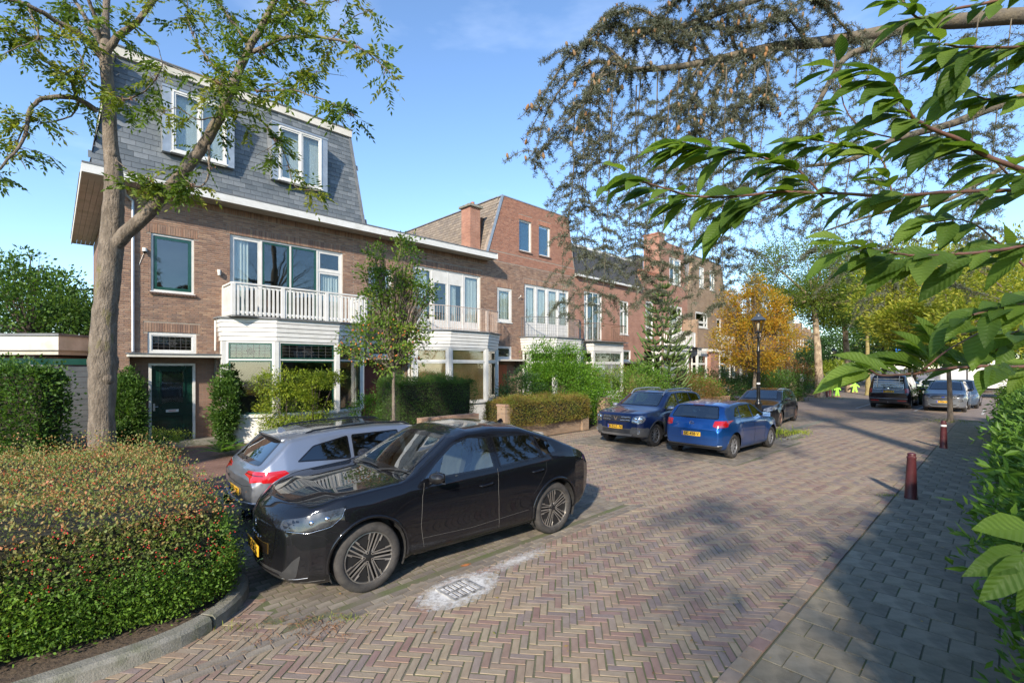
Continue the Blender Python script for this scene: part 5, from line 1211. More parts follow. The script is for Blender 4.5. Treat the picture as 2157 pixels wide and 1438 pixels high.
rr = rr * .76 * (1 + rng.normal(0, .02, len(rr))); V, Fa = tube_np(main, rr, 22); Vn = V - np.array(tuple(base))
ph_ = np.arctan2(Vn[:, 1], Vn[:, 0]); q_ = np.stack([np.cos(ph_) * .8, np.sin(ph_) * .8, V[:, 2] * .5], 1); cen = np.repeat(main, 22, 0); V = cen + (V - cen) * (1 + .055 * lump(q_ * 3, 1.2) + .05 * lump(q_ * 6, 1.5, 2))[:, None]
trunk.add(V - np.array(tuple(base)), Fa)
def lumpb(c, r): V0, F0 = blob_np(r, 9, 6); V0 = V0 * (1 + .15 * lump(V0 * 9, 1, rng.random() * 5))[:, None]; return V0 + np.array(tuple(c)) - np.array(tuple(base)), F0
trunk.build('trunk', M_bark, tr, smooth=True)
nbk = NB()
for u, v, r in ((238, 470, .11), (207, 785, .12), (226, 798, .12), (236, 325, .10), (222, 530, .12), (344, 425, .07)):
    V, Fa = lumpb(tp(u, v, -.05), r * .8); bk_ = NB(); bk_.add(V, Fa); bk_.build('burl', M_bark, tr, smooth=True)

LIMBS = [  # (points in the photograph with depth offsets), radii start/end
    ([(238, 520, 0), (268, 488, -.05), (330, 430, -.1), (385, 370, -.15), (440, 300, -.2), (478, 235, -.25), (500, 180, -.3), (528, 110, -.3), (560, 50, -.3), (590, -20, -.3), (610, -80, -.3)], .115, .03),
    ([(222, 130, 0), (180, 85, -.2), (120, 50, -.5), (60, 20, -.8), (-30, -10, -1.1)], .06, .02),
    ([(225, 110, 0), (250, 80, .1), (285, 50, .2), (320, 10, .3), (350, -40, .4)], .06, .03),
    ([(222, 100, 0), (190, 50, .2), (160, 0, .4), (130, -50, .6)], .045, .02),
    ([(212, 90, 0), (200, 40, -.2), (180, -30, -.4)], .04, .02),
    ([(205, 235, 0), (160, 205, -.2), (100, 205, -.4), (70, 230, -.5), (60, 290, -.6), (20, 350, -.8), (-20, 390, -.9)], .045, .012),
    ([(160, 205, -.2), (150, 170, -.3), (110, 145, -.5), (60, 90, -.6), (30, 70, -.7), (-20, 60, -.8)], .03, .008),
    ([(70, 230, -.5), (35, 300, -.5), (55, 350, -.5)], .014, .005),
    ([(168, 210, -.1), (155, 245, -.1), (90, 262, -.3)], .02, .006),
    ([(528, 110, -.3), (600, 80, -.5), (700, 80, -.8), (760, 100, -.9), (840, 165, -1.0)], .035, .004),
    ([(500, 190, -.3), (545, 195, -.6), (620, 195, -1.), (690, 220, -1.2), (760, 260, -1.3)], .025, .004),
    ([(475, 240, -.3), (520, 240, .0), (560, 270, .2), (600, 330, .3), (620, 400, .3), (670, 410, .3)], .02, .004),
    ([(440, 300, -.2), (446, 350, -.4), (430, 390, -.5), (395, 380, -.6), (380, 350, -.6)], .024, .004),
    ([(528, 110, -.3), (500, 60, .2), (470, 20, .4), (440, -40, .6)], .03, .01),
    ([(500, 180, -.3), (440, 130, .3), (400, 60, .5), (395, 0, .6)], .02, .006),
    ([(560, 50, -.3), (620, 20, -.1), (680, -30, .2)], .03, .008),
    ([(228, 200, 0), (265, 210, -.3), (310, 190, -.5), (340, 140, -.6), (330, 90, -.6)], .018, .004),
    ([(345, 135, -.5), (420, 160, -.8), (480, 185, -1.)], .012, .003),
    ([(236, 330, 0), (290, 380, -.3), (290, 400, -.3), (360, 360, -.4)], .008, .003),
    ([(60, 20, -.8), (80, 80, -.9), (30, 100, -1.0), (-10, 120, -1.0)], .015, .004),
    ([(120, 50, -.5), (170, 130, -.5), (175, 180, -.5)], .014, .004),
    ([(540, 195, -.6), (600, 170, -.4), (640, 150, -.3), (720, 160, -.3)], .014, .003),
    ([(700, 80, -.8), (740, 40, -.9), (790, 20, -1)], .012, .003),
    ([(590, -20, -.3), (660, 10, -.5), (740, -10, -.7)], .02, .004),
    ([(560, 270, .2), (580, 300, 0), (540, 330, -.1)], .012, .003),
    ([(478, 235, -.25), (420, 250, -.5), (370, 220, -.7), (330, 240, -.8)], .014, .003),
]
br = LB(); tipsP = []
for pts, r0, r1 in LIMBS:
    c = px2(pts, 6); c = c + np.cumsum(rng.normal(0, .006, c.shape), 0); br.tube(c, np.linspace(r0, r1, len(c)), 8 if r0 > .03 else 5)
    L_ = np.linalg.norm(np.diff(c, axis=0), axis=1).sum()
    for i in range(int(L_ * 6.6)):
        f = rng.uniform(.25 if r0 > .05 else .1, 1); q = c[min(len(c) - 1, int(f * (len(c) - 1)))]
        if r0 > .1 and f < .45 and rng.random() < .75: continue
        tipsP.append(q)
# twigs and feathered leaves
FP, FA, FR = [], [], []
def pinnate(q, d, L, npair=5, leaf=.055, hue=0.0):
    d = d / np.linalg.norm(d); side = np.cross(d, [0, 0, 1.]); side /= np.linalg.norm(side) + 1e-6; side = side * rng.choice([-1, 1]) + rng.normal(0, .25, 3); side /= np.linalg.norm(side)
    for j in range(npair * 2 + 1):
        f = (j // 2 + 1) / (npair + .5); p = q + d * L * f + np.array([0, 0, -1.]) * L * .25 * f * f
        s = (1 if j % 2 else -1); a = d * .55 + side * s if j < npair * 2 else d.copy()
        a = a + np.array([0, 0, -.35]); FP.append(p); FA.append(a); FR.append(min(.99, max(0, hue + rng.normal(0, .12))))
br2 = LB()
for q in tipsP:
    d = rng.normal(0, 1, 3); d[2] = d[2] * .5 - .1; d /= np.linalg.norm(d); L_ = rng.uniform(.12, .42)
    c = catmull([q, q + d * L_ * .5 + rng.normal(0, .03, 3), q + d * L_ + np.array([0, 0, -.08])], 3); br2.tube(c, np.linspace(.005, .002, len(c)), 3)
    h = rng.random()
    for s in range(rng.integers(3, 7)):
        f = rng.uniform(.3, 1); p = c[int(f * (len(c) - 1))]; dd = d * .8 + rng.normal(0, .55, 3); dd[2] -= .15; pinnate(p, dd, rng.uniform(.17, .27), rng.integers(4, 7), hue=h)
V, Fa, R_ = leafcards(np.array(FP), np.array(FA), rng.uniform(.07, .11, len(FP)), .40, .45, .12, np.array(FR)); V = V - np.array(tuple(base))
br.build('limbs', M_bark, tr, smooth=True); br2.build('twigs', M_twigd, tr, kind='stuff'); link('leaves', npmesh('leaves', V, Fa, R_), tr, LASH)
nk = NB()                                                # seed bunches
for i in range(70):
    q = tipsP[rng.integers(0, len(tipsP))]; P = q + rng.normal(0, .025, (14, 3)); ax = rng.normal(0, .4, (14, 3)); ax[:, 2] -= 1
    V, Fa, R_ = leafcards(P, ax, .045, .25); nk.add(V - np.array(tuple(base)), Fa, R_)
nk.build('seeds', mat('ash_keys', (.16, .07, .03), rough=.8), tr, kind='stuff')

def simple_tree(name, lab, loc, trunk_pts, r0, r1, crowns, leafm, bark, cat='tree', nl=14, n=10, group=None, leafsz=.07, asp=.5, hue=.5, limb=.05, smoothn=True, fork=None):
    """crowns: list of (centre, radii, nclump, per, csize) in the tree's frame"""
    t = thing(name, lab, cat, loc, 0, group); nb = NB(); c = catmull(trunk_pts, 5); c = c + rng.normal(0, r0 * .04, c.shape); rad = np.linspace(r0, r1, len(c)); rad[0] *= 1.25; nb.tube(c, rad, n); nb.build('trunk', bark, t, smooth=True)
    nv, nf, nr = [], [], []; lb = NB(); tot = 0; fk = np.array(fork if fork is not None else trunk_pts[-1], float)
    for (cc, rd, k, per, cs) in crowns:
        V, Fa, R_, Cc = crown(cc, rd, k, per, cs, leafsz, asp, hue=hue); nv.append(V); nf.append(Fa + tot); nr.append(R_); tot += len(V)
        sel = Cc[rng.choice(len(Cc), min(nl, len(Cc)), replace=False)]; limbs(lb, fk, sel, limb, .006, rise=.2)
        for q in sel[: nl // 2]:
            near_ = Cc[np.argsort(np.linalg.norm(Cc - q, axis=1))[1:5]]; limbs(lb, (q + fk) / 2 + np.array([0, 0, .1]), near_, limb * .3, .004, n=3, seg=4)
    lb.build('limbs', bark, t, smooth=True); link('leaves', npmesh('leaves', np.concatenate(nv), np.concatenate(nf), np.concatenate(nr)), t, leafm)
    return t
def gpos(u, d): return ((u - 1078) * d / 1000, d, 0)
# crab apple
CA = simple_tree('small_tree', 'slender crab apple tree with orange fruit growing beside the yew hedge', gpos(828, 11.6), [(0, 0, 0), (.01, 0, 1), (0, .01, 1.9), (.02, 0, 2.6), (0, 0, 3.6), (.05, 0, 4.6), (.08, 0, 5.2)], .05, .012,
    [((-.25, 0, 3.0), (1.15, .9, .72), 120, 20, .12), ((.15, 0, 3.7), (.65, .65, .9), 60, 18, .11), ((.3, 0, 4.9), (.28, .28, .8), 40, 22, .10), ((-.55, 0, 4.6), (.22, .22, .7), 26, 20, .09), ((.75, 0, 4.2), (.25, .25, .5), 26, 18, .09), ((-.1, 0, 4.2), (.5, .4, .7), 60, 20, .1), ((-.35, 0, 5.1), (.12, .12, .5), 12, 16, .06)], LAPP, M_bark, leafsz=.078, asp=.62, nl=16, limb=.018, fork=(0, 0, 2.3))
k = 150; d = sph(k); P = np.array([(-.25, 0, 2.95)]) + d * np.array([1.05, .9, .62]) * rng.uniform(.7, 1.05, k)[:, None]; V0, F0 = blob_np(.022, 6, 4); V, Fa = scatter(P, V0, F0); link('fruit', npmesh('fruit', V, Fa, smooth=True), CA, M_apple)['kind'] = 'stuff'
# orange tree in the gardens
simple_tree('orange_tree', 'small tree in orange and gold autumn leaf behind the street lamp', gpos(1589, 27), [(0, 0, 0), (0, 0, 1.5), (.05, 0, 3), (0, 0, 4.5), (0, 0, 6)], .11, .03,
    [((0, 0, 3.9), (2.3, 2.2, 1.6), 420, 26, .22), ((.1, 0, 5.6), (1.5, 1.5, 1.3), 230, 26, .2), ((0, 0, 6.9), (.6, .6, .7), 60, 22, .15), ((-1.5, 0, 5.8), (.5, .5, 1.0), 60, 20, .13), ((1.5, 0, 5.6), (.5, .5, .9), 50, 20, .13), ((0, 0, 2.8), (1.7, 1.7, .6), 110, 24, .2)], LOR, M_bark, leafsz=.11, asp=.55, nl=26, limb=.035, fork=(0, 0, 2.2))
# plane-like street trees with flaking bark
def street_tree(lab, u, d, lean, r0, crowns, leafm, bark, hf=6, n=14, leafsz=.16, group='street trees along the bend'):
    return simple_tree('street_tree', lab, gpos(u, d), [(0, 0, 0), (lean * .2, 0, hf * .3), (lean * .5, 0, hf * .6), (lean, 0, hf)], r0, r0 * .55, crowns, leafm, bark, leafsz=leafsz, nl=n, limb=r0 * .4, group=group)
street_tree('street tree with pale flaking trunk nearest the road, right of the orange tree', 1727, 37, -.5, .33, [((-1.4, 0, 9.6), (4.2, 3.5, 3.0), 520, 34, .5), ((.8, 0, 7.6), (2.8, 3, 1.6), 220, 34, .4), ((-3.2, 0, 7.2), (1.8, 1.6, 1.6), 110, 30, .35)], LASH, M_bark3, 7.5)
street_tree('second flaking-bark street tree, its trunk between two far lamps and houses', 1788, 45, -.6, .34, [((-.8, 0, 10.0), (4.2, 4, 3.4), 420, 34, .55), ((2.0, 0, 8.6), (3.0, 3, 2.4), 260, 34, .45), ((-2, 0, 7.2), (2, 2, 1.2), 90, 34, .4)], LASH, M_bark3, 8, leafsz=.18)
street_tree('street tree with yellow algae on its slim trunk, left of the black van', 1828, 40, -.1, .20, [((0, 0, 8.4), (3.6, 3.2, 3.0), 420, 34, .45), ((1.8, 0, 6.4), (2.4, 2, 1.8), 180, 34, .4)], LG, M_bark4, 6.5)
simple_tree('street_tree', 'young street tree with pale trunk in the pavement, before the grey crossover', gpos(2002, 20.7), [(0, 0, 0), (-.04, 0, 1.2), (-.08, 0, 2.4), (-.06, 0, 3.6)], .105, .06,
    [((.6, 1.0, 5.5), (3.4, 3.2, 2.0), 640, 34, .28), ((-1.6, 0, 4.2), (1.5, 1.4, 1.0), 190, 34, .25), ((2.6, .5, 4.1), (1.5, 1.5, 1.0), 190, 34, .25), ((0, 2, 7.2), (2.3, 2, 1.2), 180, 30, .28)], LYE, M_bark, leafsz=.17, asp=.36, nl=30, limb=.04, fork=(-.06, 0, 3.2), group='street trees along the bend')
simple_tree('garden_tree', 'tree in yellow leaf at the right edge above the leafy bank', gpos(2190, 15), [(0, 0, 0), (0, 0, 2), (0, 0, 4)], .12, .06, [((.2, .5, 5.0), (2.6, 2.6, 2.0), 420, 20, .25), ((-1.4, .5, 3.6), (1.2, 1.2, .9), 150, 20, .22)], LYE, M_bark, leafsz=.15, asp=.4, nl=16, limb=.04)
far_t = [(1860, 58, LG, 'far green tree behind the roof of the black van', 5, 9), (1925, 64, LYG, 'far yellowish tree over the back of the car park', 5, 9), (1990, 52, LG, 'tall far green tree behind the young yellow tree', 6, 13), (2080, 44, LG, 'tall green tree closing the view at the right', 6, 12), (1755, 72, LDK, 'dark green tree beyond the second street tree', 5, 7), (1700, 66, LDK, 'dark bushy tree at the foot of the far houses', 3.2, 5), (1810, 82, LG, 'green tree closing the far end of the street', 8, 12), (1915, 90, LG, 'broad far tree at the end of the car park', 9, 14), (2040, 70, LYG, 'far pale green tree behind the leafy bank', 7, 12), (2150, 60, LG, 'tall green tree at the far right edge', 7, 14), (2330, 50, LG, 'green tree just outside the right edge', 7, 12), (2600, 44, LG, 'green tree farther outside the right edge', 7, 11)]
for u, d, m, lab, r, h in far_t:
    simple_tree('broadleaf_tree', lab, gpos(u, d), [(0, 0, 0), (.1, 0, h * .3), (0, 0, h * .55)], .25, .12, [((0, 0, h * .62), (r, r * .9, h * .42), 400, 18, r * .11)], m, M_bark2, leafsz=.05 * r + .06, nl=8, limb=.08, group='background trees')
# trees far left behind the garage
for u, d, r, h, lab in ((60, 20, 3.0, 6.8, 'dark green garden tree behind the garage at the left edge'), (165, 23, 2.6, 5.6, 'green garden tree between the garage and the corner house'), (-90, 22, 4, 6, 'green tree cut by the left edge behind the garage')):
    simple_tree('garden_tree', lab, gpos(u, d), [(0, 0, 0), (.1, 0, h * .3), (0, 0, h * .55)], .16, .08, [((0, 0, h * .60), (r, r * .9, h * .40), 520, 26, r * .10), ((-r * .2, 0, h * .95), (r * .35, r * .3, h * .14), 60, 14, .15)], LG, M_bark2, leafsz=.15, asp=.65, nl=14, limb=.05)

# ---- plants before the houses
def bush(name, lab, loc, crowns, m, leafsz=.06, asp=.5, cat='shrub', stems=6, bark=None, flat=.5, up=.35, hue=.5, rot=0):
    b = thing(name, lab, cat, loc, rot); nv, nf, nr = [], [], []; tot = 0; sb = NB()
    for (cc, rd, k, per, cs) in crowns:
        V, Fa, R_, Cc = crown(cc, rd, k, per, cs, leafsz, asp, flat, up=up, hue=hue, cut=lambda C: C[:, 2] > -.0); nv.append(V); nf.append(Fa + tot); nr.append(R_); tot += len(V)
        limbs(sb, (cc[0] * .6, cc[1] * .6, 0), Cc[rng.choice(len(Cc), min(stems, len(Cc)), replace=False)], .02, .004, n=4)
    V = np.concatenate(nv); V[:, 2] = np.maximum(V[:, 2], .01)
    link('leaves', npmesh('leaves', V, np.concatenate(nf), np.concatenate(nr)), b, m); sb.build('stems', bark or M_twigd, b)
    return b
def FL(t, n): return tuple(F(t, n))
bush('climber', 'upright glossy climber left of the dark green door', FL(-1.02, .35), [((0, 0, 1.15), (.36, .3, 1.15), 190, 46, .09)], LG, .085, .5, flat=.3)
bush('climber', 'narrow upright climber between the green door and the white bay', FL(1.28, .75), [((0, 0, 1.15), (.30, .28, 1.15), 170, 46, .08)], LG, .085, .5, flat=.3)
bush('japanese_maple', 'yellow-green Japanese maple before the green-framed bay window', FL(2.75, 2.35), [((0, 0, 1.1), (1.15, .6, .75), 120, 40, .10), ((-.3, 0, 1.9), (.95, .5, .45), 80, 40, .10), ((.9, .1, 2.0), (.55, .4, .22), 50, 36, .1), ((.3, 0, .5), (1.4, .6, .4), 100, 36, .12)], LYG, .085, .40, cat='tree', flat=.75, up=0)
bush('azalea', 'low azalea turning yellow at the foot of the dark green door', FL(-.35, 1.6), [((0, 0, .35), (.62, .5, .38), 90, 40, .08)], LYG, .035, .5)
bush('small_shrub', 'light green leafy shrub under the right end of the first bay', FL(5.3, 2.0), [((0, 0, .75), (.55, .45, .75), 90, 24, .12)], LBR, .07, .5)
def fern(lab, loc, n, L, m):
    b = thing('fern', lab, 'fern', loc); P, A_, R_ = [], [], []
    for i in range(n):
        a = rng.random() * 2 * PI; el = rng.uniform(.6, 1.2); h = rng.random()
        for s in np.linspace(.1, 1, 22):
            x = L * s * math.cos(el) * 1.1; z = L * (s * math.sin(el) - .55 * s * s); p = np.array([x * math.cos(a), x * math.sin(a), z + .1])
            for sg in (-1, 1): P.append(p); A_.append(np.array([-math.sin(a) * sg + .4 * math.cos(a), math.cos(a) * sg + .4 * math.sin(a), -.15])); R_.append(min(.99, h * .6 + .3 * rng.random()))
    w = np.tile(np.repeat(np.interp(np.linspace(.1, 1, 22), [0, .3, 1], [.06, .14, .02]), 2), n)
    V, Fa, r = leafcards(np.array(P), np.array(A_), w, .3, .9, .1, np.array(R_)); link('fronds', npmesh('fronds', V, Fa, r), b, m)
fern('large green fern between the door and the silver estate car', FL(.75, 2.9), 26, 1.0, LBR); fern('yellowing fern at the left corner of the first bay', FL(1.9, 3.3), 22, .95, LYG)
yh = thing('yew_hedge', 'dense dark yew hedge behind the slender crab apple trunk', 'hedge', FL(6.2, 4.4), AZ)
hedgebox(yh, 'leaves', -1.5, 1.5, -.7, .75, .0, 2.02, 42000, .06, LG, bulge=.2, asp=.25, round_=.25, ph=5, spike=.25)
wh = thing('garden_hedge', 'yellowing low hedge with reddish patches on the brick garden wall', 'hedge', FL(10.0, 5.75), AZ)
hedgebox(wh, 'leaves', -2.1, 2.25, -.75, .75, .35, 1.32, 42000, .042, leafmat('leaf_mixed', [(.04, .08, .015), (.10, .15, .02), (.22, .20, .03), (.20, .11, .04), (.28, .24, .04)]), bulge=.14, asp=.5, round_=.3, ph=7, spike=.15)
bush('laurel', 'big bright green shrub with upright shoots on the garden corner before the third bay', FL(12.6, 4.6), [((0, 0, 1.5), (1.7, 1.3, 1.4), 520, 40, .2), ((-.8, 0, 2.6), (.7, .6, .9), 120, 30, .15), ((.3, 0, 2.6), (.7, .6, .8), 110, 30, .15), ((1.2, 0, 1.0), (1.1, 1.0, 1.0), 180, 30, .18)], LBR, .085, .42)
bush('dark_shrub', 'dark round shrub left of the big bright green one', FL(10.9, 4.0), [((0, 0, 1.35), (.95, .8, .95), 220, 34, .13)], LDK, .075, .45)
bush('garden_shrub', 'mixed green and bronze shrubs left of the monkey puzzle tree', FL(16.2, 4.8), [((0, 0, 1.2), (1.9, 1.1, 1.2), 330, 30, .2), ((-1.2, 0, 1.6), (.7, .7, 1.0), 110, 26, .15)], LAPP, .08, .45)
bush('garden_shrub', 'bright loose shrub behind the roof of the blue off-road car', FL(18.6, 5.0), [((0, 0, 1.3), (1.5, 1.1, 1.3), 260, 28, .2)], LBR, .08, .45)
bush('brown_shrub', 'brownish fine-leaved bush behind the bright blue hatchback', FL(22.0, 5.0), [((0, 0, 1.0), (2.6, 1.2, 1.0), 420, 30, .22)], LRED, .08, .4)
bush('round_shrub', 'lime green round shrub behind the black hatchback', FL(24.6, 5.2), [((0, 0, .9), (1.0, 1.0, .9), 190, 34, .15)], LBR, .08, .5)
bush('round_shrub', 'dark green clipped ball shrub under the orange tree', FL(27.6, 6.0), [((0, 0, .95), (1.5, 1.2, .9), 260, 34, .16)], LDK, .08, .5)
bush('garden_shrub', 'green shrub before the porch of the tan brick house', FL(29.5, 3.4), [((0, 0, 1.2), (2.2, 1.2, 1.2), 260, 30, .2)], LG, .10, .5)
bush('garden_shrub', 'shrub with rusty orange leaves left of the first flaking trunk', FL(36.5, 5.5), [((0, 0, 1.6), (2.6, 1.4, 1.6), 300, 28, .26)], LRED, .13, .5)
bush('garden_hedge', 'dark green hedge behind the wooden gate posts', FL(34.0, 6.0), [((0, 0, 1.0), (3.0, 1.2, 1.1), 320, 30, .24)], LG, .12, .5, cat='hedge')
bush('round_shrub', 'lime green bush lit by the sun right of the first flaking trunk', gpos(1752, 42), [((0, 0, 1.8), (1.6, 1.2, 1.2), 160, 30, .22)], LYG, .14, .55)
bush('garden_shrub', 'low green hedge between the black van and the grey crossover', FL(36.8, 14.0), [((0, 0, .6), (2.2, .35, .6), 200, 26, .12)], LG, .09, .5)
# monkey puzzle tree
mp_ = thing('monkey_puzzle_tree', 'monkey puzzle tree with ropy upturned branches before the red gabled house', 'tree', gpos(1395, 24.5))
nb = NB(); nb.tube([(0, 0, 0), (.02, 0, 2), (0, 0, 4.5), (0, 0, 7.1)], [.09, .08, .06, .03], 8); nb.build('trunk', M_bark, mp_, smooth=True)
nb = NB(); LP, LA = [], []
for lev in range(15):
    z = 1.6 + lev * .38; Lr = np.interp(z, [1.4, 2.5, 5, 7], [1.55, 1.6, 1.0, .25])
    for i in range(7):
        a = 2 * PI * i / 7 + lev * .45 + rng.normal(0, .1); L_ = Lr * rng.uniform(.8, 1.1); s = np.linspace(0, 1, 9)
        pts = np.stack([L_ * s * math.cos(a), L_ * s * math.sin(a), z + .06 * np.sin(s * 3) * 0 - .28 * L_ * np.sin(s * PI * .8) + .42 * L_ * s ** 3], 1); nb.tube(pts, np.linspace(.048, .04, 9), 5)
        runs = [pts]
        for sg in (-1, 1):
            q = pts[4]; d = np.array([math.cos(a + sg * .7), math.sin(a + sg * .7), .25]); r2 = q + d * np.linspace(0, L_ * .42, 6)[:, None] + np.array([0, 0, 1]) * (np.linspace(0, 1, 6) ** 2 * .12)[:, None]; nb.tube(r2, .037, 5); runs.append(r2)
        for r2 in runs:
            for j in range(len(r2) - 1):
                for m_ in range(5): f = rng.random(); LP.append(r2[j] * (1 - f) + r2[j + 1] * f); dd = unit(r2[j + 1] - r2[j]) + rng.normal(0, .8, 3); LA.append(dd)
nb.build('branches', leafmat('leaf_puzzle_stem', [(.07, .11, .03), (.10, .15, .04)], trans=0), mp_, smooth=True)
V, Fa, R_ = leafcards(np.array(LP), np.array(LA), .065, .45, .3); link('leaves', npmesh('leaves', V, Fa, R_), mp_, leafmat('leaf_puzzle', [(.07, .12, .03), (.12, .19, .05), (.17, .25, .06)], trans=.1))
# bank of shrubs along the right-hand pavement
rb = thing('bamboo_hedge', 'leafy bank of bamboo and laurel crowding the right edge of the pavement', 'hedge', FL(8.0, 18.4), AZ)
hedgebox(rb, 'leaves', -7.5, 16, -.2, .93, .10, 1.78, 70000, .115, LBK, bulge=.30, asp=.34, round_=.6, ph=9, spike=.30, faces=('b', 't', 'l'), flat=.35, wild=.6)
rb3 = thing('laurel_hedge', 'taller laurel hedge standing behind the leafy bank at the right edge', 'hedge', FL(8.0, 19.6), AZ)
hedgebox(rb3, 'leaves', -6, 16, -.5, .5, .10, 2.7, 26000, .15, LG, bulge=.2, asp=.4, round_=.4, ph=2, spike=.3, faces=('b', 't'), flat=.35, wild=.6)
rb2 = thing('yellow_shrub', 'yellow-green bamboo clump farther along the right-hand pavement', 'shrub', FL(18.5, 18.3), AZ)
V, Fa, R_, _ = crown((0, 0, 1.5), (3.8, .75, 1.3), 420, 28, .22, .13, asp=.26, up=-.1); link('leaves', npmesh('leaves', V, Fa, R_), rb2, LYG)
bush('laurel', 'dark glossy laurel leaning over the right edge of the pavement', FL(8.6, 18.0), [((0, 0, 1.2), (1.6, .45, 1.1), 160, 26, .14)], LG, .12, .4, rot=AZ)
# grass and weeds
gw = NB(); P = []
def weeds(c, sx_, sy_, n, L, ang=0):
    q = rng.normal(0, 1, (n, 2)) * np.array([sx_, sy_]); ca, sa = math.cos(ang), math.sin(ang); P = np.stack([c.x + q[:, 0] * ca - q[:, 1] * sa, c.y + q[:, 0] * sa + q[:, 1] * ca, np.full(n, .01)], 1)
    ax = rng.normal(0, .45, (n, 3)); ax[:, 2] = 1; V, Fa, R_ = leafcards(P, ax, L * rng.uniform(.4, 1.2, n), .10, .1, .05); gw.add(V, Fa, R_)
weeds(F(15.9, 11.3), .7, .5, 1500, .17, AZ); weeds(F(16.6, 12.2), .35, .18, 400, .14, AZ); weeds(F(15.2, 9.4), .3, .6, 500, .14, AZ); weeds(G(1870, 1045), .10, .05, 160, .05); weeds(G(730, 1305), .10, .04, 120, .05)
weeds(F(25.6, 15.6), .6, .4, 500, .08, AZ); weeds(G(1740, 840), 1.2, .4, 300, .12); weeds(G(520, 1325), .2, .05, 90, .05)
gw.build('grass', LYG, None, kind='stuff', label='tufts of grass in the planting strip and at the kerbs')

for tt, nn_ in ((0, 32), (9, 31.5), (18, 32)):
    simple_tree('broadleaf_tree', 'green tree across the street, mirrored in the windows', FL(tt, nn_), [(0, 0, 0), (.1, 0, 1.8), (0, 0, 3.4)], .2, .12, [((0, 0, 4.4), (2.3, 2.3, 1.9), 200, 20, .3)], LG, M_bark2, leafsz=.2, nl=8, limb=.06, group='trees across the street')

# fallen leaves on the paving
k = 420; U = rng.uniform(-50, 2150, k); Vv = 840 + 600 * rng.random(k) ** 1.3; P = np.array([tuple(G(a, b, .012)) for a, b in zip(U, Vv)]); tt_, nn2 = tn(P); ok = (nn2 > 6.6) & (nn2 < 17.2) & ~((nn2 < 12.5) & (tt_ < -1.0)) ; ok &= rng.random(k) < np.where((nn2 > 15.2) | (nn2 < 13.4), 1, .35); P = P[ok]
ax = rng.normal(0, 1, (len(P), 3)); ax[:, 2] *= .12; V, Fa, R_ = leafcards(P, ax, rng.uniform(.02, .055, len(P)), .5, .9, .12); V[:, 2] = np.maximum(V[:, 2], .010)
tag(link('fallen_leaves', npmesh('fallen_leaves', V, Fa, R_), None, leafmat('leaf_litter', [(.25, .14, .05), (.35, .24, .06), (.20, .20, .05), (.16, .09, .04)], trans=.1)), kind='stuff', label='small dry leaves scattered over the paving')
# ================================================================ CARS
# car frame: s = metres behind the nose, y = left, z = up; object +x points forward, origin midway between the axles
def paint(name, c, rough=.28, metal=.3, dust=.30, coat=1.0):
    m, nt, out = newmat(name); L = nt.links.new; p = N(nt, 'ShaderNodeBsdfPrincipled'); L(p.outputs[0], out.inputs['Surface'])
    p.inputs['Roughness'].default_value = rough; p.inputs['Metallic'].default_value = metal; p.inputs['Coat Weight'].default_value = coat; p.inputs['Coat Roughness'].default_value = .015; p.inputs['Specular IOR Level'].default_value = .12
    tcn = N(nt, 'ShaderNodeTexCoord'); n = N(nt, 'ShaderNodeTexNoise', Scale=3.5, Detail=8.0, Roughness=.7); L(tcn.outputs['Object'], n.inputs['Vector'])
    sp = N(nt, 'ShaderNodeSeparateXYZ'); L(tcn.outputs['Object'], sp.inputs[0])
    mr = N(nt, 'ShaderNodeMapRange'); mr.inputs['From Min'].default_value = .62; mr.inputs['From Max'].default_value = .2; mr.inputs['To Max'].default_value = dust; L(sp.outputs['Z'], mr.inputs['Value'])
    mu = N(nt, 'ShaderNodeMath', operation='MULTIPLY'); L(mr.outputs[0], mu.inputs[0]); L(n.outputs['Fac'], mu.inputs[1])   # road dust low on the flanks
    x = N(nt, 'ShaderNodeMix', data_type='RGBA'); L(mu.outputs[0], x.inputs['Factor']); x.inputs['A'].default_value = rgb(c); x.inputs['B'].default_value = (.17, .15, .13, 1); L(x.outputs['Result'], p.inputs['Base Color'])
    ad = N(nt, 'ShaderNodeMath', operation='MULTIPLY_ADD'); ad.inputs[1].default_value = .6; ad.inputs[2].default_value = rough; L(mu.outputs[0], ad.inputs[0]); L(ad.outputs[0], p.inputs['Roughness'])
    cs = N(nt, 'ShaderNodeMath', operation='SUBTRACT'); cs.inputs[0].default_value = coat; L(mu.outputs[0], cs.inputs[1]); L(cs.outputs[0], p.inputs['Coat Weight'])
    return m
P_black = paint('paint_black', (.003, .0032, .005), metal=0.0, rough=.5, dust=.10); P_silver = paint('paint_silver', (.30, .325, .37), metal=.75, rough=.33)
P_navy = paint('paint_navy', (.012, .028, .095), metal=.45); P_blue = paint('paint_bright_blue', (.010, .075, .27), metal=.55)
P_dark = paint('paint_graphite', (.010, .011, .014), metal=.4); P_plum = paint('paint_dark_brown', (.020, .013, .016)); P_grey = paint('paint_grey', (.20, .215, .24), metal=.6); P_lblue = paint('paint_slate_blue', (.09, .13, .19), metal=.6); P_wht = paint('paint_white', (.6, .6, .6), metal=0)
M_plas = mat('black_plastic', (.022, .022, .023), (.035, .034, .033), sc=9, rough=.62)
M_gplas = mat('grey_plastic', (.055, .055, .057), (.08, .078, .075), sc=9, rough=.65)
M_cglass = glassmat('car_glass', (.50, .58, .56), 1.9, .01); M_tglass = glassmat('tinted_glass', (.045, .05, .055), 1.5, .01)
M_frit = mat('glass_surround', (.006, .006, .007), rough=.12, coat=.5)
M_tyre = mat('tyre_rubber', (.028, .026, .025), (.055, .05, .045), sc=14, rough=.85, bump=.2)
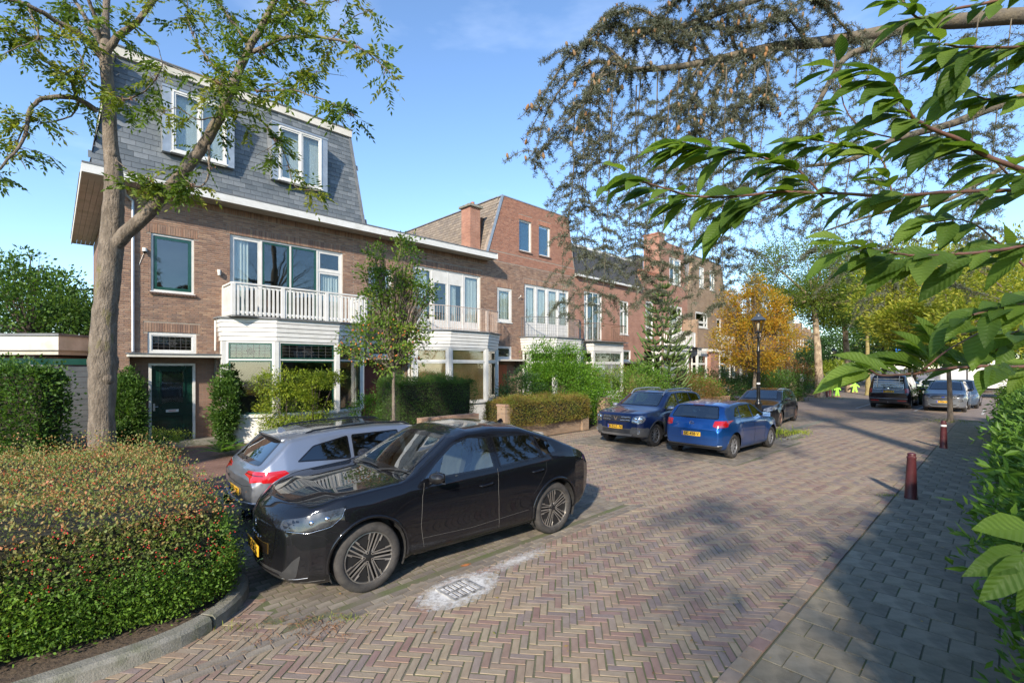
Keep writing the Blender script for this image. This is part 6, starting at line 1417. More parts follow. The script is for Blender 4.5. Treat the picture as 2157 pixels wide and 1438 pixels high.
M_rim = mat('machined_alloy', (.55, .52, .48), (.42, .40, .37), sc=9, rough=.32, metal=.85); M_rimd = mat('dark_alloy', (.02, .02, .021), rough=.4, metal=.3)
M_rims = mat('silver_alloy', (.40, .41, .43), rough=.35, metal=.7)
M_chr = mat('chrome', (.75, .75, .77), rough=.12, metal=1.0)
M_red = mat('tail_lens', (.42, .008, .012), rough=.12, coat=1); M_redd = mat('tail_lens_dark', (.10, .004, .008), rough=.1, coat=1)
M_lens = mat('head_lens', (.38, .40, .42), (.06, .06, .065), sc=9, rough=.12, metal=.6, coat=1); M_lensd = mat('dark_head_lens', (.012, .013, .015), (.05, .052, .056), sc=11, rough=.2, coat=1)
M_plate = mat('number_plate', (.80, .46, .03), (.72, .40, .03), sc=12, rough=.5); M_pb = mat('plate_blue', (.02, .07, .45), rough=.5); M_ink = mat('black_ink', (.01, .01, .01), rough=.6)
M_seat = mat('seat_cloth', (.25, .24, .22), (.18, .17, .16), sc=8, rough=.9); M_seatd = mat('dark_seat_cloth', (.03, .03, .032), rough=.9)
M_seam = mat('panel_gap', (.003, .003, .003), rough=.8); M_seamb = mat('panel_gap_pale', (.10, .095, .085), rough=.8)  # the second is a paler grey line for gaps and creases

def prof(pts, s, w=.05):
    """piecewise profile sampled at s, corners softened over w"""
    p = np.array(pts, float); xs = np.linspace(-w, w, 9); return np.mean([np.interp(np.clip(s + d, p[0, 0], p[-1, 0]), p[:, 0], p[:, 1]) for d in xs], axis=0)

def textmesh(name, text, size, ext=.002, off=0.0):
    cu = bpy.data.curves.new('txt', 'FONT'); cu.body = text; cu.size = size; cu.align_x = 'CENTER'; cu.align_y = 'CENTER'; cu.extrude = ext; cu.offset = off; cu.space_character = 1.04
    o = bpy.data.objects.new('txt', cu); COL.objects.link(o); dg = bpy.context.evaluated_depsgraph_get(); me = bpy.data.meshes.new_from_object(o.evaluated_get(dg)); me.name = name
    bpy.data.objects.remove(o); bpy.data.curves.remove(cu); return me
class Car:
    def __init__(c, name, label, loc, heading, L, W, H, top, belt, plan, bot, wb, fo, rw, mat_, tumble=.42, cat='car', group=None, flare=.02, crownz=.035, sillw=.93, zmid=.55, arch=.06, tuck=.08, endcap=None, ns=230, nr=62, belly=.985):
        c.o = thing(name, label, cat, loc, heading, group); c.L, c.W, c.H = L, W, H; c.wb, c.fo, c.rw = wb, fo, rw; c.mid = fo + wb / 2; c.m = mat_
        u = np.linspace(0, 1, ns); S = L * (.5 - .5 * np.cos(PI * u)) * .55 + L * u * .45
        T = prof(top, S, .035); B = np.minimum(prof(belt, S, .05), T - .012); hw = prof(plan, S, .02) * W / 2; Z0 = prof(bot, S, .03)
        g = np.maximum(T - B, .012); ring = []
        for i in range(ns):
            t, b, w, z0, gg = T[i], B[i], hw[i], Z0[i], g[i]; h = b - z0
            fl = flare * (math.exp(-((S[i] - fo) / .42) ** 4) + math.exp(-((S[i] - fo - wb) / .42) ** 4))
            wbelt = w * (.965 if gg > .1 else .93 + .035 * gg / .1) - .0; e = min(.065, .32 * gg + .006); wc = wbelt - (gg - e) * tumble; cz = crownz * min(1, gg / .25) + .010
            pts = [(0, z0), (w * sillw * .7, z0), (w * sillw * .97, z0 + .01), (w * (sillw + .045), z0 + .08 * min(1, h / .4)), (w * belly + fl, z0 + h * .32), (w + fl, z0 + h * zmid), (w * .995 + fl * .5, z0 + h * .8), (w * .985, z0 + h * .93), (wbelt, b),
                   (wbelt - (gg - e) * tumble * .33, b + (gg - e) * .36), (wbelt - (gg - e) * tumble * .70, b + (gg - e) * .72), (wc, t - e), (wc - e * .55, t - e * .30 - cz * .55), (wc * .72, t - cz * .30), (wc * .36, t - cz * .05), (0, t)]
            P = np.array(pts); d = np.concatenate([[0], np.cumsum(np.linalg.norm(np.diff(P, axis=0), axis=1) ** .5)]); d /= d[-1]
            ring.append(c.crom(P, nr))
        fs_ = [np.array([f, 1.0]) for f in (0, .12, .25, .4, .55, .7, .85, .95)]; ring = [ring[0] * f for f in fs_] + ring + [ring[-1] * f for f in fs_[::-1]]; S = np.concatenate([np.zeros(8), S, np.full(8, L)]); ns += 16
        Rg = np.array(ring)                                # ns x nr x 2
        full = np.concatenate([Rg, Rg[:, -2:0:-1] * np.array([-1, 1])], 1); K = full.shape[1]
        V = np.zeros((ns, K, 3)); V[:, :, 0] = c.mid - S[:, None]; V[:, :, 1] = full[:, :, 0]; V[:, :, 2] = full[:, :, 1]
        # bow the nose and tail in plan so ends are not flat cuts
        for end, sg in ((0, 1), (1, -1)):
            cap, depth, reach = (endcap or ((.12, .55, .4), (.06, .45, .3)))[end]
            q = (S if end == 0 else L - S); wgt = np.exp(-(q / reach) ** 2)[:, None]; yy = np.abs(V[:, :, 1]) / (W / 2)
            V[:, :, 0] -= sg * wgt * cap * yy ** 2.0
        c.V = V; c.S = S; A = V.reshape(-1, 3); i_, k_ = np.meshgrid(np.arange(ns - 1), np.arange(K), indexing='ij'); k2 = (k_ + 1) % K
        Q = np.stack([i_ * K + k_, (i_ + 1) * K + k_, (i_ + 1) * K + k2, i_ * K + k2], -1).reshape(-1, 4)
        Q = Q[:, ::-1]
        # wheel arches
        A = A.copy(); cut = np.zeros(len(Q), bool)
        for ax in (c.mid - fo, c.mid - fo - wb):
            ra = rw + arch; cz_ = rw + .01; dx = A[:, 0] - ax; dz = A[:, 2] - cz_; r = np.hypot(dx, dz); side = np.abs(A[:, 1]) > W * .30
            ins = (r < ra) & side; fi = ins[Q]; inside = fi.all(1) ; mixed = fi.any(1) & ~inside
            cut |= inside; vb = np.unique(Q[mixed][fi[mixed]]); kk = ra / np.maximum(r[vb], 1e-6); lo = dz[vb] < 0; A[vb, 0] = ax + np.where(lo, np.sign(dx[vb]) * np.sqrt(ra * ra - dz[vb] ** 2), dx[vb] * kk); A[vb, 2] = cz_ + np.where(lo, dz[vb], dz[vb] * kk)
        c.Q = Q[~cut]; c.A = A; c.bvh = BVHTree.FromPolygons([tuple(p) for p in A], [tuple(f) for f in Q], all_triangles=False)
        c.holes = []
        c.wells()
    @staticmethod
    def crom(P, n):
        d = np.concatenate([[0], np.cumsum(np.maximum(np.linalg.norm(np.diff(P, axis=0), axis=1), 1e-4) ** .5)]); m = len(P); t = np.linspace(0, d[-1], n); E = np.vstack([2 * P[0] - P[1], P, 2 * P[-1] - P[-2]]); de = np.concatenate([[-d[1]], d, [2 * d[-1] - d[-2]]]); out = np.zeros((n, 2))
        for a, tt in enumerate(t):
            i = min(m - 2, max(0, np.searchsorted(d, tt, 'right') - 1)); p0, p1, p2, p3 = E[i:i + 4]; t0, t1, t2, t3 = de[i:i + 4]
            A1 = (t1 - tt) / (t1 - t0) * p0 + (tt - t0) / (t1 - t0) * p1; A2 = (t2 - tt) / (t2 - t1) * p1 + (tt - t1) / (t2 - t1) * p2; A3 = (t3 - tt) / (t3 - t2) * p2 + (tt - t2) / (t3 - t2) * p3
            B1 = (t2 - tt) / (t2 - t0) * A1 + (tt - t0) / (t2 - t0) * A2; B2 = (t3 - tt) / (t3 - t1) * A2 + (tt - t1) / (t3 - t1) * A3; out[a] = (t2 - tt) / (t2 - t1) * B1 + (tt - t1) / (t2 - t1) * B2
        return out
    def finish(c):
        Q = c.Q
        if c.holes:                                         # openings behind the see-through glass
            cen = c.A[Q].mean(1); dead = np.zeros(len(Q), bool)
            for ax, side, poly in c.holes:
                pl = np.array(poly); a, b = (c.mid - cen[:, 0], cen[:, 2]) if ax == 'side' else ((cen[:, 1], cen[:, 2]) if ax in ('front', 'rear') else (c.mid - cen[:, 0], cen[:, 1]))
                ins = np.zeros(len(cen), bool); j = len(pl) - 1
                for i in range(len(pl)):
                    cond = ((pl[i, 1] > b) != (pl[j, 1] > b)) & (a < (pl[j, 0] - pl[i, 0]) * (b - pl[i, 1]) / (pl[j, 1] - pl[i, 1] + 1e-12) + pl[i, 0]); ins ^= cond; j = i
                if ax == 'side': ins &= (cen[:, 1] * side > .3)
                elif ax == 'front': ins &= (cen[:, 0] > 0) & (cen[:, 2] > c.H * .5)
                elif ax == 'rear': ins &= (cen[:, 0] < 0) & (cen[:, 2] > c.H * .5)
                elif ax == 'top': ins &= cen[:, 2] > c.H * .55
                dead |= ins
            Q = Q[~dead]
        fs = [tuple(q) for q in Q]
        me = bpy.data.meshes.new('body'); me.from_pydata([tuple(p) for p in c.A], [], fs); me.polygons.foreach_set('use_smooth', np.ones(len(me.polygons), dtype=bool)); me.set_sharp_from_angle(angle=R(55))
        bm = bmesh.new(); bm.from_mesh(me); bmesh.ops.delete(bm, geom=[v for v in bm.verts if not v.link_faces], context='VERTS'); bm.to_mesh(me); bm.free()
        c.body = link('body', me, c.o, c.m); return c
    def wells(c):
        for ax in (c.mid - c.fo, c.mid - c.fo - c.wb):
            for sd in (-1, 1):
                ra = c.rw + .062; V = []; Fa = []; n = 20; ys = [c.W / 2 * .955 * sd, (c.W / 2 - .32) * sd]
                for j, y in enumerate(ys):
                    for i in range(n + 1): a = -R(25) + R(230) * i / n; V.append((ax + ra * math.cos(a), y, c.rw + .01 + ra * math.sin(a)))
                for i in range(n): Fa.append((i, i + 1, n + 2 + i, n + 1 + i))
                V.append((ax, ys[1], c.rw)); 
                for i in range(n): Fa.append((n + 1 + i, n + 2 + i, len(V) - 1, len(V) - 1))
                me = bpy.data.meshes.new('wheel_arch'); me.from_pydata(V, [], [tuple(dict.fromkeys(f)) for f in Fa]); link('wheel_arch', me, c.o, M_plas)
    def ray(c, ax, a, b, side=1):
        if ax == 'side': o, d = Vector((c.mid - a, 3 * side, b)), Vector((0, -side, 0))
        elif ax == 'top': o, d = Vector((c.mid - a, b, 4)), Vector((0, 0, -1))
        elif ax == 'front': o, d = Vector((6, a, b)), Vector((-1, 0, 0))
        else: o, d = Vector((-6, a, b)), Vector((1, 0, 0))
        h, nn, _, _ = c.bvh.ray_cast(o, d)
        if h is None: h, nn, _, _ = c.bvh.find_nearest(o + d * (3 - c.W / 2 if ax == 'side' else 6 - c.L / 2 if ax in ('front', 'rear') else 3)); 
        if nn.dot(d) > 0: nn = -nn
        return h, nn
    def tri(c, poly, res, hole=None):
        pl = [Vector(p) for p in poly]; n = len(pl); ed = [(i, (i + 1) % n) for i in range(n)]
        if hole: m = len(hole); ed += [(n + i, n + (i + 1) % m) for i in range(m)]; pl += [Vector(p) for p in hole]
        xs = [p.x for p in pl]; ys = [p.y for p in pl]
        if not hole:
            pa = np.array([(p.x, p.y) for p in pl])
            for x in np.arange(min(xs) + res / 2, max(xs), res):
                for y in np.arange(min(ys) + res / 2, max(ys), res):
                    ins = False; j = n - 1; md = 9
                    for i in range(n):
                        if (pa[i, 1] > y) != (pa[j, 1] > y) and x < (pa[j, 0] - pa[i, 0]) * (y - pa[i, 1]) / (pa[j, 1] - pa[i, 1]) + pa[i, 0]: ins = not ins
                        j = i
                    if ins: pl.append(Vector((x, y)))
        r = delaunay_2d_cdt(pl, ed, [], 1 if not hole else 1, 1e-5); V, Fa = r[0], r[2]
        if hole:
            hp = np.array(hole); keep = []
            for f in Fa:
                cx = sum(V[i].x for i in f) / len(f); cy = sum(V[i].y for i in f) / len(f); ins = False; j = len(hp) - 1
                for i in range(len(hp)):
                    if (hp[i, 1] > cy) != (hp[j, 1] > cy) and cx < (hp[j, 0] - hp[i, 0]) * (cy - hp[i, 1]) / (hp[j, 1] - hp[i, 1]) + hp[i, 0]: ins = not ins
                    j = i
                if not ins: keep.append(f)
            Fa = keep
        return V, Fa
    @staticmethod
    def dens(poly, res):
        out = []
        for i in range(len(poly)):
            a, b = poly[i], poly[(i + 1) % len(poly)]; k = max(1, int(math.hypot(b[0] - a[0], b[1] - a[1]) / res))
            for j in range(k): out.append((a[0] + (b[0] - a[0]) * j / k, a[1] + (b[1] - a[1]) * j / k))
        return out
    @staticmethod
    def rpoly(poly, r):
        out = []; n = len(poly)
        for i in range(n):
            p = Vector(poly[i]); a = Vector(poly[i - 1]); b = Vector(poly[(i + 1) % n]); ra = min(r, (a - p).length * .45, (b - p).length * .45)
            q0 = p + (a - p).normalized() * ra; q1 = p + (b - p).normalized() * ra
            for t in (0, .33, .67, 1): out.append(tuple(q0 * (1 - t) ** 2 + p * 2 * t * (1 - t) + q1 * t * t))
        return out
    def patch(c, name, ax, poly, m, off=.003, side=1, r=.02, res=.05, parent=None, both=False, hole=None, thick=.0, smooth=True):
        if both:
            o = c.patch(name, ax, poly, m, off, side, r, res, parent, False, hole, thick)
            if ax == 'side': return o, c.patch(name, ax, poly, m, off, -side, r, res, parent, False, hole, thick)
            return o, c.patch(name, ax, [((-p[0], p[1]) if ax != 'top' else (p[0], -p[1])) for p in poly], m, off, side, r, res, parent, False, hole, thick)
        P = c.dens(c.rpoly(poly, r) if r else poly, res); V, Fa = c.tri(P, res, hole); W = []; NN = []
        for v in V:
            h, n = c.ray(ax, v.x, v.y, side); W.append(h + n * off); NN.append(n)
        if thick:
            # push rim back into the body so the piece has a side
            nV = len(W); rim = list(range(len(P))); W += [W[i] - NN[i] * (thick + off) for i in rim]; K = len(rim)
            Fa = list(Fa) + [(i, (i + 1) % K, nV + (i + 1) % K, nV + i) for i in range(K)]
        me = bpy.data.meshes.new(name); me.from_pydata([tuple(v) for v in W], [], [tuple(f) for f in Fa])
        bm = bmesh.new(); bm.from_mesh(me); bmesh.ops.recalc_face_normals(bm, faces=bm.faces[:])
        ref = c.ray(ax, sum(p[0] for p in P) / len(P), sum(p[1] for p in P) / len(P), side)[1]
        s = sum((f.normal.dot(ref) * f.calc_area() for f in bm.faces), 0)
        if s < 0: bmesh.ops.reverse_faces(bm, faces=bm.faces[:])
        bm.to_mesh(me); bm.free()
        if smooth: me.polygons.foreach_set('use_smooth', np.ones(len(me.polygons), dtype=bool)); me.set_sharp_from_angle(angle=R(45))
        return link(name, me, parent or c.o, m)
    def glass(c, name, ax, poly, side=1, m=None, see=False, fr=.035, both=False, r=.03):
        """pane with its black surround; see=True opens the body behind it"""
        if both: c.glass(name, ax, poly, side, m, see, fr, False, r); poly2 = poly if ax == 'side' else [(-p[0], p[1]) for p in poly]; return c.glass(name, ax, poly2, -side if ax == 'side' else side, m, see, fr, False, r)
        cx = sum(p[0] for p in poly) / len(poly); cy = sum(p[1] for p in poly) / len(poly)
        P = c.rpoly(poly, r)
        def shrink(Pp, d):
            out = []; n = len(Pp); ar = sum(Pp[i][0] * Pp[(i + 1) % n][1] - Pp[(i + 1) % n][0] * Pp[i][1] for i in range(n)); sg = 1 if ar > 0 else -1
            for i in range(n):
                a, p, b = Vector(Pp[i - 1]), Vector(Pp[i]), Vector(Pp[(i + 1) % n]); e1 = (p - a); e2 = (b - p)
                if e1.length < 1e-6 or e2.length < 1e-6: out.append(tuple(p)); continue
                e1.normalize(); e2.normalize(); n1 = Vector((-e1.y, e1.x)) * sg; n2 = Vector((-e2.y, e2.x)) * sg; m_ = (n1 + n2); m_ = m_.normalized() if m_.length > 1e-4 else n1; out.append(tuple(p + m_ * d / max(.4, m_.dot(n1))))
            return out
        Qi = shrink(P, fr)
        pane = c.patch(name, ax, Qi, m or M_tglass, .0035, side, 0, .06)
        D1, D2 = c.dens(P, .06), c.dens(Qi, .06)
        V, Fa = c.tri(D1, .06, hole=D2); W = []
        for v in V: h, n = c.ray(ax, v.x, v.y, side); W.append(tuple(h + n * .0042))
        me = bpy.data.meshes.new('surround'); me.from_pydata(W, [], [tuple(f) for f in Fa]); me.polygons.foreach_set('use_smooth', np.ones(len(me.polygons), dtype=bool)); link('surround', me, pane, M_frit)
        if see: c.holes.append((ax, side, shrink(P, fr * .55)))
        return pane
    def seam(c, ax, pts, side=1, m=None, w=.0028, both=False, name='panel_gap'):
        if both: c.seam(ax, pts, side, m, w, False, name); c.seam(ax, pts if ax == 'side' else [((-p[0], p[1]) if ax != 'top' else (p[0], -p[1])) for p in pts], -side, m, w, False, name); return
        D = []
        for a, b in zip(pts, pts[1:]):
            k = max(1, int(math.hypot(b[0] - a[0], b[1] - a[1]) / .06)); D += [(a[0] + (b[0] - a[0]) * j / k, a[1] + (b[1] - a[1]) * j / k) for j in range(k)]
        D.append(pts[-1]); W = []
        for p in D: h, n = c.ray(ax, p[0], p[1], side); W.append(h + n * (w * .25))
        nb_ = NB(); nb_.tube(W, w, 5); nb_.build(name, m or M_seam, c.o, smooth=True)
    def strip(c, name, ax, pts, m, w=.01, side=1, both=False, off=.0):
        if both: c.strip(name, ax, pts, m, w, side, False, off); c.strip(name, ax, pts if ax == 'side' else [((-p[0], p[1]) if ax != 'top' else (p[0], -p[1])) for p in pts], m, w, -side, False, off); return
        D = []
        for a, b in zip(pts, pts[1:]):
            k = max(1, int(math.hypot(b[0] - a[0], b[1] - a[1]) / .05)); D += [(a[0] + (b[0] - a[0]) * j / k, a[1] + (b[1] - a[1]) * j / k) for j in range(k)]
        D.append(pts[-1]); W = []
        for p in D: h, n = c.ray(ax, p[0], p[1], side); W.append(h + n * (off + w * .3))
        nb_ = NB(); nb_.tube(W, w, 8); return nb_.build(name, m, c.o, smooth=True)
    def wheels(c, style='five', rim=.74, tw=.235, steer=0.0, face=None, dark=None):
        key = None
        for ax, fr_ in ((c.mid - c.fo, True), (c.mid - c.fo - c.wb, False)):
            for sd in (1, -1):
                r = c.rw; w = link('wheel', None, c.o); bpy.data.objects.remove(w)
                st = steer if fr_ else 0
                if key is None:
                    mb = MB(); mb.lathe([(r * rim * .98, -tw / 2 + .03), (r * rim * .99, .0), (r * rim * .97, tw / 2 - .055), (r * .25, tw / 2 - .075), (0, tw / 2 - .075)], 32); hub = mb.mesh('wheel', True); hub.materials.append(dark or M_rimd)
                    mb = MB(); h = tw / 2
                    mb.lathe([(r * rim, -h + .02), (r * rim + .02, -h), (r - .03, -h + .005), (r - .006, -h + .03), (r, -h + .06), (r, h - .06), (r - .006, h - .03), (r - .03, h - .006), (r * rim + .03, h), (r * rim + .006, h - .008), (r * rim - .004, h - .03)], 44); ty = mb.mesh('tyre', True); ty.materials.append(M_tyre)
                    rm = c.rim(style, r * rim, tw / 2, face); key = (hub, ty, rm)
                M_ = Matrix.Translation((ax, (c.W / 2 - tw / 2 - .022) * sd, r)) @ Matrix.Rotation(st, 4, 'Z') @ Matrix.Rotation(-PI / 2 * sd, 4, 'X') @ Matrix.Rotation(rng.random() * 6 if sd * (1 if fr_ else -1) < 0 else .3, 4, 'Z')
                w = link('wheel', key[0], c.o); w.matrix_local = M_
                link('tyre', key[1], w); link('rim', key[2], w)
    def rim(c, style, R_, h, face):
        mb = MB(); z = h - .028; face = face or M_rim
        mb.m = 0; mb.lathe([(R_ * .985, z - .02), (R_ * 1.0, z + .005), (R_ * .955, z + .008), (R_ * .94, z - .02)], 48)
        def spoke(a0, r0, a1, r1, w0, w1, t=.018, mi=0, dz=0.0, dip=.018):
            mb.m = mi; p = Vector((r0 * math.cos(a0), r0 * math.sin(a0), z - dip + dz)); q = Vector((r1 * math.cos(a1), r1 * math.sin(a1), z + dz)); d = (q - p).normalized(); sd = Vector((-d.y, d.x, 0)).normalized(); up = Vector((0, 0, 1))
            vs = [p - sd * w0, p + sd * w0, q + sd * w1, q - sd * w1]; mb.add([v - up * t for v in vs] + [v for v in vs], [(0, 3, 2, 1), (4, 5, 6, 7), (0, 1, 5, 4), (1, 2, 6, 5), (2, 3, 7, 6), (3, 0, 4, 7)])
        n = 5
        if style == 'five':
            for i in range(n):
                a = 2 * PI * i / n + PI / 2; g = .155
                for sg in (-1, 1):
                    a0, a1 = a + sg * .42, a + sg * .235
                    spoke(a + sg * .45, R_ * .18, a + sg * .17, R_ * .95, R_ * .05, R_ * .07, .02, 1)
                    spoke(a + sg * .60, R_ * .24, a + sg * .27, R_ * .955, .0045, .0045, .006, 0, .0025); spoke(a + sg * .32, R_ * .23, a + sg * .085, R_ * .955, .0075, .0075, .006, 0, .0025)
                a2 = a + PI / n
                spoke(a + .30, R_ * .955, a + .36, R_ * .72, .005, .005, .006, 0, .0025, 0); spoke(a - .30, R_ * .955, a - .36, R_ * .72, .005, .005, .006, 0, .0025, 0)
                mb.m = 1; pv = [Vector((R_ * rr_ * math.cos(a2 + dd), R_ * rr_ * math.sin(a2 + dd), z - .012)) for rr_, dd in ((.35, 0), (.72, -.26), (.95, -.32), (.955, 0), (.95, .32), (.72, .26))]
                mb.add(pv + [p - Vector((0, 0, .012)) for p in pv], [(0, 1, 2, 3, 4, 5)] + [(i_, (i_ + 1) % 6, (i_ + 1) % 6 + 6, i_ + 6) for i_ in range(6)])
                mb.m = 0; mb.lathe([(.010, z - .006), (.017, z - .006), (.017, z - .016)], 10, Matrix.Translation((R_ * .20 * math.cos(a2), R_ * .20 * math.sin(a2), 0)))
            mb.m = 1; mb.lathe([(0, z - .004), (R_ * .10, z - .006), (R_ * .26, z - .018), (R_ * .27, z - .03)], 24)
        elif style == 'ten':
            for i in range(10): a = 2 * PI * i / 10; spoke(a, R_ * .18, a, R_ * .96, R_ * .055, R_ * .045)
            mb.m = 0; mb.lathe([(0, z - .008), (R_ * .2, z - .012), (R_ * .21, z - .03)], 20)
        elif style == 'cover':
            for i in range(9): a = 2 * PI * i / 9; spoke(a, R_ * .15, a + .12, R_ * .96, R_ * .07, R_ * .14, .012)
            mb.m = 0; mb.lathe([(0, z - .004), (R_ * .3, z - .01), (R_ * .31, z - .03)], 20)
        else:
            for i in range(5):
                a = 2 * PI * i / 5
                for sg in (-1, 1): spoke(a + sg * .12, R_ * .15, a + sg * .22, R_ * .96, R_ * .05, R_ * .06)
            mb.m = 0; mb.lathe([(0, z - .006), (R_ * .2, z - .01), (R_ * .21, z - .03)], 20)
        me = mb.mesh('rim'); me.materials.append(face); me.materials.append(M_rimd); me.polygons.foreach_set('use_smooth', np.ones(len(me.polygons), dtype=bool)); me.set_sharp_from_angle(angle=R(35)); return me
    def plate(c, end, text, z, y=0.0, w=.52, h=.11, off=.012, tilt=0.0):
        x, n = c.ray(end, y, z); sg = 1 if end == 'front' else -1; xx = c.ray(end, y + w / 2 * .8, z)[0].x * 0 + x.x + sg * off
        mb = MB(); mb.box(min(0, -sg * .012), max(0, -sg * .012), -w / 2, w / 2, -h / 2, h / 2); pl = mb.build('number_plate', M_plate, c.o, (xx, y, z), 0, bevel=.002)
        mb = MB(); mb.box(0, .001, -w / 2 + .004, -w / 2 + .045, -h / 2 + .004, h / 2 - .004); 
        b = mb.build('plate_band', M_pb, pl, ((.0008 if sg > 0 else -.0018), 0 if sg < 0 else 0, 0))
        if sg < 0: b.scale = (1, -1, 1)
        if sg > 0: pass
        t = link('plate_lettering', textmesh('plate_lettering', text, h * 1.02, .0008, .0022), pl, M_ink); t.location = (sg * .002, (.018 if sg > 0 else -.018), 0); t.rotation_euler = (PI / 2, 0, sg * PI / 2); t.scale = (.92, 1, 1)
        return pl
    def mirror(c, s, z, both=True, m=None, size=1.0, sides=(1, -1)):
        for sd in sides:
            h, n = c.ray('side', s, z, sd); k = size; mb = MB()
            V0, F0 = blob_np(1, 14, 9); V0 = V0 * np.array([.075, .120, .064]) * k; V0[:, 0] = np.where(V0[:, 0] < -.045 * k, -.045 * k, V0[:, 0]); V0[:, 2] += V0[:, 1] * .1 * sd
            mi = npmesh('mirror', V0, F0, smooth=True); mi.set_sharp_from_angle(angle=R(50)); o = link('mirror', mi, c.o, m or c.m, (h.x + .02, h.y + .13 * k * sd, h.z + .07 * k))
            mb = MB(); mb.bar((h.x, h.y - .01 * sd, h.z), (h.x + .0, h.y + .09 * sd, h.z + .03), .05, .03); mb.build('stalk', M_plas, o, (-o.location.x, -o.location.y, -o.location.z))
            mb = MB(); mb.obox(Matrix.Translation((-.047 * k, 0, 0)), .003, .20 * k, .115 * k); mb.build('mirror_glass', M_chr, o)
    def handle(c, s, z, side=1, m=None, L_=.19, proud=.022):
        h, n = c.ray('side', s, z, side); h2, _ = c.ray('side', s + L_, z + .012, side)
        nb_ = NB(); p = [h - n * .005, h + n * proud + (h2 - h) * .12, h2 + n * proud - (h2 - h) * .12, h2 - n * .005]; nb_.tube(catmull(p, 4), .013, 8); nb_.build('door_handle', m or c.m, c.o, smooth=True)
    def aerial(c, s, m=None):
        h, n = c.ray('top', s, 0); mb = MB(); mb.prism([(.0, 0), (-.14, 0), (-.12, .055), (-.09, .06)], lambda a, b: (h.x + a, -.018 * (1 - b * 12), h.z - .006 + b), lambda a, b: (h.x + a, .018 * (1 - b * 12), h.z - .006 + b)); mb.build('roof_aerial', m or c.m, c.o, smooth='auto')
    def rails(c, s0, s1, y, m=None, h=.05, w=.014):
        for sd in (1, -1):
            P = []
            for i in range(14):
                f = i / 13; s = s0 + (s1 - s0) * f; p, n = c.ray('top', s, y * sd); P.append(p + Vector((0, 0, (h if 0 < i < 13 else -.005))))
            nb_ = NB(); nb_.tube(catmull(P, 2), w, 8); nb_.build('roof_rail', m or M_plas, c.o, smooth=True)
    def interior(c, s0, s1, zf=.35, zs=.95, m=None, wheel=1, rows=(0, .95)):
        w = c.W; mb = MB(); mb.box(c.mid - s1, c.mid - s0, -w * .44, w * .44, zf, zf + .03); mb.build('floor_tub', M_seatd, c.o)
        mb = MB(); x = c.mid - s0; mb.box(x - .35, x - .02, -w * .42, w * .42, zs - .32, zs - .06); mb.build('dashboard', M_seatd, c.o, bevel=.04)
        mb = MB(); M_ = Matrix.Translation((x - .45, .36 * wheel, zs - .08)) @ Matrix.Rotation(R(65), 4, 'Y'); n = 24; pts = [M_ @ Vector((.18 * math.cos(2 * PI * i / n), .18 * math.sin(2 * PI * i / n), 0)) for i in range(n + 1)]; mb.tube(pts, .014, 6); mb.build('steering_wheel', M_plas, c.o, smooth=True)
        for rr_ in rows:
            for sd in (-1, 1):
                xx = x - 1.05 - rr_; y = .37 * sd
                mb = MB(); mb.box(xx - .25, xx + .28, y - .25, y + .25, zf + .1, zf + .26); mb.obox(Matrix.Translation((xx - .30, y, zf + .52)) @ Matrix.Rotation(R(-16), 4, 'Y'), .14, .48, .62); mb.obox(Matrix.Translation((xx - .40, y, zf + .93)) @ Matrix.Rotation(R(-10), 4, 'Y'), .09, .26, .18); mb.build('seat', m or M_seat, c.o, bevel=.03)
# ---- black coupe-shaped electric crossover, nearest car
hd = math.atan2(-.641, -.765)
K1 = Car('parked_car', 'glossy black coupe crossover with five double-spoke wheels parked nearest the camera', (-1.03, 6.63, 0), hd, 4.64, 1.87, 1.60,
    top=[(0, .74), (.06, .86), (.20, .97), (.55, 1.055), (1.0, 1.09), (1.32, 1.115), (1.50, 1.19), (2.10, 1.535), (2.32, 1.595), (2.75, 1.615), (3.2, 1.58), (3.75, 1.40), (4.25, 1.17), (4.42, 1.11), (4.58, 1.02), (4.64, .93)],
    belt=[(0, .70), (.1, .82), (.3, .90), (.7, .97), (1.2, 1.02), (1.6, 1.035), (2.6, 1.06), (3.4, 1.10), (3.9, 1.12), (4.3, 1.08), (4.64, .90)],
    plan=[(0, .68), (.04, .79), (.12, .875), (.30, .945), (.6, .985), (1.2, 1), (3.6, 1), (4.1, .975), (4.4, .91), (4.58, .82), (4.64, .72)],
    bot=[(0, .30), (.05, .22), (.3, .19), (1.2, .19), (1.4, .23), (3.2, .23), (3.8, .24), (4.3, .30), (4.64, .50)], wb=2.77, fo=.90, rw=.368, mat_=P_black, tumble=.50, flare=.022, arch=.05, endcap=((.27, .55, .42), (.07, .55, .35)))
K1.glass('windscreen', 'front', [(-.69, 1.13), (.69, 1.13), (.53, 1.515), (-.53, 1.515)], see=True, m=M_cglass, fr=.04, r=.06)
K1.glass('door_glass', 'side', [(1.50, 1.075), (2.60, 1.085), (2.585, 1.475), (2.30, 1.505), (2.05, 1.44), (1.80, 1.29)], see=True, m=M_cglass, fr=.022, both=True)
K1.glass('door_glass', 'side', [(2.68, 1.09), (3.42, 1.125), (3.33, 1.455), (2.665, 1.48)], m=M_tglass, fr=.022, both=True)
K1.glass('quarter_glass', 'side', [(3.46, 1.13), (3.74, 1.165), (3.68, 1.30), (3.37, 1.45)], m=M_tglass, fr=.02, both=True, r=.05)
K1.glass('rear_glass', 'top', [(3.55, -.50), (3.55, .50), (4.18, .56), (4.18, -.56)], m=M_tglass, fr=.04)
K1.patch('roof_panel', 'top', [(2.35, -.50), (2.35, .50), (3.45, .48), (3.45, -.48)], M_frit, .0025, r=.05, res=.08)
K1.interior(1.42, 3.7, .38, 1.10)
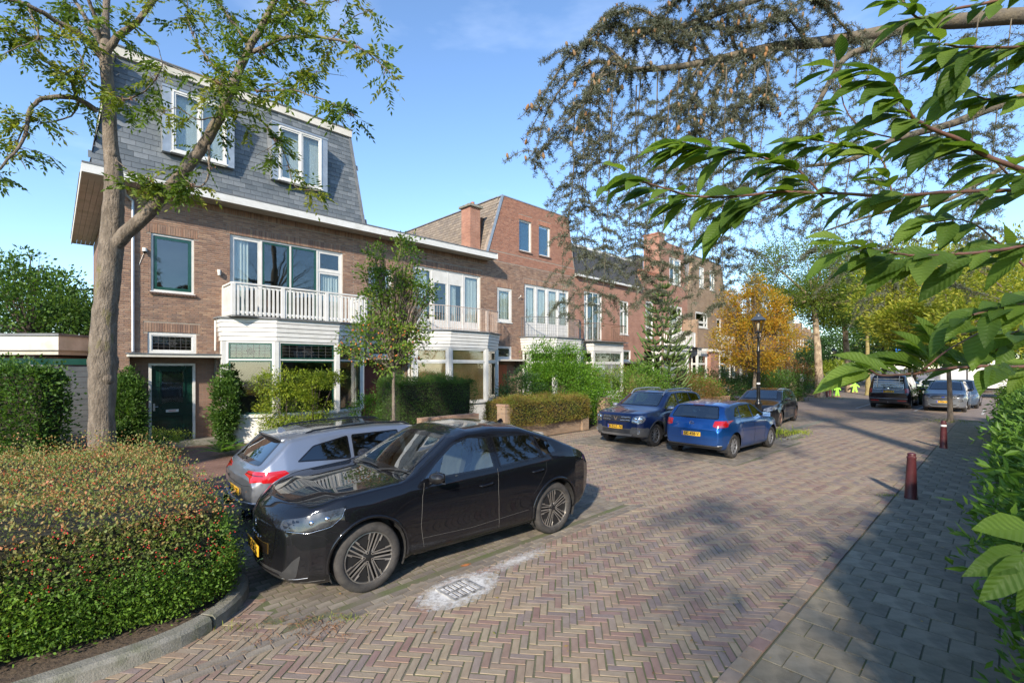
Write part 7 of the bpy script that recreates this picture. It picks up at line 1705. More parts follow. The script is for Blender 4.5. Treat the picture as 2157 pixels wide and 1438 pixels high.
K1.seam('side', [(1.56, 1.06), (1.52, .92), (1.50, .60), (1.54, .34), (1.60, .27)], both=True, m=M_seamb, w=.0022); K1.seam('side', [(2.63, 1.08), (2.62, .80), (2.64, .45), (2.64, .27)], both=True, m=M_seamb, w=.0022)
K1.seam('side', [(3.50, 1.12), (3.48, .95), (3.38, .82), (3.24, .66)], both=True, w=.0022); K1.seam('side', [(1.60, .27), (2.64, .27), (3.2, .27)], both=True, w=.0022)
K1.seam('side', [(1.52, .44), (2.2, .415), (3.15, .45)], both=True, m=M_seamb, w=.0016, name='body_crease')
K1.seam('top', [(.22, 0), (.26, .35), (.40, .62), (.62, .745), (1.0, .80), (1.38, .80)], both=True, w=.003)
K1.seam('side', [(.30, .72), (.42, .70), (.46, .66)], both=True, w=.002)
K1.patch('sill_trim', 'side', [(1.36, .20), (3.22, .20), (3.20, .265), (1.38, .265)], M_plas, .004, both=True, r=.01)
for ax_ in (.90, 3.67):
    K1.strip('arch_trim', 'side', [(ax_ + .436 * math.cos(a), .378 + .436 * math.sin(a)) for a in np.linspace(-.15, PI + .15, 26)], P_black, .016, both=True)
K1.patch('headlight', 'side', [(.10, .755), (.14, .84), (.40, .925), (.64, .955), (.62, .90), (.52, .80), (.28, .75)], M_lensd, .004, both=True, r=.03, res=.03)
K1.patch('headlight_brow', 'front', [(.48, .76), (.50, .83), (.80, .90), (.83, .86), (.66, .82), (.62, .765)], M_frit, .003, both=True, r=.02)
for s_, z_ in ((.34, .83), (.47, .86)):
    h_, n_ = K1.ray('side', s_, z_)
    for sd in (1, -1): V0, F0 = blob_np(.032, 12, 8); link('lamp_lens', npmesh('lamp_lens', V0, F0, smooth=True), K1.o, M_chr, (h_.x, (h_.y - .018) * sd, h_.z))
K1.strip('light_signature', 'side', [(.14, .745), (.30, .735), (.50, .785), (.60, .86), (.64, .94)], M_chr, .003, both=True)
K1.patch('nose_panel', 'front', [(-.44, .42), (.44, .42), (.50, .76), (.35, .80), (-.35, .80), (-.50, .76)], M_frit, .003, r=.04)
K1.patch('lower_intake', 'front', [(-.55, .20), (.55, .20), (.60, .34), (-.60, .34)], M_plas, .004, r=.03)
K1.patch('bumper_vent', 'side', [(.09, .30), (.18, .46), (.24, .52), (.21, .30), (.16, .25)], M_plas, .004, both=True, r=.015)
K1.strip('splitter_trim', 'front', [(-.62, .22), (-.3, .215), (0, .215), (.3, .215), (.62, .22)], M_chr, .005); K1.strip('vent_trim', 'side', [(.12, .26), (.22, .275), (.30, .29)], M_rims, .004, both=True)
K1.seam('side', [(.12, .215), (.25, .235), (.45, .25)], both=True, m=M_seamb, w=.003)
K1.patch('tail_light', 'side', [(4.33, .98), (4.50, .95), (4.50, 1.03), (4.36, 1.04)], M_redd, .004, both=True, r=.02)
p_ = K1.ray('front', 0, .70)[0]
mb = MB(); MM = Matrix.Translation((p_.x + .004, 0, .705)) @ Matrix.Rotation(PI / 2, 4, 'Y'); mb.lathe([(.038, 0), (.046, .004), (.050, 0)], 24, MM); mb.obox(MM @ Matrix.Rotation(.7, 4, 'Z'), .062, .015, .006); mb.obox(MM @ Matrix.Rotation(-.7, 4, 'Z'), .062, .012, .006); mb.build('badge', M_chr, K1.o, smooth='auto')
for i, ch_c in enumerate('CAPRI'):
    cu = textmesh('bonnet_letter', ch_c, .045); y_ = -.17 + .085 * i; h_ = K1.ray('front', y_, .61)[0]
    t_ = link('bonnet_letter', cu, K1.o, M_chr); t_.location = (h_.x + .006, y_, .595); t_.rotation_euler = (PI / 2, 0, PI / 2)
K1.plate('front', 'ZZ-GF-X', .475, off=.04); K1.mirror(1.66, 1.05, size=1.05); K1.handle(2.33, .905); K1.handle(2.33, .905, -1); K1.handle(3.22, .955, proud=.02); K1.aerial(3.30)
nb_ = NB()
for a, b in (((.16, 1.12), (.70, 1.16)), ((-.62, 1.115), (.05, 1.14))):
    P = [K1.ray('front', a[0] + (b[0] - a[0]) * f, a[1] + (b[1] - a[1]) * f + .015 * math.sin(f * 3.1))[0] + Vector((.018, 0, .012)) for f in np.linspace(0, 1, 7)]; nb_.tube(P, .007, 5)
    w_ = nb_.build('wiper', M_plas, K1.o); nb_ = NB()
K1.wheels('five', .735, .235); K1.finish()
# ---- silver estate
hs_ = math.atan2(DV.y, DV.x) + R(-1.5)
def silver_at(t, n): p = F(t, n); return (p.x, p.y, 0)
K2 = Car('parked_car', 'silver estate car with tinted glass and red tail light beyond the black crossover', silver_at(1.98, 9.50), hs_, 4.95, 1.93, 1.46,
    top=[(0, .60), (.08, .74), (.4, .86), (1.0, .95), (1.45, 1.0), (1.62, 1.07), (2.25, 1.375), (2.5, 1.44), (3.0, 1.465), (3.7, 1.445), (4.2, 1.405), (4.40, 1.37), (4.78, 1.02), (4.86, .98), (4.93, .86), (4.95, .80)],
    belt=[(0, .56), (.1, .68), (.5, .80), (1.3, .92), (2.5, .955), (3.6, .97), (4.4, .99), (4.75, .95), (4.95, .76)],
    plan=[(0, .62), (.05, .75), (.15, .86), (.4, .95), (.8, .99), (1.3, 1), (4.0, 1), (4.5, .97), (4.8, .90), (4.92, .82), (4.95, .78)],
    bot=[(0, .26), (.1, .18), (.5, .15), (4.2, .17), (4.6, .24), (4.9, .33), (4.95, .42)], wb=2.93, fo=.93, rw=.36, mat_=P_silver, tumble=.52, flare=.03, arch=.045, endcap=((.12, .5, .45), (.07, .5, .3)))
K2.glass('windscreen', 'front', [(-.68, 1.03), (.68, 1.03), (.54, 1.375), (-.54, 1.375)], m=M_cglass, fr=.03, r=.05, see=True)
K2.glass('door_glass', 'side', [(1.60, 1.0), (2.62, .99), (2.60, 1.345), (2.40, 1.335), (2.05, 1.22)], fr=.02, both=True)
K2.glass('door_glass', 'side', [(2.70, .99), (3.52, 1.0), (3.50, 1.34), (2.69, 1.35)], fr=.02, both=True)
K2.glass('quarter_glass', 'side', [(3.57, 1.0), (4.36, 1.04), (4.10, 1.24), (3.56, 1.335)], fr=.02, both=True, r=.035)
K2.glass('rear_glass', 'rear', [(-.62, 1.00), (.62, 1.00), (.52, 1.325), (-.52, 1.325)], fr=.045, r=.05)
K2.patch('roof_panel', 'top', [(2.45, -.44), (2.45, .44), (3.95, .43), (3.95, -.43)], M_frit, .0025, r=.05, res=.08)
K2.interior(1.6, 4.3, .3, 1.0, m=M_seatd)
for sd in (1, -1):
    P = [K2.ray('top', s, .545 * sd)[0] + Vector((0, 0, .022)) for s in np.linspace(2.35, 4.12, 16)]; P[0].z -= .025; P[-1].z -= .025; nb_ = NB(); nb_.tube(catmull(P, 2), .014, 8); nb_.build('roof_rail', M_frit, K2.o, smooth=True)
# roof spoiler
h0 = K2.ray('top', 4.36, 0)[0]
sp = MB(); Y_ = np.linspace(-.60, .60, 13)
for i, y in enumerate(Y_):
    h_ = K2.ray('top', 4.10, y * .93)[0]; zt2 = K2.ray('top', 4.34, y * .9)[0].z; e = .05 * (abs(y) / .6) ** 3; x1_ = K2.mid - 4.56 + .08 * (abs(y) / .6) ** 2
    sp.v += [(h_.x, y * .93, h_.z + .002), (x1_, y * .97, h0.z + .012 - e), (x1_ + .01, y * .96, h0.z - .018 - e), (K2.mid - 4.32, y * .92, zt2 - .03)]
for i in range(12):
    a = i * 4; b = a + 4
    for j in range(3): sp.f.append((a + j, a + j + 1, b + j + 1, b + j)); sp.r.append(0); sp.mi.append(0)
sp.f += [(3, 2, 1, 0), (48, 49, 50, 51)]; sp.r += [0, 0]; sp.mi += [0, 0]
sp.build('roof_spoiler', P_silver, K2.o, smooth='auto')
K2.aerial(4.22)
K2.seam('side', [(1.62, .93), (1.55, .75), (1.55, .35), (1.62, .22)], both=True); K2.seam('side', [(2.66, .98), (2.66, .4), (2.66, .22)], both=True); K2.seam('side', [(3.66, .99), (3.64, .85), (3.50, .66)], both=True); K2.seam('side', [(1.3, .86), (2.6, .885), (3.6, .905), (4.3, .925)], both=True, name='body_crease', w=.002)
K2.patch('tail_light', 'side', [(4.42, .86), (4.52, .955), (4.80, .94), (4.80, .80), (4.66, .80)], M_red, .006, both=True, r=.02, res=.03, thick=.004)
K2.patch('tail_light', 'rear', [(.40, .875), (.46, .93), (.84, .95), (.84, .82), (.70, .80), (.60, .85)], M_red, .006, both=True, r=.015, res=.03, thick=.004)
K2.patch('light_detail', 'rear', [(.42, .89), (.46, .905), (.82, .90), (.82, .885)], M_redd, .009, both=True, r=.004, res=.03)
K2.seam('rear', [(-.74, .76), (-.4, .72), (0, .715), (.4, .72), (.74, .76)], w=.003); K2.seam('rear', [(-.6, .96), (-.70, .80), (-.72, .72)], w=.002); K2.seam('rear', [(.6, .96), (.70, .80), (.72, .72)], w=.002)
K2.patch('diffuser', 'rear', [(-.70, .28), (.70, .28), (.86, .46), (.62, .44), (.50, .38), (-.50, .38), (-.62, .44), (-.86, .46)], M_frit, .006, r=.01, thick=.01)
for sd in (1, -1):
    mb = MB(); mb.lathe([(.075, -.12), (.08, .03), (.068, .03), (.065, -.12)], 20, Matrix.Translation((K2.mid - 4.93, .55 * sd, .335)) @ Matrix.Rotation(-PI / 2, 4, 'Y') @ Matrix.Scale(1.5, 4, (0, 1, 0))); mb.build('exhaust', M_frit, K2.o, smooth='auto')
K2.strip('bumper_blade', 'rear', [(-.86, .53), (-.55, .50), (-.3, .46), (.3, .46), (.55, .50), (.86, .53)], P_silver, .02)
nb_ = NB(); P = [K2.ray('rear', y, 1.03 + .01 * y)[0] + Vector((-.02, 0, 0)) for y in np.linspace(0, .42, 6)]; nb_.tube(P, .009, 5); nb_.build('wiper', M_plas, K2.o)
cu = textmesh('tailgate_lettering', 'RS6', .06); h_ = K2.ray('rear', .5, .77)[0]; t_ = link('tailgate_lettering', cu, K2.o, M_ink); t_.location = (h_.x - .006, .62, .845 + .0); t_.rotation_euler = (PI / 2, 0, -PI / 2)
t_.location = (K2.ray('rear', .30, .76)[0].x - .006, .36, .755); t_.scale = (.8, .8, 1)
K2.plate('rear', 'X-371-ZT', .60); K2.mirror(1.75, .96); K2.handle(2.40, .83, -1); K2.handle(3.42, .86, -1); K2.wheels('five', .76, .26, face=M_rims); K2.finish()
# ---- navy off-road car facing the camera
def toward(n, t_front, L, fo, wb, rot=0): p = F(t_front + fo + wb / 2, n); return (p.x, p.y, 0)
K3 = Car('parked_car', 'dark blue off-road car with roof rails and chunky grey bumper, facing the camera', toward(9.20, 9.75, 4.32, .82, 2.67), hd + R(3), 4.32, 1.82, 1.64,
    top=[(0, .78), (.04, .92), (.12, 1.0), (.5, 1.07), (1.05, 1.12), (1.20, 1.17), (1.85, 1.565), (2.1, 1.625), (2.8, 1.64), (3.6, 1.60), (3.95, 1.53), (4.22, 1.10), (4.30, .95), (4.32, .8)],
    belt=[(0, .74), (.05, .86), (.2, .94), (1.1, 1.03), (2, 1.06), (4.0, 1.09), (4.32, .78)],
    plan=[(0, .74), (.03, .84), (.10, .92), (.3, .98), (.7, 1), (3.7, 1), (4.1, .95), (4.28, .88), (4.32, .84)],
    bot=[(0, .42), (.05, .33), (.3, .27), (1.2, .26), (3.4, .28), (4.1, .36), (4.32, .5)], wb=2.67, fo=.82, rw=.345, mat_=P_navy, ns=150, nr=46, tumble=.40, flare=.05, arch=.06, endcap=((.14, .5, .35), (.06, .5, .3)))
K3.glass('windscreen', 'front', [(-.70, 1.17), (.70, 1.17), (.58, 1.56), (-.58, 1.56)], m=M_cglass, fr=.03, r=.05, see=True); K3.interior(1.2, 3.8, .4, 1.15)
K3.glass('door_glass', 'side', [(1.35, 1.10), (2.25, 1.11), (2.24, 1.53), (2.05, 1.52)], see=True, m=M_cglass, fr=.02, both=True); K3.glass('door_glass', 'side', [(2.34, 1.11), (3.12, 1.13), (3.08, 1.53), (2.33, 1.54)], fr=.02, both=True, m=M_cglass, see=True); K3.glass('quarter_glass', 'side', [(3.2, 1.15), (3.85, 1.20), (3.70, 1.46), (3.17, 1.52)], fr=.02, both=True)
K3.glass('rear_glass', 'rear', [(-.6, 1.15), (.6, 1.15), (.52, 1.5), (-.52, 1.5)], fr=.04)
K3.rails(1.75, 3.7, .58, M_rims, .06, .022)
K3.patch('grille', 'front', [(-.48, .76), (.48, .76), (.50, .93), (-.50, .93)], M_plas, .004, r=.03)
for y in (-.40, -.26, .26, .40):
    for z in (.80, .885): K3.strip('grille_bar', 'front', [(y - .08, z), (y, z + .012), (y + .08, z)], M_chr, .012)
p_ = K3.ray('front', 0, .85)[0]; mb = MB(); mb.prism([(-.07, .055), (-.045, .055), (0, -.03), (.045, .055), (.07, .055), (.02, -.06), (-.02, -.06)], lambda a, b: (p_.x + .02, a, .85 + b), lambda a, b: (p_.x, a, .85 + b)); mb.build('badge', M_chr, K3.o)
K3.patch('headlight', 'front', [(.53, .73), (.55, .92), (.80, .96), (.86, .90), (.84, .76), (.74, .72)], M_lens, .006, both=True, r=.04, res=.04)
for y in (.63, .76): 
    for sd in (1, -1): h_ = K3.ray('front', y * sd, .84)[0]; mb = MB(); mb.lathe([(.06, 0), (.05, .004), (0, .008)], 16, Matrix.Translation((h_.x + .006, y * sd, .84)) @ Matrix.Rotation(PI / 2, 4, 'Y')); mb.build('lamp', M_chr, K3.o, smooth=True)
K3.patch('bumper_cladding', 'front', [(-.88, .34), (.88, .34), (.90, .60), (.62, .56), (-.62, .56), (-.90, .60)], M_gplas, .012, r=.03, thick=.012); K3.patch('bumper_cladding', 'side', [(.02, .32), (.42, .32), (.40, .55), (.05, .62)], M_gplas, .010, r=.02, both=True)
K3.patch('lower_grille', 'front', [(-.48, .42), (.48, .42), (.50, .53), (-.50, .53)], M_plas, .018, r=.02); K3.patch('skid_plate', 'front', [(-.5, .35), (.5, .35), (.55, .405), (-.55, .405)], M_rims, .02, r=.01)
for sd in (1, -1): h_ = K3.ray('front', .72 * sd, .47)[0]; mb = MB(); mb.lathe([(.065, .0), (.06, .015), (.045, .01), (0, .014)], 16, Matrix.Translation((h_.x + .012, .72 * sd, .47)) @ Matrix.Rotation(PI / 2, 4, 'Y')); mb.build('fog_light', M_lens, K3.o, smooth=True)
for ax_ in (.82, 3.49): K3.strip('arch_trim', 'side', [(ax_ + .43 * math.cos(a), .355 + .43 * math.sin(a)) for a in np.linspace(-.1, PI + .1, 24)], M_plas, .02, both=True)
K3.patch('sill_trim', 'side', [(1.28, .28), (3.05, .28), (3.05, .40), (1.28, .40)], M_plas, .006, both=True, r=.01); K3.strip('side_step', 'side', [(1.35, .30), (3.0, .30)], M_rims, .03, both=True, off=.03)
for s_ in (1.45, 2.30, 3.16): K3.seam('side', [(s_, 1.08), (s_ - .02, .7), (s_, .38)], both=True)
K3.plate('front', '8-ZGZ-74', .60, off=.04); K3.mirror(1.48, 1.05, m=M_rims); K3.handle(2.08, .92); K3.handle(2.95, .94); K3.wheels('ten', .66, .215, face=M_rims); K3.finish()
# ---- bright blue hatchback seen from behind
K4 = Car('parked_car', 'bright blue hatchback seen from behind with plate SK-458-V', (F(9.75 + .62 + 1.275, 11.62).x, F(9.75 + .62 + 1.275, 11.62).y, 0), AZ + R(-2), 4.05, 1.75, 1.45,
    top=[(0, .62), (.05, .74), (.3, .86), (.9, .96), (1.05, 1.01), (1.75, 1.375), (2.0, 1.43), (2.5, 1.455), (3.2, 1.43), (3.55, 1.385), (3.62, 1.36), (3.90, 1.02), (3.97, .97), (4.03, .86), (4.05, .7)],
    belt=[(0, .58), (.1, .72), (.9, .90), (2, .95), (3.4, .99), (3.85, .99), (4.05, .70)],
    plan=[(0, .66), (.04, .78), (.12, .88), (.35, .96), (.8, 1), (3.3, 1), (3.7, .97), (3.95, .90), (4.03, .84), (4.05, .80)],
    bot=[(0, .28), (.1, .2), (.5, .18), (3.5, .19), (3.9, .25), (4.05, .36)], wb=2.55, fo=.82, rw=.318, mat_=P_blue, ns=150, nr=46, tumble=.45, flare=.03, arch=.045, endcap=((.12, .5, .4), (.07, .5, .3)))
K4.glass('rear_glass', 'rear', [(-.66, 1.03), (.66, 1.03), (.55, 1.35), (-.55, 1.35)], fr=.022, r=.05, m=M_cglass, see=True); K4.glass('windscreen', 'front', [(-.64, 1.04), (.64, 1.04), (.52, 1.36), (-.52, 1.36)], m=M_cglass, fr=.03, see=True)
K4.glass('door_glass', 'side', [(1.30, 1.0), (2.08, 1.0), (2.06, 1.34), (1.88, 1.33)], fr=.02, both=True, m=M_cglass, see=True); K4.glass('door_glass', 'side', [(2.15, 1.0), (2.92, 1.02), (2.82, 1.335), (2.14, 1.345)], fr=.02, both=True, m=M_cglass, see=True); K4.glass('quarter_glass', 'side', [(2.97, 1.04), (3.30, 1.08), (3.05, 1.28), (2.88, 1.32)], fr=.015, both=True)
K4.interior(1.1, 3.5, .28, 1.0, m=M_seatd)
for s_, e_ in ((1.38, 0), (2.11, 0)): K4.seam('side', [(s_, .97), (s_ - .03, .6), (s_, .26)], both=True)
K4.seam('side', [(3.0, 1.0), (2.98, .85), (2.86, .66)], both=True); K4.seam('side', [(1.1, .82), (2.2, .86), (3.4, .905)], both=True, w=.002, name='body_crease')
K4.patch('tail_light', 'rear', [(.56, .85), (.58, .985), (.84, 1.00), (.84, .84), (.66, .82)], M_red, .006, both=True, r=.02, res=.03, thick=.004); K4.patch('tail_light', 'side', [(3.72, .90), (3.78, 1.0), (3.90, .98), (3.90, .845), (3.85, .83)], M_red, .006, both=True, r=.02, res=.03)
K4.patch('light_detail', 'rear', [(.63, .845), (.80, .855), (.80, .87), (.63, .86)], M_lens, .009, both=True, r=.003, res=.04)
K4.seam('rear', [(-.80, .80), (-.6, .755), (0, .745), (.6, .755), (.80, .80)], w=.003); K4.seam('rear', [(-.78, .53), (0, .50), (.78, .53)], w=.002)
K4.patch('bumper_insert', 'rear', [(-.72, .27), (.72, .27), (.78, .36), (-.78, .36)], M_plas, .008, r=.02, thick=.006); K4.strip('bumper_trim', 'rear', [(-.76, .37), (-.6, .345), (.6, .345), (.76, .37)], M_rims, .008)
K4.patch('brake_light', 'rear', [(-.16, 1.352), (.16, 1.352), (.16, 1.37), (-.16, 1.37)], M_redd, .006, r=.004)
p_ = K4.ray('rear', 0, .90)[0]; mb = MB(); MM = Matrix.Translation((p_.x - .004, 0, .90)) @ Matrix.Rotation(-PI / 2, 4, 'Y'); mb.lathe([(.052, 0), (.060, .006), (.064, 0)], 24, MM)
for a, b in (((-.034, .038), (-.015, -.01)), ((-.015, -.01), (0, .02)), ((0, .02), (.015, -.01)), ((.015, -.01), (.034, .038)), ((-.045, .01), (-.02, -.045)), ((-.02, -.045), (0, -.01)), ((0, -.01), (.02, -.045)), ((.02, -.045), (.045, .01))): mb.bar((p_.x - .006, a[0], .90 + a[1]), (p_.x - .006, b[0], .90 + b[1]), .007, .007)
mb.build('badge', M_chr, K4.o)
nb_ = NB(); P = [K4.ray('rear', y, 1.06)[0] + Vector((-.015, 0, 0)) for y in np.linspace(-.03, .34, 6)]; nb_.tube(P, .009, 5); nb_.build('wiper', M_plas, K4.o)
h_ = K4.ray('top', 3.25, 0)[0]; mb = MB(); mb.tube([(h_.x, 0, h_.z), (h_.x - .10, 0, h_.z + .20)], .004, 5); mb.build('roof_aerial', M_plas, K4.o)
K4.plate('rear', 'SK-458-V', .63); K4.mirror(1.45, .97, m=M_plas); K4.handle(1.9, .86, -1); K4.handle(2.75, .89, -1); K4.wheels('cover', .66, .195, face=M_rims); K4.finish()
# ---- black hatchback behind the lamp post
K5 = Car('parked_car', 'black hatchback with bronze wheels parked behind the street lamp, facing the camera', toward(10.15, 17.6, 4.3, .86, 2.64), hd + R(8), 4.35, 1.81, 1.47,
    top=[(0, .60), (.06, .74), (.3, .86), (.95, .97), (1.15, 1.03), (1.85, 1.40), (2.1, 1.45), (2.7, 1.47), (3.4, 1.43), (3.8, 1.33), (4.15, 1.08), (4.3, .95), (4.35, .8)],
    belt=[(0, .56), (.1, .70), (1, .90), (2, .96), (3.6, 1.02), (4.35, .78)], plan=[(0, .62), (.05, .76), (.15, .87), (.4, .96), (.8, 1), (3.5, 1), (4, .95), (4.25, .87), (4.35, .76)],
    bot=[(0, .24), (.1, .18), (.5, .16), (3.6, .18), (4.1, .26), (4.35, .4)], wb=2.64, fo=.86, rw=.325, mat_=P_dark, ns=150, nr=46, tumble=.46, flare=.03, arch=.04, endcap=((.16, .5, .45), (.07, .5, .3)))
K5.glass('windscreen', 'front', [(-.66, 1.06), (.66, 1.06), (.54, 1.40), (-.54, 1.40)], m=M_cglass, fr=.03, see=True); K5.interior(1.2, 3.6, .28, 1.02)
K5.glass('door_glass', 'side', [(1.42, 1.01), (2.30, 1.03), (2.28, 1.37), (2.0, 1.36)], fr=.02, both=True); K5.glass('door_glass', 'side', [(2.38, 1.03), (3.2, 1.07), (3.1, 1.34), (2.37, 1.375)], fr=.02, both=True); K5.rails(1.9, 3.6, .52, M_rims, .03, .01)
K5.patch('headlight', 'front', [(.42, .66), (.46, .74), (.80, .86), (.84, .80), (.74, .68), (.60, .64)], M_lens, .005, both=True, r=.03, res=.04); K5.patch('headlight', 'side', [(.20, .70), (.2, .76), (.62, .88), (.5, .78), (.3, .69)], M_lens, .005, both=True, r=.02, res=.04)
K5.patch('grille', 'front', [(-.36, .60), (.36, .60), (.40, .68), (-.40, .68)], M_frit, .005, r=.02); K5.patch('lower_grille', 'front', [(-.55, .26), (.55, .26), (.62, .42), (-.62, .42)], M_plas, .006, r=.03); K5.strip('trim', 'front', [(-.62, .30), (-.5, .27), (.5, .27), (.62, .30)], M_chr, .01); K5.strip('trim', 'front', [(-.66, .43), (-.3, .40), (.3, .40), (.66, .43)], M_chr, .008)
p_ = K5.ray('front', 0, .66)[0]; mb = MB(); mb.prism([(0, .065), (.035, 0), (0, -.065), (-.035, 0)], lambda a, b: (p_.x + .015, a, .66 + b), lambda a, b: (p_.x, a, .66 + b)); mb.build('badge', M_chr, K5.o)
for s_ in (1.5, 2.34): K5.seam('side', [(s_, 1.0), (s_ - .03, .6), (s_, .26)], both=True, m=M_seamb)
K5.plate('front', 'X-482-NB', .50); K5.mirror(1.5, .98); K5.wheels('five', .70, .205, face=mat('bronze_alloy', (.28, .17, .13), rough=.4, metal=.7)); K5.finish()
# ---- dark brown van seen from behind, with a rack
pv = F(31.75 + 1.05 + 1.5, 12.75)
K6 = Car('parked_van', 'dark brown people carrier seen from behind with white ladder rack on its tailgate', (pv.x, pv.y, 0), AZ, 4.9, 1.92, 1.95,
    top=[(0, .75), (.05, .95), (.3, 1.08), (.8, 1.18), (1.0, 1.25), (1.75, 1.78), (2.0, 1.88), (2.8, 1.95), (4.4, 1.94), (4.70, 1.88), (4.82, 1.6), (4.88, 1.0), (4.9, .8)],
    belt=[(0, .70), (.1, .92), (1, 1.12), (2, 1.15), (4.6, 1.16), (4.9, .78)], plan=[(0, .7), (.05, .82), (.2, .93), (.6, 1), (4.4, 1), (4.75, .96), (4.86, .91), (4.9, .88)],
    bot=[(0, .3), (.2, .2), (4.4, .22), (4.9, .34)], wb=3.0, fo=.90, rw=.34, mat_=P_plum, ns=150, nr=46, tumble=.26, flare=.01, arch=.05, endcap=((.12, .5, .4), (.03, .5, .25)))
K6.glass('rear_glass', 'rear', [(-.70, 1.20), (.70, 1.20), (.63, 1.72), (-.63, 1.72)], fr=.03, r=.06); K6.glass('windscreen', 'front', [(-.75, 1.28), (.75, 1.28), (.66, 1.78), (-.66, 1.78)], fr=.03)
for a, b in ((1.35, 2.2), (2.3, 3.5), (3.6, 4.6)): K6.glass('side_glass', 'side', [(a, 1.2), (b, 1.2), (b, 1.76), (a + (.45 if a < 2 else 0), 1.76)], fr=.02, both=True)
K6.patch('tail_light', 'rear', [(.74, .92), (.90, .92), (.89, 1.17), (.74, 1.17)], M_red, .006, both=True, r=.02, thick=.006); K6.patch('reflector', 'rear', [(.42, .44), (.80, .44), (.80, .50), (.42, .50)], M_red, .008, both=True, r=.01)
K6.strip('chrome_strip', 'rear', [(-.66, 1.46), (-.68, 1.16), (-.60, 1.10), (.60, 1.10), (.68, 1.16), (.66, 1.46)], M_chr, .012)
rk = MB()
for z in (1.30, 1.42, 1.54, 1.70):
    x_ = K6.ray('rear', 0, z)[0].x; mb = MB(); mb.bar((x_ - .10, -.66, z), (x_ - .10, .66, z), .035, .035); mb.build('rack_bar', M_white, K6.o)
for y in (-.5, .5): mb = MB(); mb.bar((K6.ray('rear', y, 1.15)[0].x - .06, y, 1.22), (K6.ray('rear', y, 1.85)[0].x - .08, y, 1.88), .03, .03); mb.build('rack_upright', M_white, K6.o)
K6.seam('rear', [(-.84, .62), (0, .60), (.84, .62)]); K6.strip('bumper_edge', 'rear', [(-.86, .60), (0, .585), (.86, .60)], M_rims, .012)
p_ = K6.ray('rear', 0, 1.14)[0]; mb = MB(); MM = Matrix.Translation((p_.x - .006, 0, 1.15)) @ Matrix.Rotation(-PI / 2, 4, 'Y'); mb.lathe([(0, .01), (.05, .008), (.062, 0)], 20, MM); mb.build('badge', M_chr, K6.o)
mb = MB(); mb.tube([(K6.mid - 4.9, 0, .36), (K6.mid - 5.0, 0, .36), (K6.mid - 5.02, 0, .44)], .025, 8); mb.build('tow_bar', M_chr, K6.o)
K6.plate('rear', 'RT-644-R', .98, off=.012); K6.mirror(1.4, 1.2); K6.wheels('double', .70, .22, face=M_rims); K6.finish()
# ---- grey small crossover facing the camera
pe = F(31.35 + .83 + 1.26, 15.15)
K7 = Car('parked_car', 'grey small crossover with hexagonal grille facing the camera behind the young tree', (pe.x, pe.y, 0), hd + R(3), 4.1, 1.77, 1.65,
    top=[(0, .74), (.04, .86), (.2, .98), (.9, 1.08), (1.05, 1.13), (1.7, 1.54), (1.95, 1.62), (2.6, 1.65), (3.5, 1.60), (3.8, 1.5), (4.0, 1.1), (4.1, .9)], belt=[(0, .70), (.1, .84), (1, 1.0), (3.5, 1.08), (4.1, .86)],
    plan=[(0, .7), (.04, .82), (.12, .91), (.35, .98), (.7, 1), (3.6, 1), (4.0, .94), (4.1, .86)], bot=[(0, .3), (.05, .24), (.4, .22), (3.6, .24), (4.1, .36)], wb=2.52, fo=.83, rw=.335, mat_=P_grey, ns=150, nr=46, tumble=.42, flare=.03, arch=.045, endcap=((.14, .5, .4), (.06, .5, .3)))
K7.glass('windscreen', 'front', [(-.68, 1.15), (.68, 1.15), (.56, 1.56), (-.56, 1.56)], m=M_cglass, fr=.03, see=True); K7.interior(1.1, 3.5, .38, 1.1)
K7.glass('door_glass', 'side', [(1.3, 1.1), (2.2, 1.11), (2.18, 1.52), (1.85, 1.5)], fr=.02, both=True); K7.glass('door_glass', 'side', [(2.28, 1.11), (3.2, 1.15), (3.1, 1.5), (2.27, 1.53)], fr=.02, both=True); K7.rails(1.75, 3.5, .54, M_plas, .04, .014)
K7.patch('grille', 'front', [(-.40, .66), (.40, .66), (.54, .76), (.42, .86), (-.42, .86), (-.54, .76)], M_plas, .006, r=.02); K7.strip('grille_bar', 'front', [(-.42, .79), (.42, .79)], M_rims, .012); K7.strip('grille_bar', 'front', [(-.40, .72), (.40, .72)], M_rims, .010)
p_ = K7.ray('front', 0, .78)[0]; mb = MB(); MM = Matrix.Translation((p_.x + .01, 0, .785)) @ Matrix.Rotation(PI / 2, 4, 'Y') @ Matrix.Scale(2.1, 4, (0, 1, 0)); mb.lathe([(0, .01), (.028, .008), (.034, 0)], 20, MM); mb.build('badge', M_pb, K7.o)
K7.patch('headlight', 'front', [(.50, .84), (.56, .89), (.80, .96), (.84, .90), (.78, .82), (.60, .80)], M_lensd, .006, both=True, r=.02, res=.04); K7.patch('fog_housing', 'front', [(.60, .52), (.80, .56), (.78, .68), (.64, .68), (.56, .60)], M_lens, .006, both=True, r=.03)
K7.patch('lower_grille', 'front', [(-.62, .30), (.62, .30), (.50, .42), (-.50, .42)], M_plas, .006, r=.02); K7.strip('skid_trim', 'front', [(-.6, .40), (-.45, .31), (.45, .31), (.6, .40)], M_rims, .012)
K7.plate('front', 'T-924-XH', .54); K7.mirror(1.42, 1.08, m=M_plas); K7.wheels('double', .68, .205, face=M_rims); K7.finish()
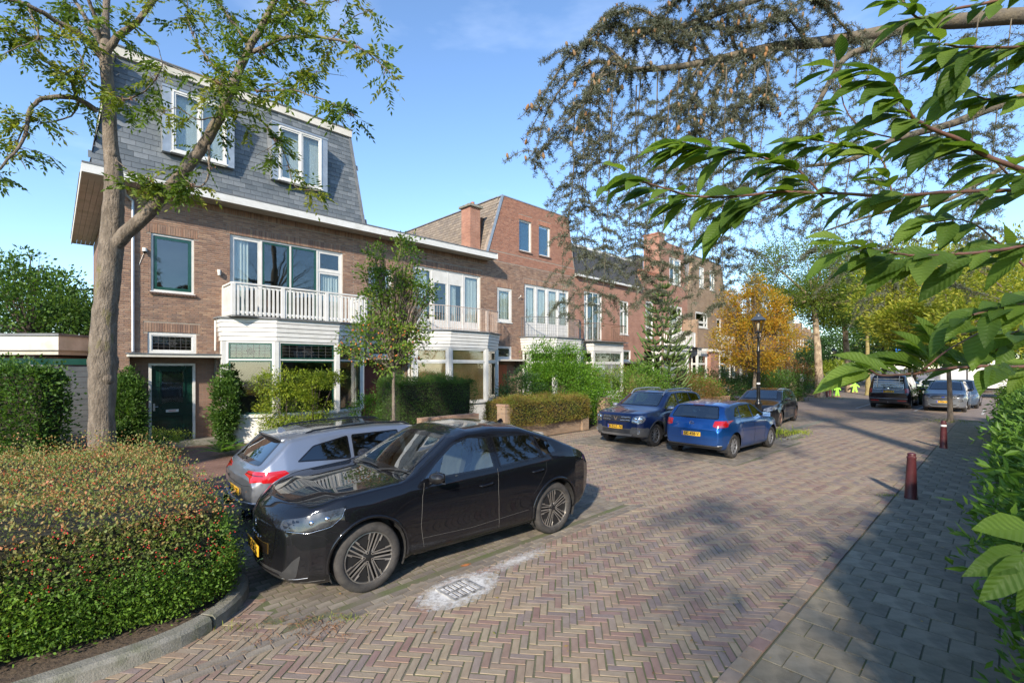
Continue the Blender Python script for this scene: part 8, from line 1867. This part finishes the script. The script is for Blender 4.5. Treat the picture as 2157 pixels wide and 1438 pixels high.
# ---- cars farther back in the car park
def plain_car(lab, p, h, m, red=True, van=False, L=4.4, H=1.48):
    k = Car('parked_car', lab, p, h, L, 1.8, H, top=[(0, .62), (.06, .76), (.3, .88), (1.0, .98), (1.2, 1.05), (1.9, H - .06), (2.2, H), (3.3, H - .02), (3.7, H - .12), (L - .25, 1.05), (L - .05, .92), (L, .8)], belt=[(0, .58), (.1, .72), (1, .92), (L - .6, 1.0), (L, .78)],
        plan=[(0, .66), (.05, .78), (.2, .90), (.5, .98), (.8, 1), (L - .7, 1), (L - .2, .92), (L, .8)], bot=[(0, .28), (.1, .2), (L - .4, .2), (L, .38)], wb=2.62, fo=.85, rw=.32, mat_=m, ns=120, nr=36)
    k.glass('windscreen', 'front', [(-.66, 1.06), (.66, 1.06), (.54, H - .08), (-.54, H - .08)], fr=.03); k.glass('rear_glass', 'rear', [(-.6, 1.05), (.6, 1.05), (.5, H - .12), (-.5, H - .12)], fr=.03)
    k.glass('side_glass', 'side', [(1.45, 1.02), (2.35, 1.04), (2.33, H - .10), (2.0, H - .11)], fr=.02, both=True); k.glass('side_glass', 'side', [(2.42, 1.04), (3.3, 1.07), (3.15, H - .12), (2.41, H - .10)], fr=.02, both=True)
    k.patch('tail_light', 'rear', [(.5, .84), (.54, .97), (.84, .98), (.84, .84)], M_red, .006, both=True, r=.02); k.patch('headlight', 'front', [(.5, .68), (.52, .76), (.8, .84), (.82, .76), (.66, .68)], M_lens, .006, both=True, r=.02); k.mirror(1.5, 1.0, size=.9); k.wheels('ten', .66, .2, face=M_rims); k.finish(); return k
q = F(37.0, 15.5); plain_car('slate blue car parked right behind the grey crossover', (q.x, q.y, 0), hd + R(3), P_lblue, L=4.5, H=1.62)
q = F(38.3, 12.9); plain_car('dark car with red tail light just beyond the brown van', (q.x, q.y, 0), AZ, P_dark, L=4.4, H=1.5)
q = F(43.5, 13.8); plain_car('small pale car at the back of the car park, left of centre', (q.x, q.y, 0), hd, P_wht, L=4.2, H=1.5)
# white lorry at the far end
wt = thing('white_lorry', 'white lorry box with grey lettering at the end of the car park', 'lorry', tuple(F(50.0, 18.3)), AZ + PI / 2)
mb = MB(); mb.box(-2.6, 2.9, -1.2, 1.2, .75, 2.95); mb.build('box_body', M_white, wt, bevel=.03); mb = MB(); mb.box(3.0, 4.6, -1.1, 1.1, .55, 2.4); mb.build('cab', P_wht, wt, bevel=.12)
for x in (-1.6, 3.6):
    for y in (-1.02, 1.02): mb = MB(); mb.lathe([(0, -.12), (.4, -.12), (.42, 0), (.4, .12), (0, .12)], 20, Matrix.Translation((x, y, .42)) @ Matrix.Rotation(PI / 2, 4, 'X')); mb.build('wheel', M_tyre, wt, smooth='auto')
mb = MB(); mb.box(-2.55, 2.85, -1.0, 1.0, .55, .749); mb.build('chassis', M_plas, wt)
cu = textmesh('lettering', 'MODE', .7, .003)
for sg in (1, -1):
    t_ = link('lettering', cu, wt, M_gplas); t_.location = (0, -1.206 * sg, 1.9); t_.rotation_euler = (PI / 2, 0, 0 if sg > 0 else PI)
# ================================================================ STREET FURNITURE
M_lampg = glassmat('lamp_glass', (.8, .74, .62), .8, .15); M_oxide = mat('oxblood_paint', (.085, .018, .022), (.06, .014, .017), sc=9, rough=.45, dirt=(.25, .19, .17), dsc=7, dthr=(.60, .75))
def lamp(lab, loc, hgt=4.15):
    t = thing('street_lamp', lab, 'street lamp', loc, .3, 'old-fashioned street lamps'); k = hgt / 4.15
    mb = MB(); mb.lathe([(.12, 0), (.12, .25), (.105, .28), (.105, .85), (.12, .88), (.12, .95), (.07, 1.02), (.06, 1.1), (.055, 2.0), (.068, 2.02), (.068, 2.06), (.05, 2.08), (.045, 2.75), (.065, 2.78), (.065, 2.84), (.042, 2.88), (.036, 3.25), (.06, 3.28), (.06, 3.33), (.03, 3.36), (.03, 3.45)], 20); mb.build('post', M_black, t, smooth='auto')
    mb = MB(); mb.tube([(-.28, 0, 2.82), (.28, 0, 2.82)], .012, 6); mb.build('ladder_bar', M_black, t)
    mb = MB(); mb.lathe([(0, 3.45), (.11, 3.46), (.125, 3.50), (.12, 3.52), (0, 3.52)], 6); mb.build('lantern_base', M_black, t)
    for i in range(6):
        a = 2 * PI * i / 6 + PI / 6 * 0; mb = MB(); mb.bar((.115 * math.cos(a), .115 * math.sin(a), 3.52), (.215 * math.cos(a), .215 * math.sin(a), 3.92), .014, .014); mb.build('lantern_bar', M_black, t)
    mb = MB(); mb.lathe([(.112, 3.52), (.210, 3.92)], 6); mb.build('lantern_glass', M_lampg, t)
    mb = MB(); mb.lathe([(0, 3.56), (.04, 3.56), (.05, 3.66), (.05, 3.78), (.03, 3.84), (0, 3.84)], 12); mb.build('bulb', M_white, t, smooth=True)
    mb = MB(); mb.lathe([(.245, 3.915), (.25, 3.93), (.23, 3.96), (.13, 4.05), (.10, 4.06), (.09, 4.12), (.05, 4.16), (.02, 4.17), (.025, 4.20), (0, 4.23)], 24); mb.build('lantern_roof', mat('lamp_roof', (.05, .06, .07), rough=.35), t, smooth='auto')
    mb = MB(); mb.lathe([(.061, 1.62), (.061, 1.68)], 16); mb.build('sticker', M_white, t)
    t.scale = (k, k, k); return t
lamp('tall black street lamp with six-sided lantern standing between the blue hatchback and black hatchback', gpos(1597, 18.2), 4.42)
lamp('small far street lamp between the first and second flaking trunks', gpos(1757, 50), 4.3)
def bollard(lab, loc, h=.83, band=False, group='oxblood bollards along the pavement', tilt=0):
    t = thing('bollard', lab, 'bollard', loc, 0, group); k = h / .83
    mb = MB(); mb.lathe([(.098, -.05), (.098, .03), (.092, .05), (.066, .72), (.072, .735), (.072, .755), (.060, .765), (.058, .79), (.066, .80), (.060, .815), (.035, .828), (0, .83)], 20); mb.build('post', M_oxide, t, smooth='auto')
    if band: mb = MB(); mb.lathe([(.0735, .655), (.0700, .71)], 20); mb.build('reflective_band', M_white, t, smooth=True)
    t.scale = (k, k, k); t.rotation_euler = (tilt, tilt, 0); return t
bollard('nearest oxblood iron bollard at the pavement edge', tuple(G(1918, 1050)), .84, tilt=.01); bollard('second oxblood bollard with a white band, before the young tree', tuple(G(1987, 944)), .82, True)
bollard('small far red bollard at the foot of the first flaking trunk', gpos(1741, 37.5), .85, group='far red bollards'); bollard('small far red bollard just right of its twin by the flaking trunk', gpos(1748, 38.5), .85, group='far red bollards')
# lime green warning figures
M_lime = mat('lime_plastic', (.30, .62, .06), rough=.5)
for u_, d_, lab, rz in ((1763, 38, 'lime green child-shaped warning figure by the tree, partly behind a leaf', .3), (1800, 44, 'lime green child-shaped warning figure farther out on the road', -.3), (1753, 37, 'lowest lime green warning figure beside the lamp foot', .9)):
    t = thing('warning_figure', lab, 'warning sign', gpos(u_, d_), rz); poly = [(-.22, .05), (-.08, .05), (0, .35), (.08, .05), (.24, .05), (.14, .5), (.16, .62), (.36, .48), (.40, .56), (.2, .78), (.08, .80), (.10, .92), (.03, .98), (-.06, .97), (-.11, .88), (-.07, .79), (-.18, .76), (-.36, .58), (-.30, .50), (-.14, .60), (-.13, .5)]
    mb = MB(); mb.prism(poly, lambda a, b: (a, -.02, b), lambda a, b: (a, .02, b)); mb.build('figure', M_lime, t); mb = MB(); mb.box(-.25, .25, -.12, .12, 0, .049); mb.build('foot', M_terra, t)
# timber gate posts with a pale bird ornament
M_tim = mat('weathered_timber', (.40, .29, .18), (.28, .20, .13), sc=8, rough=.9, vec=(6, 6, .7))
for u_, lab in ((1671, 'broad weathered timber gate panel behind the black hatchback'), (1690, 'slimmer weathered timber gate panel carrying a pale stone owl')):
    t = thing('timber_gate', lab, 'gate', gpos(u_, 33.5), .25)
    for i in range(5 if u_ == 1671 else 3): mb = MB(); mb.box(-.3 + i * .13, -.3 + i * .13 + .12, -.02, .02, 0, 1.28 + .03 * math.sin(i * 2)); mb.build('board', M_tim, t)
ow = thing('stone_owl', 'pale stone owl perched on the timber gate', 'ornament', (gpos(1688, 33.5)[0], 33.5, 1.32)); mb = MB(); mb.lathe([(0, 0), (.10, 0), (.13, .12), (.12, .26), (.08, .34), (.10, .42), (.08, .50), (0, .54)], 12); mb.build('body', M_cream, ow, smooth=True)
for sg in (-1, 1): mb = MB(); mb.lathe([(.03, 0), (0, .07)], 6, Matrix.Translation((.05 * sg, 0, .50))); mb.build('ear', M_cream, ow)
# blue road sign in the distance
t = thing('road_sign', 'small blue and white road sign on a grey pole in the car park', 'road sign', gpos(1893, 40)); mb = MB(); mb.tube([(0, 0, 0), (0, 0, 4.3)], .04, 8); mb.build('pole', M_zinc, t); mb = MB(); mb.box(-.32, .32, -.06, -.045, 3.0, 3.9); mb.build('sign_plate', mat('sign_blue', (.02, .16, .55), rough=.4), t); mb = MB(); mb.box(-.06, .06, -.064, -.0605, 3.1, 3.7); mb.box(-.2, .2, -.068, -.0645, 3.55, 3.65); mb.build('symbol', M_white, t); mb = MB(); mb.box(-.35, .35, -.06, -.045, 2.2, 2.45); mb.build('sub_plate', M_white, t)
rb_ = thing('rain_barrel', 'round dark green water butt half hidden at the bay corner', 'barrel', tuple(F(11.0, 2.3)[:2]) + (0,)); mb = MB(); mb.lathe([(.32, 0), (.38, .4), (.36, .85), (.38, .88), (0, .95)], 20); mb.build('barrel', mat('green_plastic', (.02, .13, .06), rough=.5), rb_, smooth='auto')
tf = thing('litter_leaf', 'single dry brown leaf lying on the pavement tiles, bottom right', 'leaf', tuple(G(2135, 1422, .02)[:2]) + (.022,)); mb = MB(); mb.add([(-.06, 0, 0), (0, -.012, .008), (.06, 0, .002), (0, .014, .01)], [(0, 1, 2), (0, 2, 3)]); mb.build('blade', M_twig, tf, rotz=-.5)

# ================================================================ NEAR BRANCHES
# ---- cherry: twigs reaching into the picture with big pleated leaves
M_ctw = mat('cherry_twig', (.20, .09, .06), (.13, .075, .055), sc=30, rough=.6)
LCH = leafmat('leaf_cherry', [(.065, .125, .018), (.095, .17, .025), (.13, .22, .03), (.19, .28, .045)], trans=.48, rough=.55, veins=True)
CH = thing('cherry_tree', 'cherry branches with large pleated drooping leaves hanging in close from the upper right', 'tree', (1.6, -1.9, 0))
cb = np.array(tuple(CH.location))
def cherry_mesh(k):
    ns_, nc = 9, 5; s = np.linspace(0, 1, ns_); prof_ = np.interp(s, [0, .08, .25, .5, .75, .9, 1], [.02, .18, .38, .46, .30, .12, .0]) * rng.uniform(.85, 1.05)
    cur = rng.uniform(.25, .6); fold = rng.uniform(.25, .5); V = []; rib = []
    for i in range(ns_):
        for j in range(nc):
            q = (j - 2) / 2; w = prof_[i]; V.append((s[i] + .0, q * w * .5 * 1.02, abs(q) * w * fold * .5 - cur * s[i] ** 2 * .45 + .012 * math.sin(q * 9 + i))); rib.append(s[i] * 9 - abs(q) * w * 5)
    Fa = [(i * nc + j, (i + 1) * nc + j, (i + 1) * nc + j + 1, i * nc + j + 1) for i in range(ns_ - 1) for j in range(nc - 1)]
    b = len(V); V += [(-.18, -.008, .05), (-.18, .008, .05), (.0, .008, 0), (.0, -.008, 0)]; rib += [.25] * 4; Fa.append((b, b + 3, b + 2, b + 1))
    me = npmesh('leaf', V, Fa, smooth=True); a = me.attributes.new('rib', 'FLOAT', 'POINT'); a.data.foreach_set('value', np.array(rib, dtype=np.float32)); me.materials.append(LCH); return me
CM = [cherry_mesh(i) for i in range(7)]; PUT = [0]; MORE = NB(); MRIB = []
def put_leaf(p, d, L_, nrm=None):
    d = Vector(d).normalized(); n0 = Vector(nrm or (rng.normal(-.1, .35), rng.normal(-.55, .25), 1)).normalized(); y = n0.cross(d).normalized(); z = d.cross(y)
    cm_ = CM[rng.integers(0, 7)]; M_ = Matrix(((d.x, y.x, z.x, p[0] - cb[0]), (d.y, y.y, z.y, p[1] - cb[1]), (d.z, y.z, z.z, p[2] - cb[2]), (0, 0, 0, 1))); M_ = M_ @ Matrix.Scale(L_, 4); PUT[0] += 1
    if PUT[0] <= 296: o = link('leaf', cm_, CH); o.matrix_local = M_; return
    k = len(cm_.vertices); V = np.zeros(k * 3, np.float32); cm_.vertices.foreach_get('co', V); V = V.reshape(-1, 3); A = np.array(M_); rb_v = np.zeros(k, np.float32); cm_.attributes['rib'].data.foreach_get('value', rb_v)
    Fq = np.zeros(len(cm_.loops), np.int32); cm_.loops.foreach_get('vertex_index', Fq); MORE.add(V @ A[:3, :3].T + A[:3, 3], Fq.reshape(-1, 4), rng.random()); MRIB.append(rb_v)
TW = [([(2230, 395, 1.9), (2157, 402, 1.85), (2007, 409, 1.8), (1884, 417, 1.75), (1737, 416, 1.7), (1629, 412, 1.7), (1522, 424, 1.65), (1443, 417, 1.6), (1375, 397, 1.55), (1322, 384, 1.5)], .008, .0022, 30),
      ([(1737, 416, 1.7), (1688, 363, 1.7), (1629, 338, 1.7), (1541, 319, 1.68), (1473, 306, 1.65), (1453, 294, 1.65)], .004, .0022, 20),
      ([(2240, 380, 1.5), (2157, 358, 1.5), (2080, 328, 1.5), (2031, 294, 1.48), (1958, 265, 1.45), (1919, 235, 1.42), (1894, 181, 1.4), (1870, 150, 1.4)], .009, .003, 22),
      ([(2230, 85, 1.6), (2157, 100, 1.6), (2056, 103, 1.55), (1990, 98, 1.5)], .006, .003, 14), ([(2041, 108, 1.55), (2020, 180, 1.55)], .003, .002, 4),
      ([(2230, 500, 1.5), (2157, 515, 1.5), (2060, 528, 1.45), (1980, 535, 1.42), (1943, 542, 1.4), (1901, 538, 1.38), (1855, 531, 1.35), (1800, 521, 1.32)], .006, .002, 17),
      ([(2240, 770, 1.6), (2157, 773, 1.55), (2064, 771, 1.5), (2001, 775, 1.45), (1930, 788, 1.4), (1855, 788, 1.32), (1826, 777, 1.28)], .006, .0025, 15),
      ([(2230, 600, 1.3), (2157, 638, 1.3), (2100, 652, 1.28), (2043, 667, 1.26)], .005, .003, 9),
      ([(2230, -60, 1.7), (2100, 0, 1.7), (1990, 20, 1.65), (1943, 39, 1.6), (1904, 0, 1.6)], .006, .003, 15), ([(1629, 412, 1.7), (1560, 440, 1.7), (1530, 470, 1.7)], .003, .002, 8),
      ([(2157, 402, 1.85), (2050, 300, 1.8), (1950, 300, 1.8), (1800, 260, 1.8), (1760, 140, 1.8)], .004, .002, 16), ([(2200, 200, 1.7), (2080, 205, 1.7), (2000, 150, 1.7)], .004, .002, 9),
      ([(2157, 560, 1.7), (2050, 470, 1.7), (1960, 470, 1.65)], .004, .002, 10), ([(2230, 700, 1.7), (2140, 700, 1.7), (2100, 740, 1.7)], .004, .002, 6),
      ([(1930, 788, 1.4), (1990, 740, 1.45), (2060, 700, 1.5)], .003, .002, 6), ([(1884, 417, 1.75), (1850, 330, 1.75), (1760, 300, 1.75), (1700, 290, 1.75)], .003, .002, 13)]
cn = NB(); nleaf = 0
for pts, r0, r1, nl in TW:
    nl = int(nl * 2.1)
    c = catmull([tuple(PX(*a)) for a in pts], 5); c = c + np.cumsum(rng.normal(0, .0012, c.shape), 0); cn.tube(c - cb, np.linspace(r0, r1, len(c)), 7)
    for i in range(nl):
        f = 1 - (i / nl) ** 1.0 * .94 if i > 2 else 1.0
        u_chk = 1078 + c[int(f * (len(c) - 1))][0] / c[int(f * (len(c) - 1))][1] * 1000
        if u_chk > 2260: continue
        q = c[int(f * (len(c) - 1))]; tdir = unit(c[min(len(c) - 1, int(f * (len(c) - 1)) + 1)] - c[max(0, int(f * (len(c) - 1)) - 1)])
        u_q = 1078 + q[0] / q[1] * 1000; v_q = 772 - (q[2] - CAMH) / q[1] * 1000; low = 1845 < u_q < 2075 and v_q > 715
        d = tdir * .55 + np.array([-.55, rng.normal(-.05, .35), -.30]) + rng.normal(0, .28, 3)
        if low: d = np.array([-.7, .1, .45]) + rng.normal(0, .15, 3)
        put_leaf(q + d * .02 + rng.normal(0, .004, 3), d, rng.uniform(.085, .155) * (1 if q[1] > 1.35 else .9)); nleaf += 1
for (u, v, d_, L_, dx, dz) in ((2185, 1118, 1.15, .165, -1, .12), (2170, 1160, 1.12, .16, -1, -.25), (2160, 1165, 1.1, .15, -.75, -.75), (2185, 1180, 1.12, .13, -.35, -.95), (2150, 1150, 1.14, .10, -.3, -1)):
    put_leaf(np.array(tuple(PX(u, v, d_))), (dx, -.12, dz), L_, (.05, -.75, .7))
cn.tube(catmull([tuple(PX(2330, 1060, 1.4)), tuple(PX(2200, 1140, 1.16)), tuple(PX(2150, 1160, 1.12))], 5) - cb, .003, 6)
cn.tube(np.array([(0, 0, 0), (.02, 0, 1.2), (0, .05, 2.3)]), [.15, .13, .11], 14)
for tgt, r in (((PX(2230, 395, 1.9)), .02), ((PX(2240, 380, 1.5)), .02), ((PX(2230, 85, 1.6)), .018), ((PX(2230, 500, 1.5)), .016), ((PX(2240, 770, 1.6)), .016), ((PX(2230, 600, 1.3)), .014), ((PX(2230, -60, 1.7)), .02)):
    e = np.array(tuple(tgt)) - cb; cn.tube(catmull([(0, .05, 2.2), e * .5 + np.array([.6, 0, 1.4]), e], 6), np.linspace(.05, r * .45, 13), 7)
V, Fa, R_, Cc = crown((-.6, -1.1, 4.3), (2.5, 2.2, 1.3), 170, 14, .22, .12, asp=.5, up=-.2)
link('leaves', npmesh('leaves', V, Fa, R_), CH, LG); limbs(cn, (0, .05, 2.2), Cc[:26], .05, .008)
cn.build('branches', M_ctw, CH, smooth=True)
mo = MORE.build('more_leaves', LCH, CH, smooth=True, kind='stuff'); a_ = mo.data.attributes.new('rib', 'FLOAT', 'POINT'); a_.data.foreach_set('value', np.concatenate(MRIB))

# ---- blue cedar: hanging shoots with needle tufts and upright cones
CE = thing('cedar_tree', 'weeping blue cedar with upright orange-brown cones hanging over the street from the right', 'tree', (9.6, 6.6, 0)); eb = np.array(tuple(CE.location))
M_cedb = mat('cedar_bark', (.10, .085, .065), (.16, .13, .085), sc=7, rough=.95, bump=.9, bsc=30)
LCE = leafmat('needle_cedar', [(.06, .062, .034), (.082, .092, .052), (.115, .125, .08), (.155, .175, .125)], trans=.2)
ce = NB(); TP = []; TD_ = []
def ctube(pts, r0, r1, n=6, k=5, off=True): c = catmull([tuple(PX(*a)) if len(a) == 3 and off else a for a in pts], k); ce.tube(c - eb, np.linspace(r0, r1, len(c)), n); return c
m1 = ctube([(2330, 40, 7.0), (2157, 34, 6.8), (2031, 44, 6.7), (1933, 51, 6.6), (1835, 73, 6.5), (1737, 88, 6.4), (1639, 98, 6.3), (1556, 115, 6.2), (1450, 138, 6.1), (1330, 146, 6.0), (1290, 118, 5.9)], .12, .02, 10)
m2 = ctube([(2330, 170, 6.6), (2157, 206, 6.6), (2080, 230, 6.5), (2007, 260, 6.5), (1884, 294, 6.4), (1786, 338, 6.3), (1700, 350, 6.2)], .08, .02, 8)
m3 = ctube([(1884, 63, 6.6), (1835, 98, 6.4), (1776, 127, 6.2), (1713, 235, 6.0), (1688, 265, 5.9)], .06, .015, 8)
m4 = ctube([(2330, -80, 7), (2000, -60, 6.8), (1750, -50, 6.6), (1560, 10, 6.2), (1420, 60, 6), (1330, 60, 5.9)], .09, .015, 8)
m5 = ctube([(2330, 300, 7.5), (2157, 330, 7.5), (2000, 420, 7.4), (1850, 450, 7.3), (1700, 500, 7.2)], .05, .012, 6)
def shoot(c, dens, tw=True, w=1.0):
    L_ = np.linalg.norm(np.diff(c, axis=0), axis=1).sum(); k = max(2, int(L_ * dens * 2.2))
    for i in range(k):
        f = rng.random() * (len(c) - 1); j = int(f); q = c[j] * (1 - f + j) + c[min(j + 1, len(c) - 1)] * (f - j); TP.append(q + rng.normal(0, .010 * w, 3))
CO = []
def spray(c, n_, Lr, dens, drop, cones):
    for i in range(n_):
        q = c[rng.integers(0, len(c))]; a = rng.random() * 6.28; L_ = rng.uniform(*Lr); d = np.array([math.cos(a), math.sin(a) * .6, -drop * rng.uniform(.2, 1.2)]); d /= np.linalg.norm(d)
        e = catmull([q, q + d * L_ * .4 + np.array([0, 0, .04]), q + d * L_ * .75 + np.array([0, 0, -.03 * L_]), q + d * L_ + np.array([0, 0, -drop * .25 * L_])], 3); ce.tube(e - eb, np.linspace(.006, .002, len(e)), 3); shoot(e, dens)
        if rng.random() < cones: CO.append(e[rng.integers(len(e) // 3, len(e))])
# arching sprays at the upper left, dense with cones
ARCH = [[(1330, 146, 6), (1262, 92, 5.9), (1205, 112, 5.8), (1160, 175, 5.8), (1130, 235, 5.8)], [(1330, 146, 6), (1255, 130, 5.9), (1195, 170, 5.8), (1150, 240, 5.8), (1128, 320, 5.8)], [(1380, 140, 6), (1270, 160, 5.9), (1215, 230, 5.8), (1165, 290, 5.8), (1120, 338, 5.8)],
        [(1340, 90, 6), (1300, 50, 5.9), (1250, 75, 5.8), (1200, 125, 5.8)], [(1420, 70, 6), (1350, 20, 5.9), (1300, 30, 5.8)], [(1290, 118, 6), (1240, 200, 5.8), (1215, 260, 5.8)], [(1450, 130, 6.1), (1480, 40, 6), (1520, -20, 5.9)], [(1556, 115, 6.2), (1530, 40, 6), (1560, -30, 5.9)], [(1450, 100, 6.1), (1400, 80, 6), (1350, 70, 5.9)],
        [(1480, 130, 6.1), (1440, 190, 6), (1430, 260, 6)], [(1560, 120, 6.2), (1510, 180, 6), (1500, 260, 6)], [(1640, 100, 6.2), (1580, 150, 6), (1550, 240, 6)], [(1700, 90, 6.3), (1650, 30, 6), (1600, 10, 6)], [(1800, 80, 6.4), (1740, 20, 6.2), (1700, 0, 6)], [(1600, 100, 6.2), (1620, 180, 6), (1600, 230, 6)], [(1520, 120, 6), (1450, 230, 5.9), (1490, 310, 5.9)], [(1380, 60, 5.9), (1420, 10, 5.8), (1470, -20, 5.8)], [(1480, 60, 6.3), (1560, 60, 6.1), (1640, 40, 6)]]
for a in ARCH:
    c = ctube(a, .018, .005, 5); shoot(c, 55, w=1.6); spray(c, 26, (.12, .42), 42, .55, .62)
spray(m4[12:], 40, (.15, .5), 40, .6, .3); spray(m1[12:48], 70, (.15, .5), 40, .7, .25); spray(m3, 30, (.15, .5), 40, .8, .2)
# long hanging strands: start u,v and lowest v
HANG = [(1245, 150, 640), (1262, 170, 560), (1290, 200, 690), (1235, 260, 430), (1300, 140, 330), (1350, 150, 640), (1385, 150, 700), (1410, 200, 610), (1340, 180, 520), (1430, 150, 560), (1470, 150, 700), (1500, 200, 600), (1530, 140, 640), (1555, 150, 560), (1590, 140, 520), (1620, 130, 590), (1660, 260, 560), (1700, 270, 520), (1740, 330, 540), (1790, 340, 600), (1830, 320, 650), (1870, 300, 560), (1920, 290, 640), (1960, 280, 560), (2000, 265, 600), (2050, 240, 560), (2100, 230, 520), (1760, 100, 360), (1840, 90, 300), (1900, 60, 260), (1980, 60, 320), (2060, 40, 280), (2130, 40, 300), (1680, 100, 420), (1210, 240, 520), (1400, 260, 470), (1560, 300, 430), (1210, 330, 660), (1330, 300, 600), (1460, 330, 520), (1650, 300, 450)]
for (u, v, vb) in HANG:
    d_ = rng.uniform(5.7, 6.4); sw = rng.normal(-18, 22); c = ctube([(u, v, d_), (u + sw * .15 - 4, v + (vb - v) * .3, d_), (u + sw * .6 + rng.normal(0, 8), v + (vb - v) * .65, d_), (u + sw + rng.normal(0, 10), vb, d_)], .009, .002, 4); shoot(c[3:], 18)
    n_ = int((vb - v) / 12)
    for i in range(n_):
        q = c[rng.integers(2, len(c))]; s = rng.choice([-1, 1], p=[.6, .4]); L_ = rng.uniform(.10, .42); e = catmull([q, q + np.array([s * L_ * .45, rng.normal(0, .1) * L_, -.15 * L_]), q + np.array([s * L_ * .8, rng.normal(0, .1), -.7 * L_])], 3); ce.tube(e - eb, np.linspace(.004, .0015, len(e)), 3); shoot(e, 30, w=.7)
        if v < 300 and rng.random() < .10: CO.append(e[-2])
TP = np.array(TP); n = len(TP); K_ = 6
dirs = sph(n * K_); Lr = rng.uniform(.030, .058, n * K_); P = np.repeat(TP, K_, 0); V, Fa, R_ = leafcards(P, dirs, Lr, .30, .2, .05, np.repeat(rng.random(n), K_)); V = V.reshape(-1, 4, 3)[:, [0, 1, 2]].reshape(-1, 3); link('needles', npmesh('needles', V - eb, np.arange(len(V)).reshape(-1, 3), R_[::2]), CE, LCE)
CO = np.array(CO)
cpr = [(0, 0), (.013, .008), (.019, .022), (.019, .042), (.014, .060), (.006, .070), (0, .074)]; mb = MB(); mb.lathe(cpr, 9); cm = mb.mesh('cone', True); cm.materials.append(mat('cedar_cone', (1, 1, 1), (.8, .75, .7), sc=60, rough=.8, cols=[(.24, .17, .09), (.30, .15, .055), (.22, .17, .10), (.34, .15, .04)], bump=.6, bsc=120))
for q in CO[:300]: o = link('cone', cm, CE); o.location = q - eb + np.array([0, 0, .008]); o.rotation_euler = (rng.normal(0, .2), rng.normal(0, .2), rng.random() * 6); s = rng.uniform(.6, 1.05); o.scale = (s, s, s * rng.uniform(.9, 1.2))
ce.tube(np.array([(0, 0, -.05), (.05, 0, 2), (0, .1, 5), (.1, 0, 9), (0, 0, 12)]), [.42, .36, .3, .2, .08], 14)
for e in (m1[0], m2[0], m4[0], m5[0]): e = np.array(e) - eb; ce.tube(catmull([(0, 0, e[2] - .5), e * np.array([.5, .5, 1]) + np.array([0, 0, .1]), e], 5), np.linspace(.14, .11, 11), 8)
V, Fa, R_, Cc = crown((1.0, .5, 9.5), (3.6, 3.6, 3.0), 150, 60, .45, .09, asp=.12, up=0); link('upper_needles', npmesh('upper_needles', V, Fa, R_), CE, LCE); limbs(ce, (0, 0, 7), Cc[:24], .08, .01)
ce.build('branches', M_cedb, CE, smooth=True)
STATS = ('leaves', nleaf, 'cones', len(CO), 'tufts', n, 'tris', sum(len(m.loops) - 2 * len(m.polygons) for m in bpy.data.meshes))
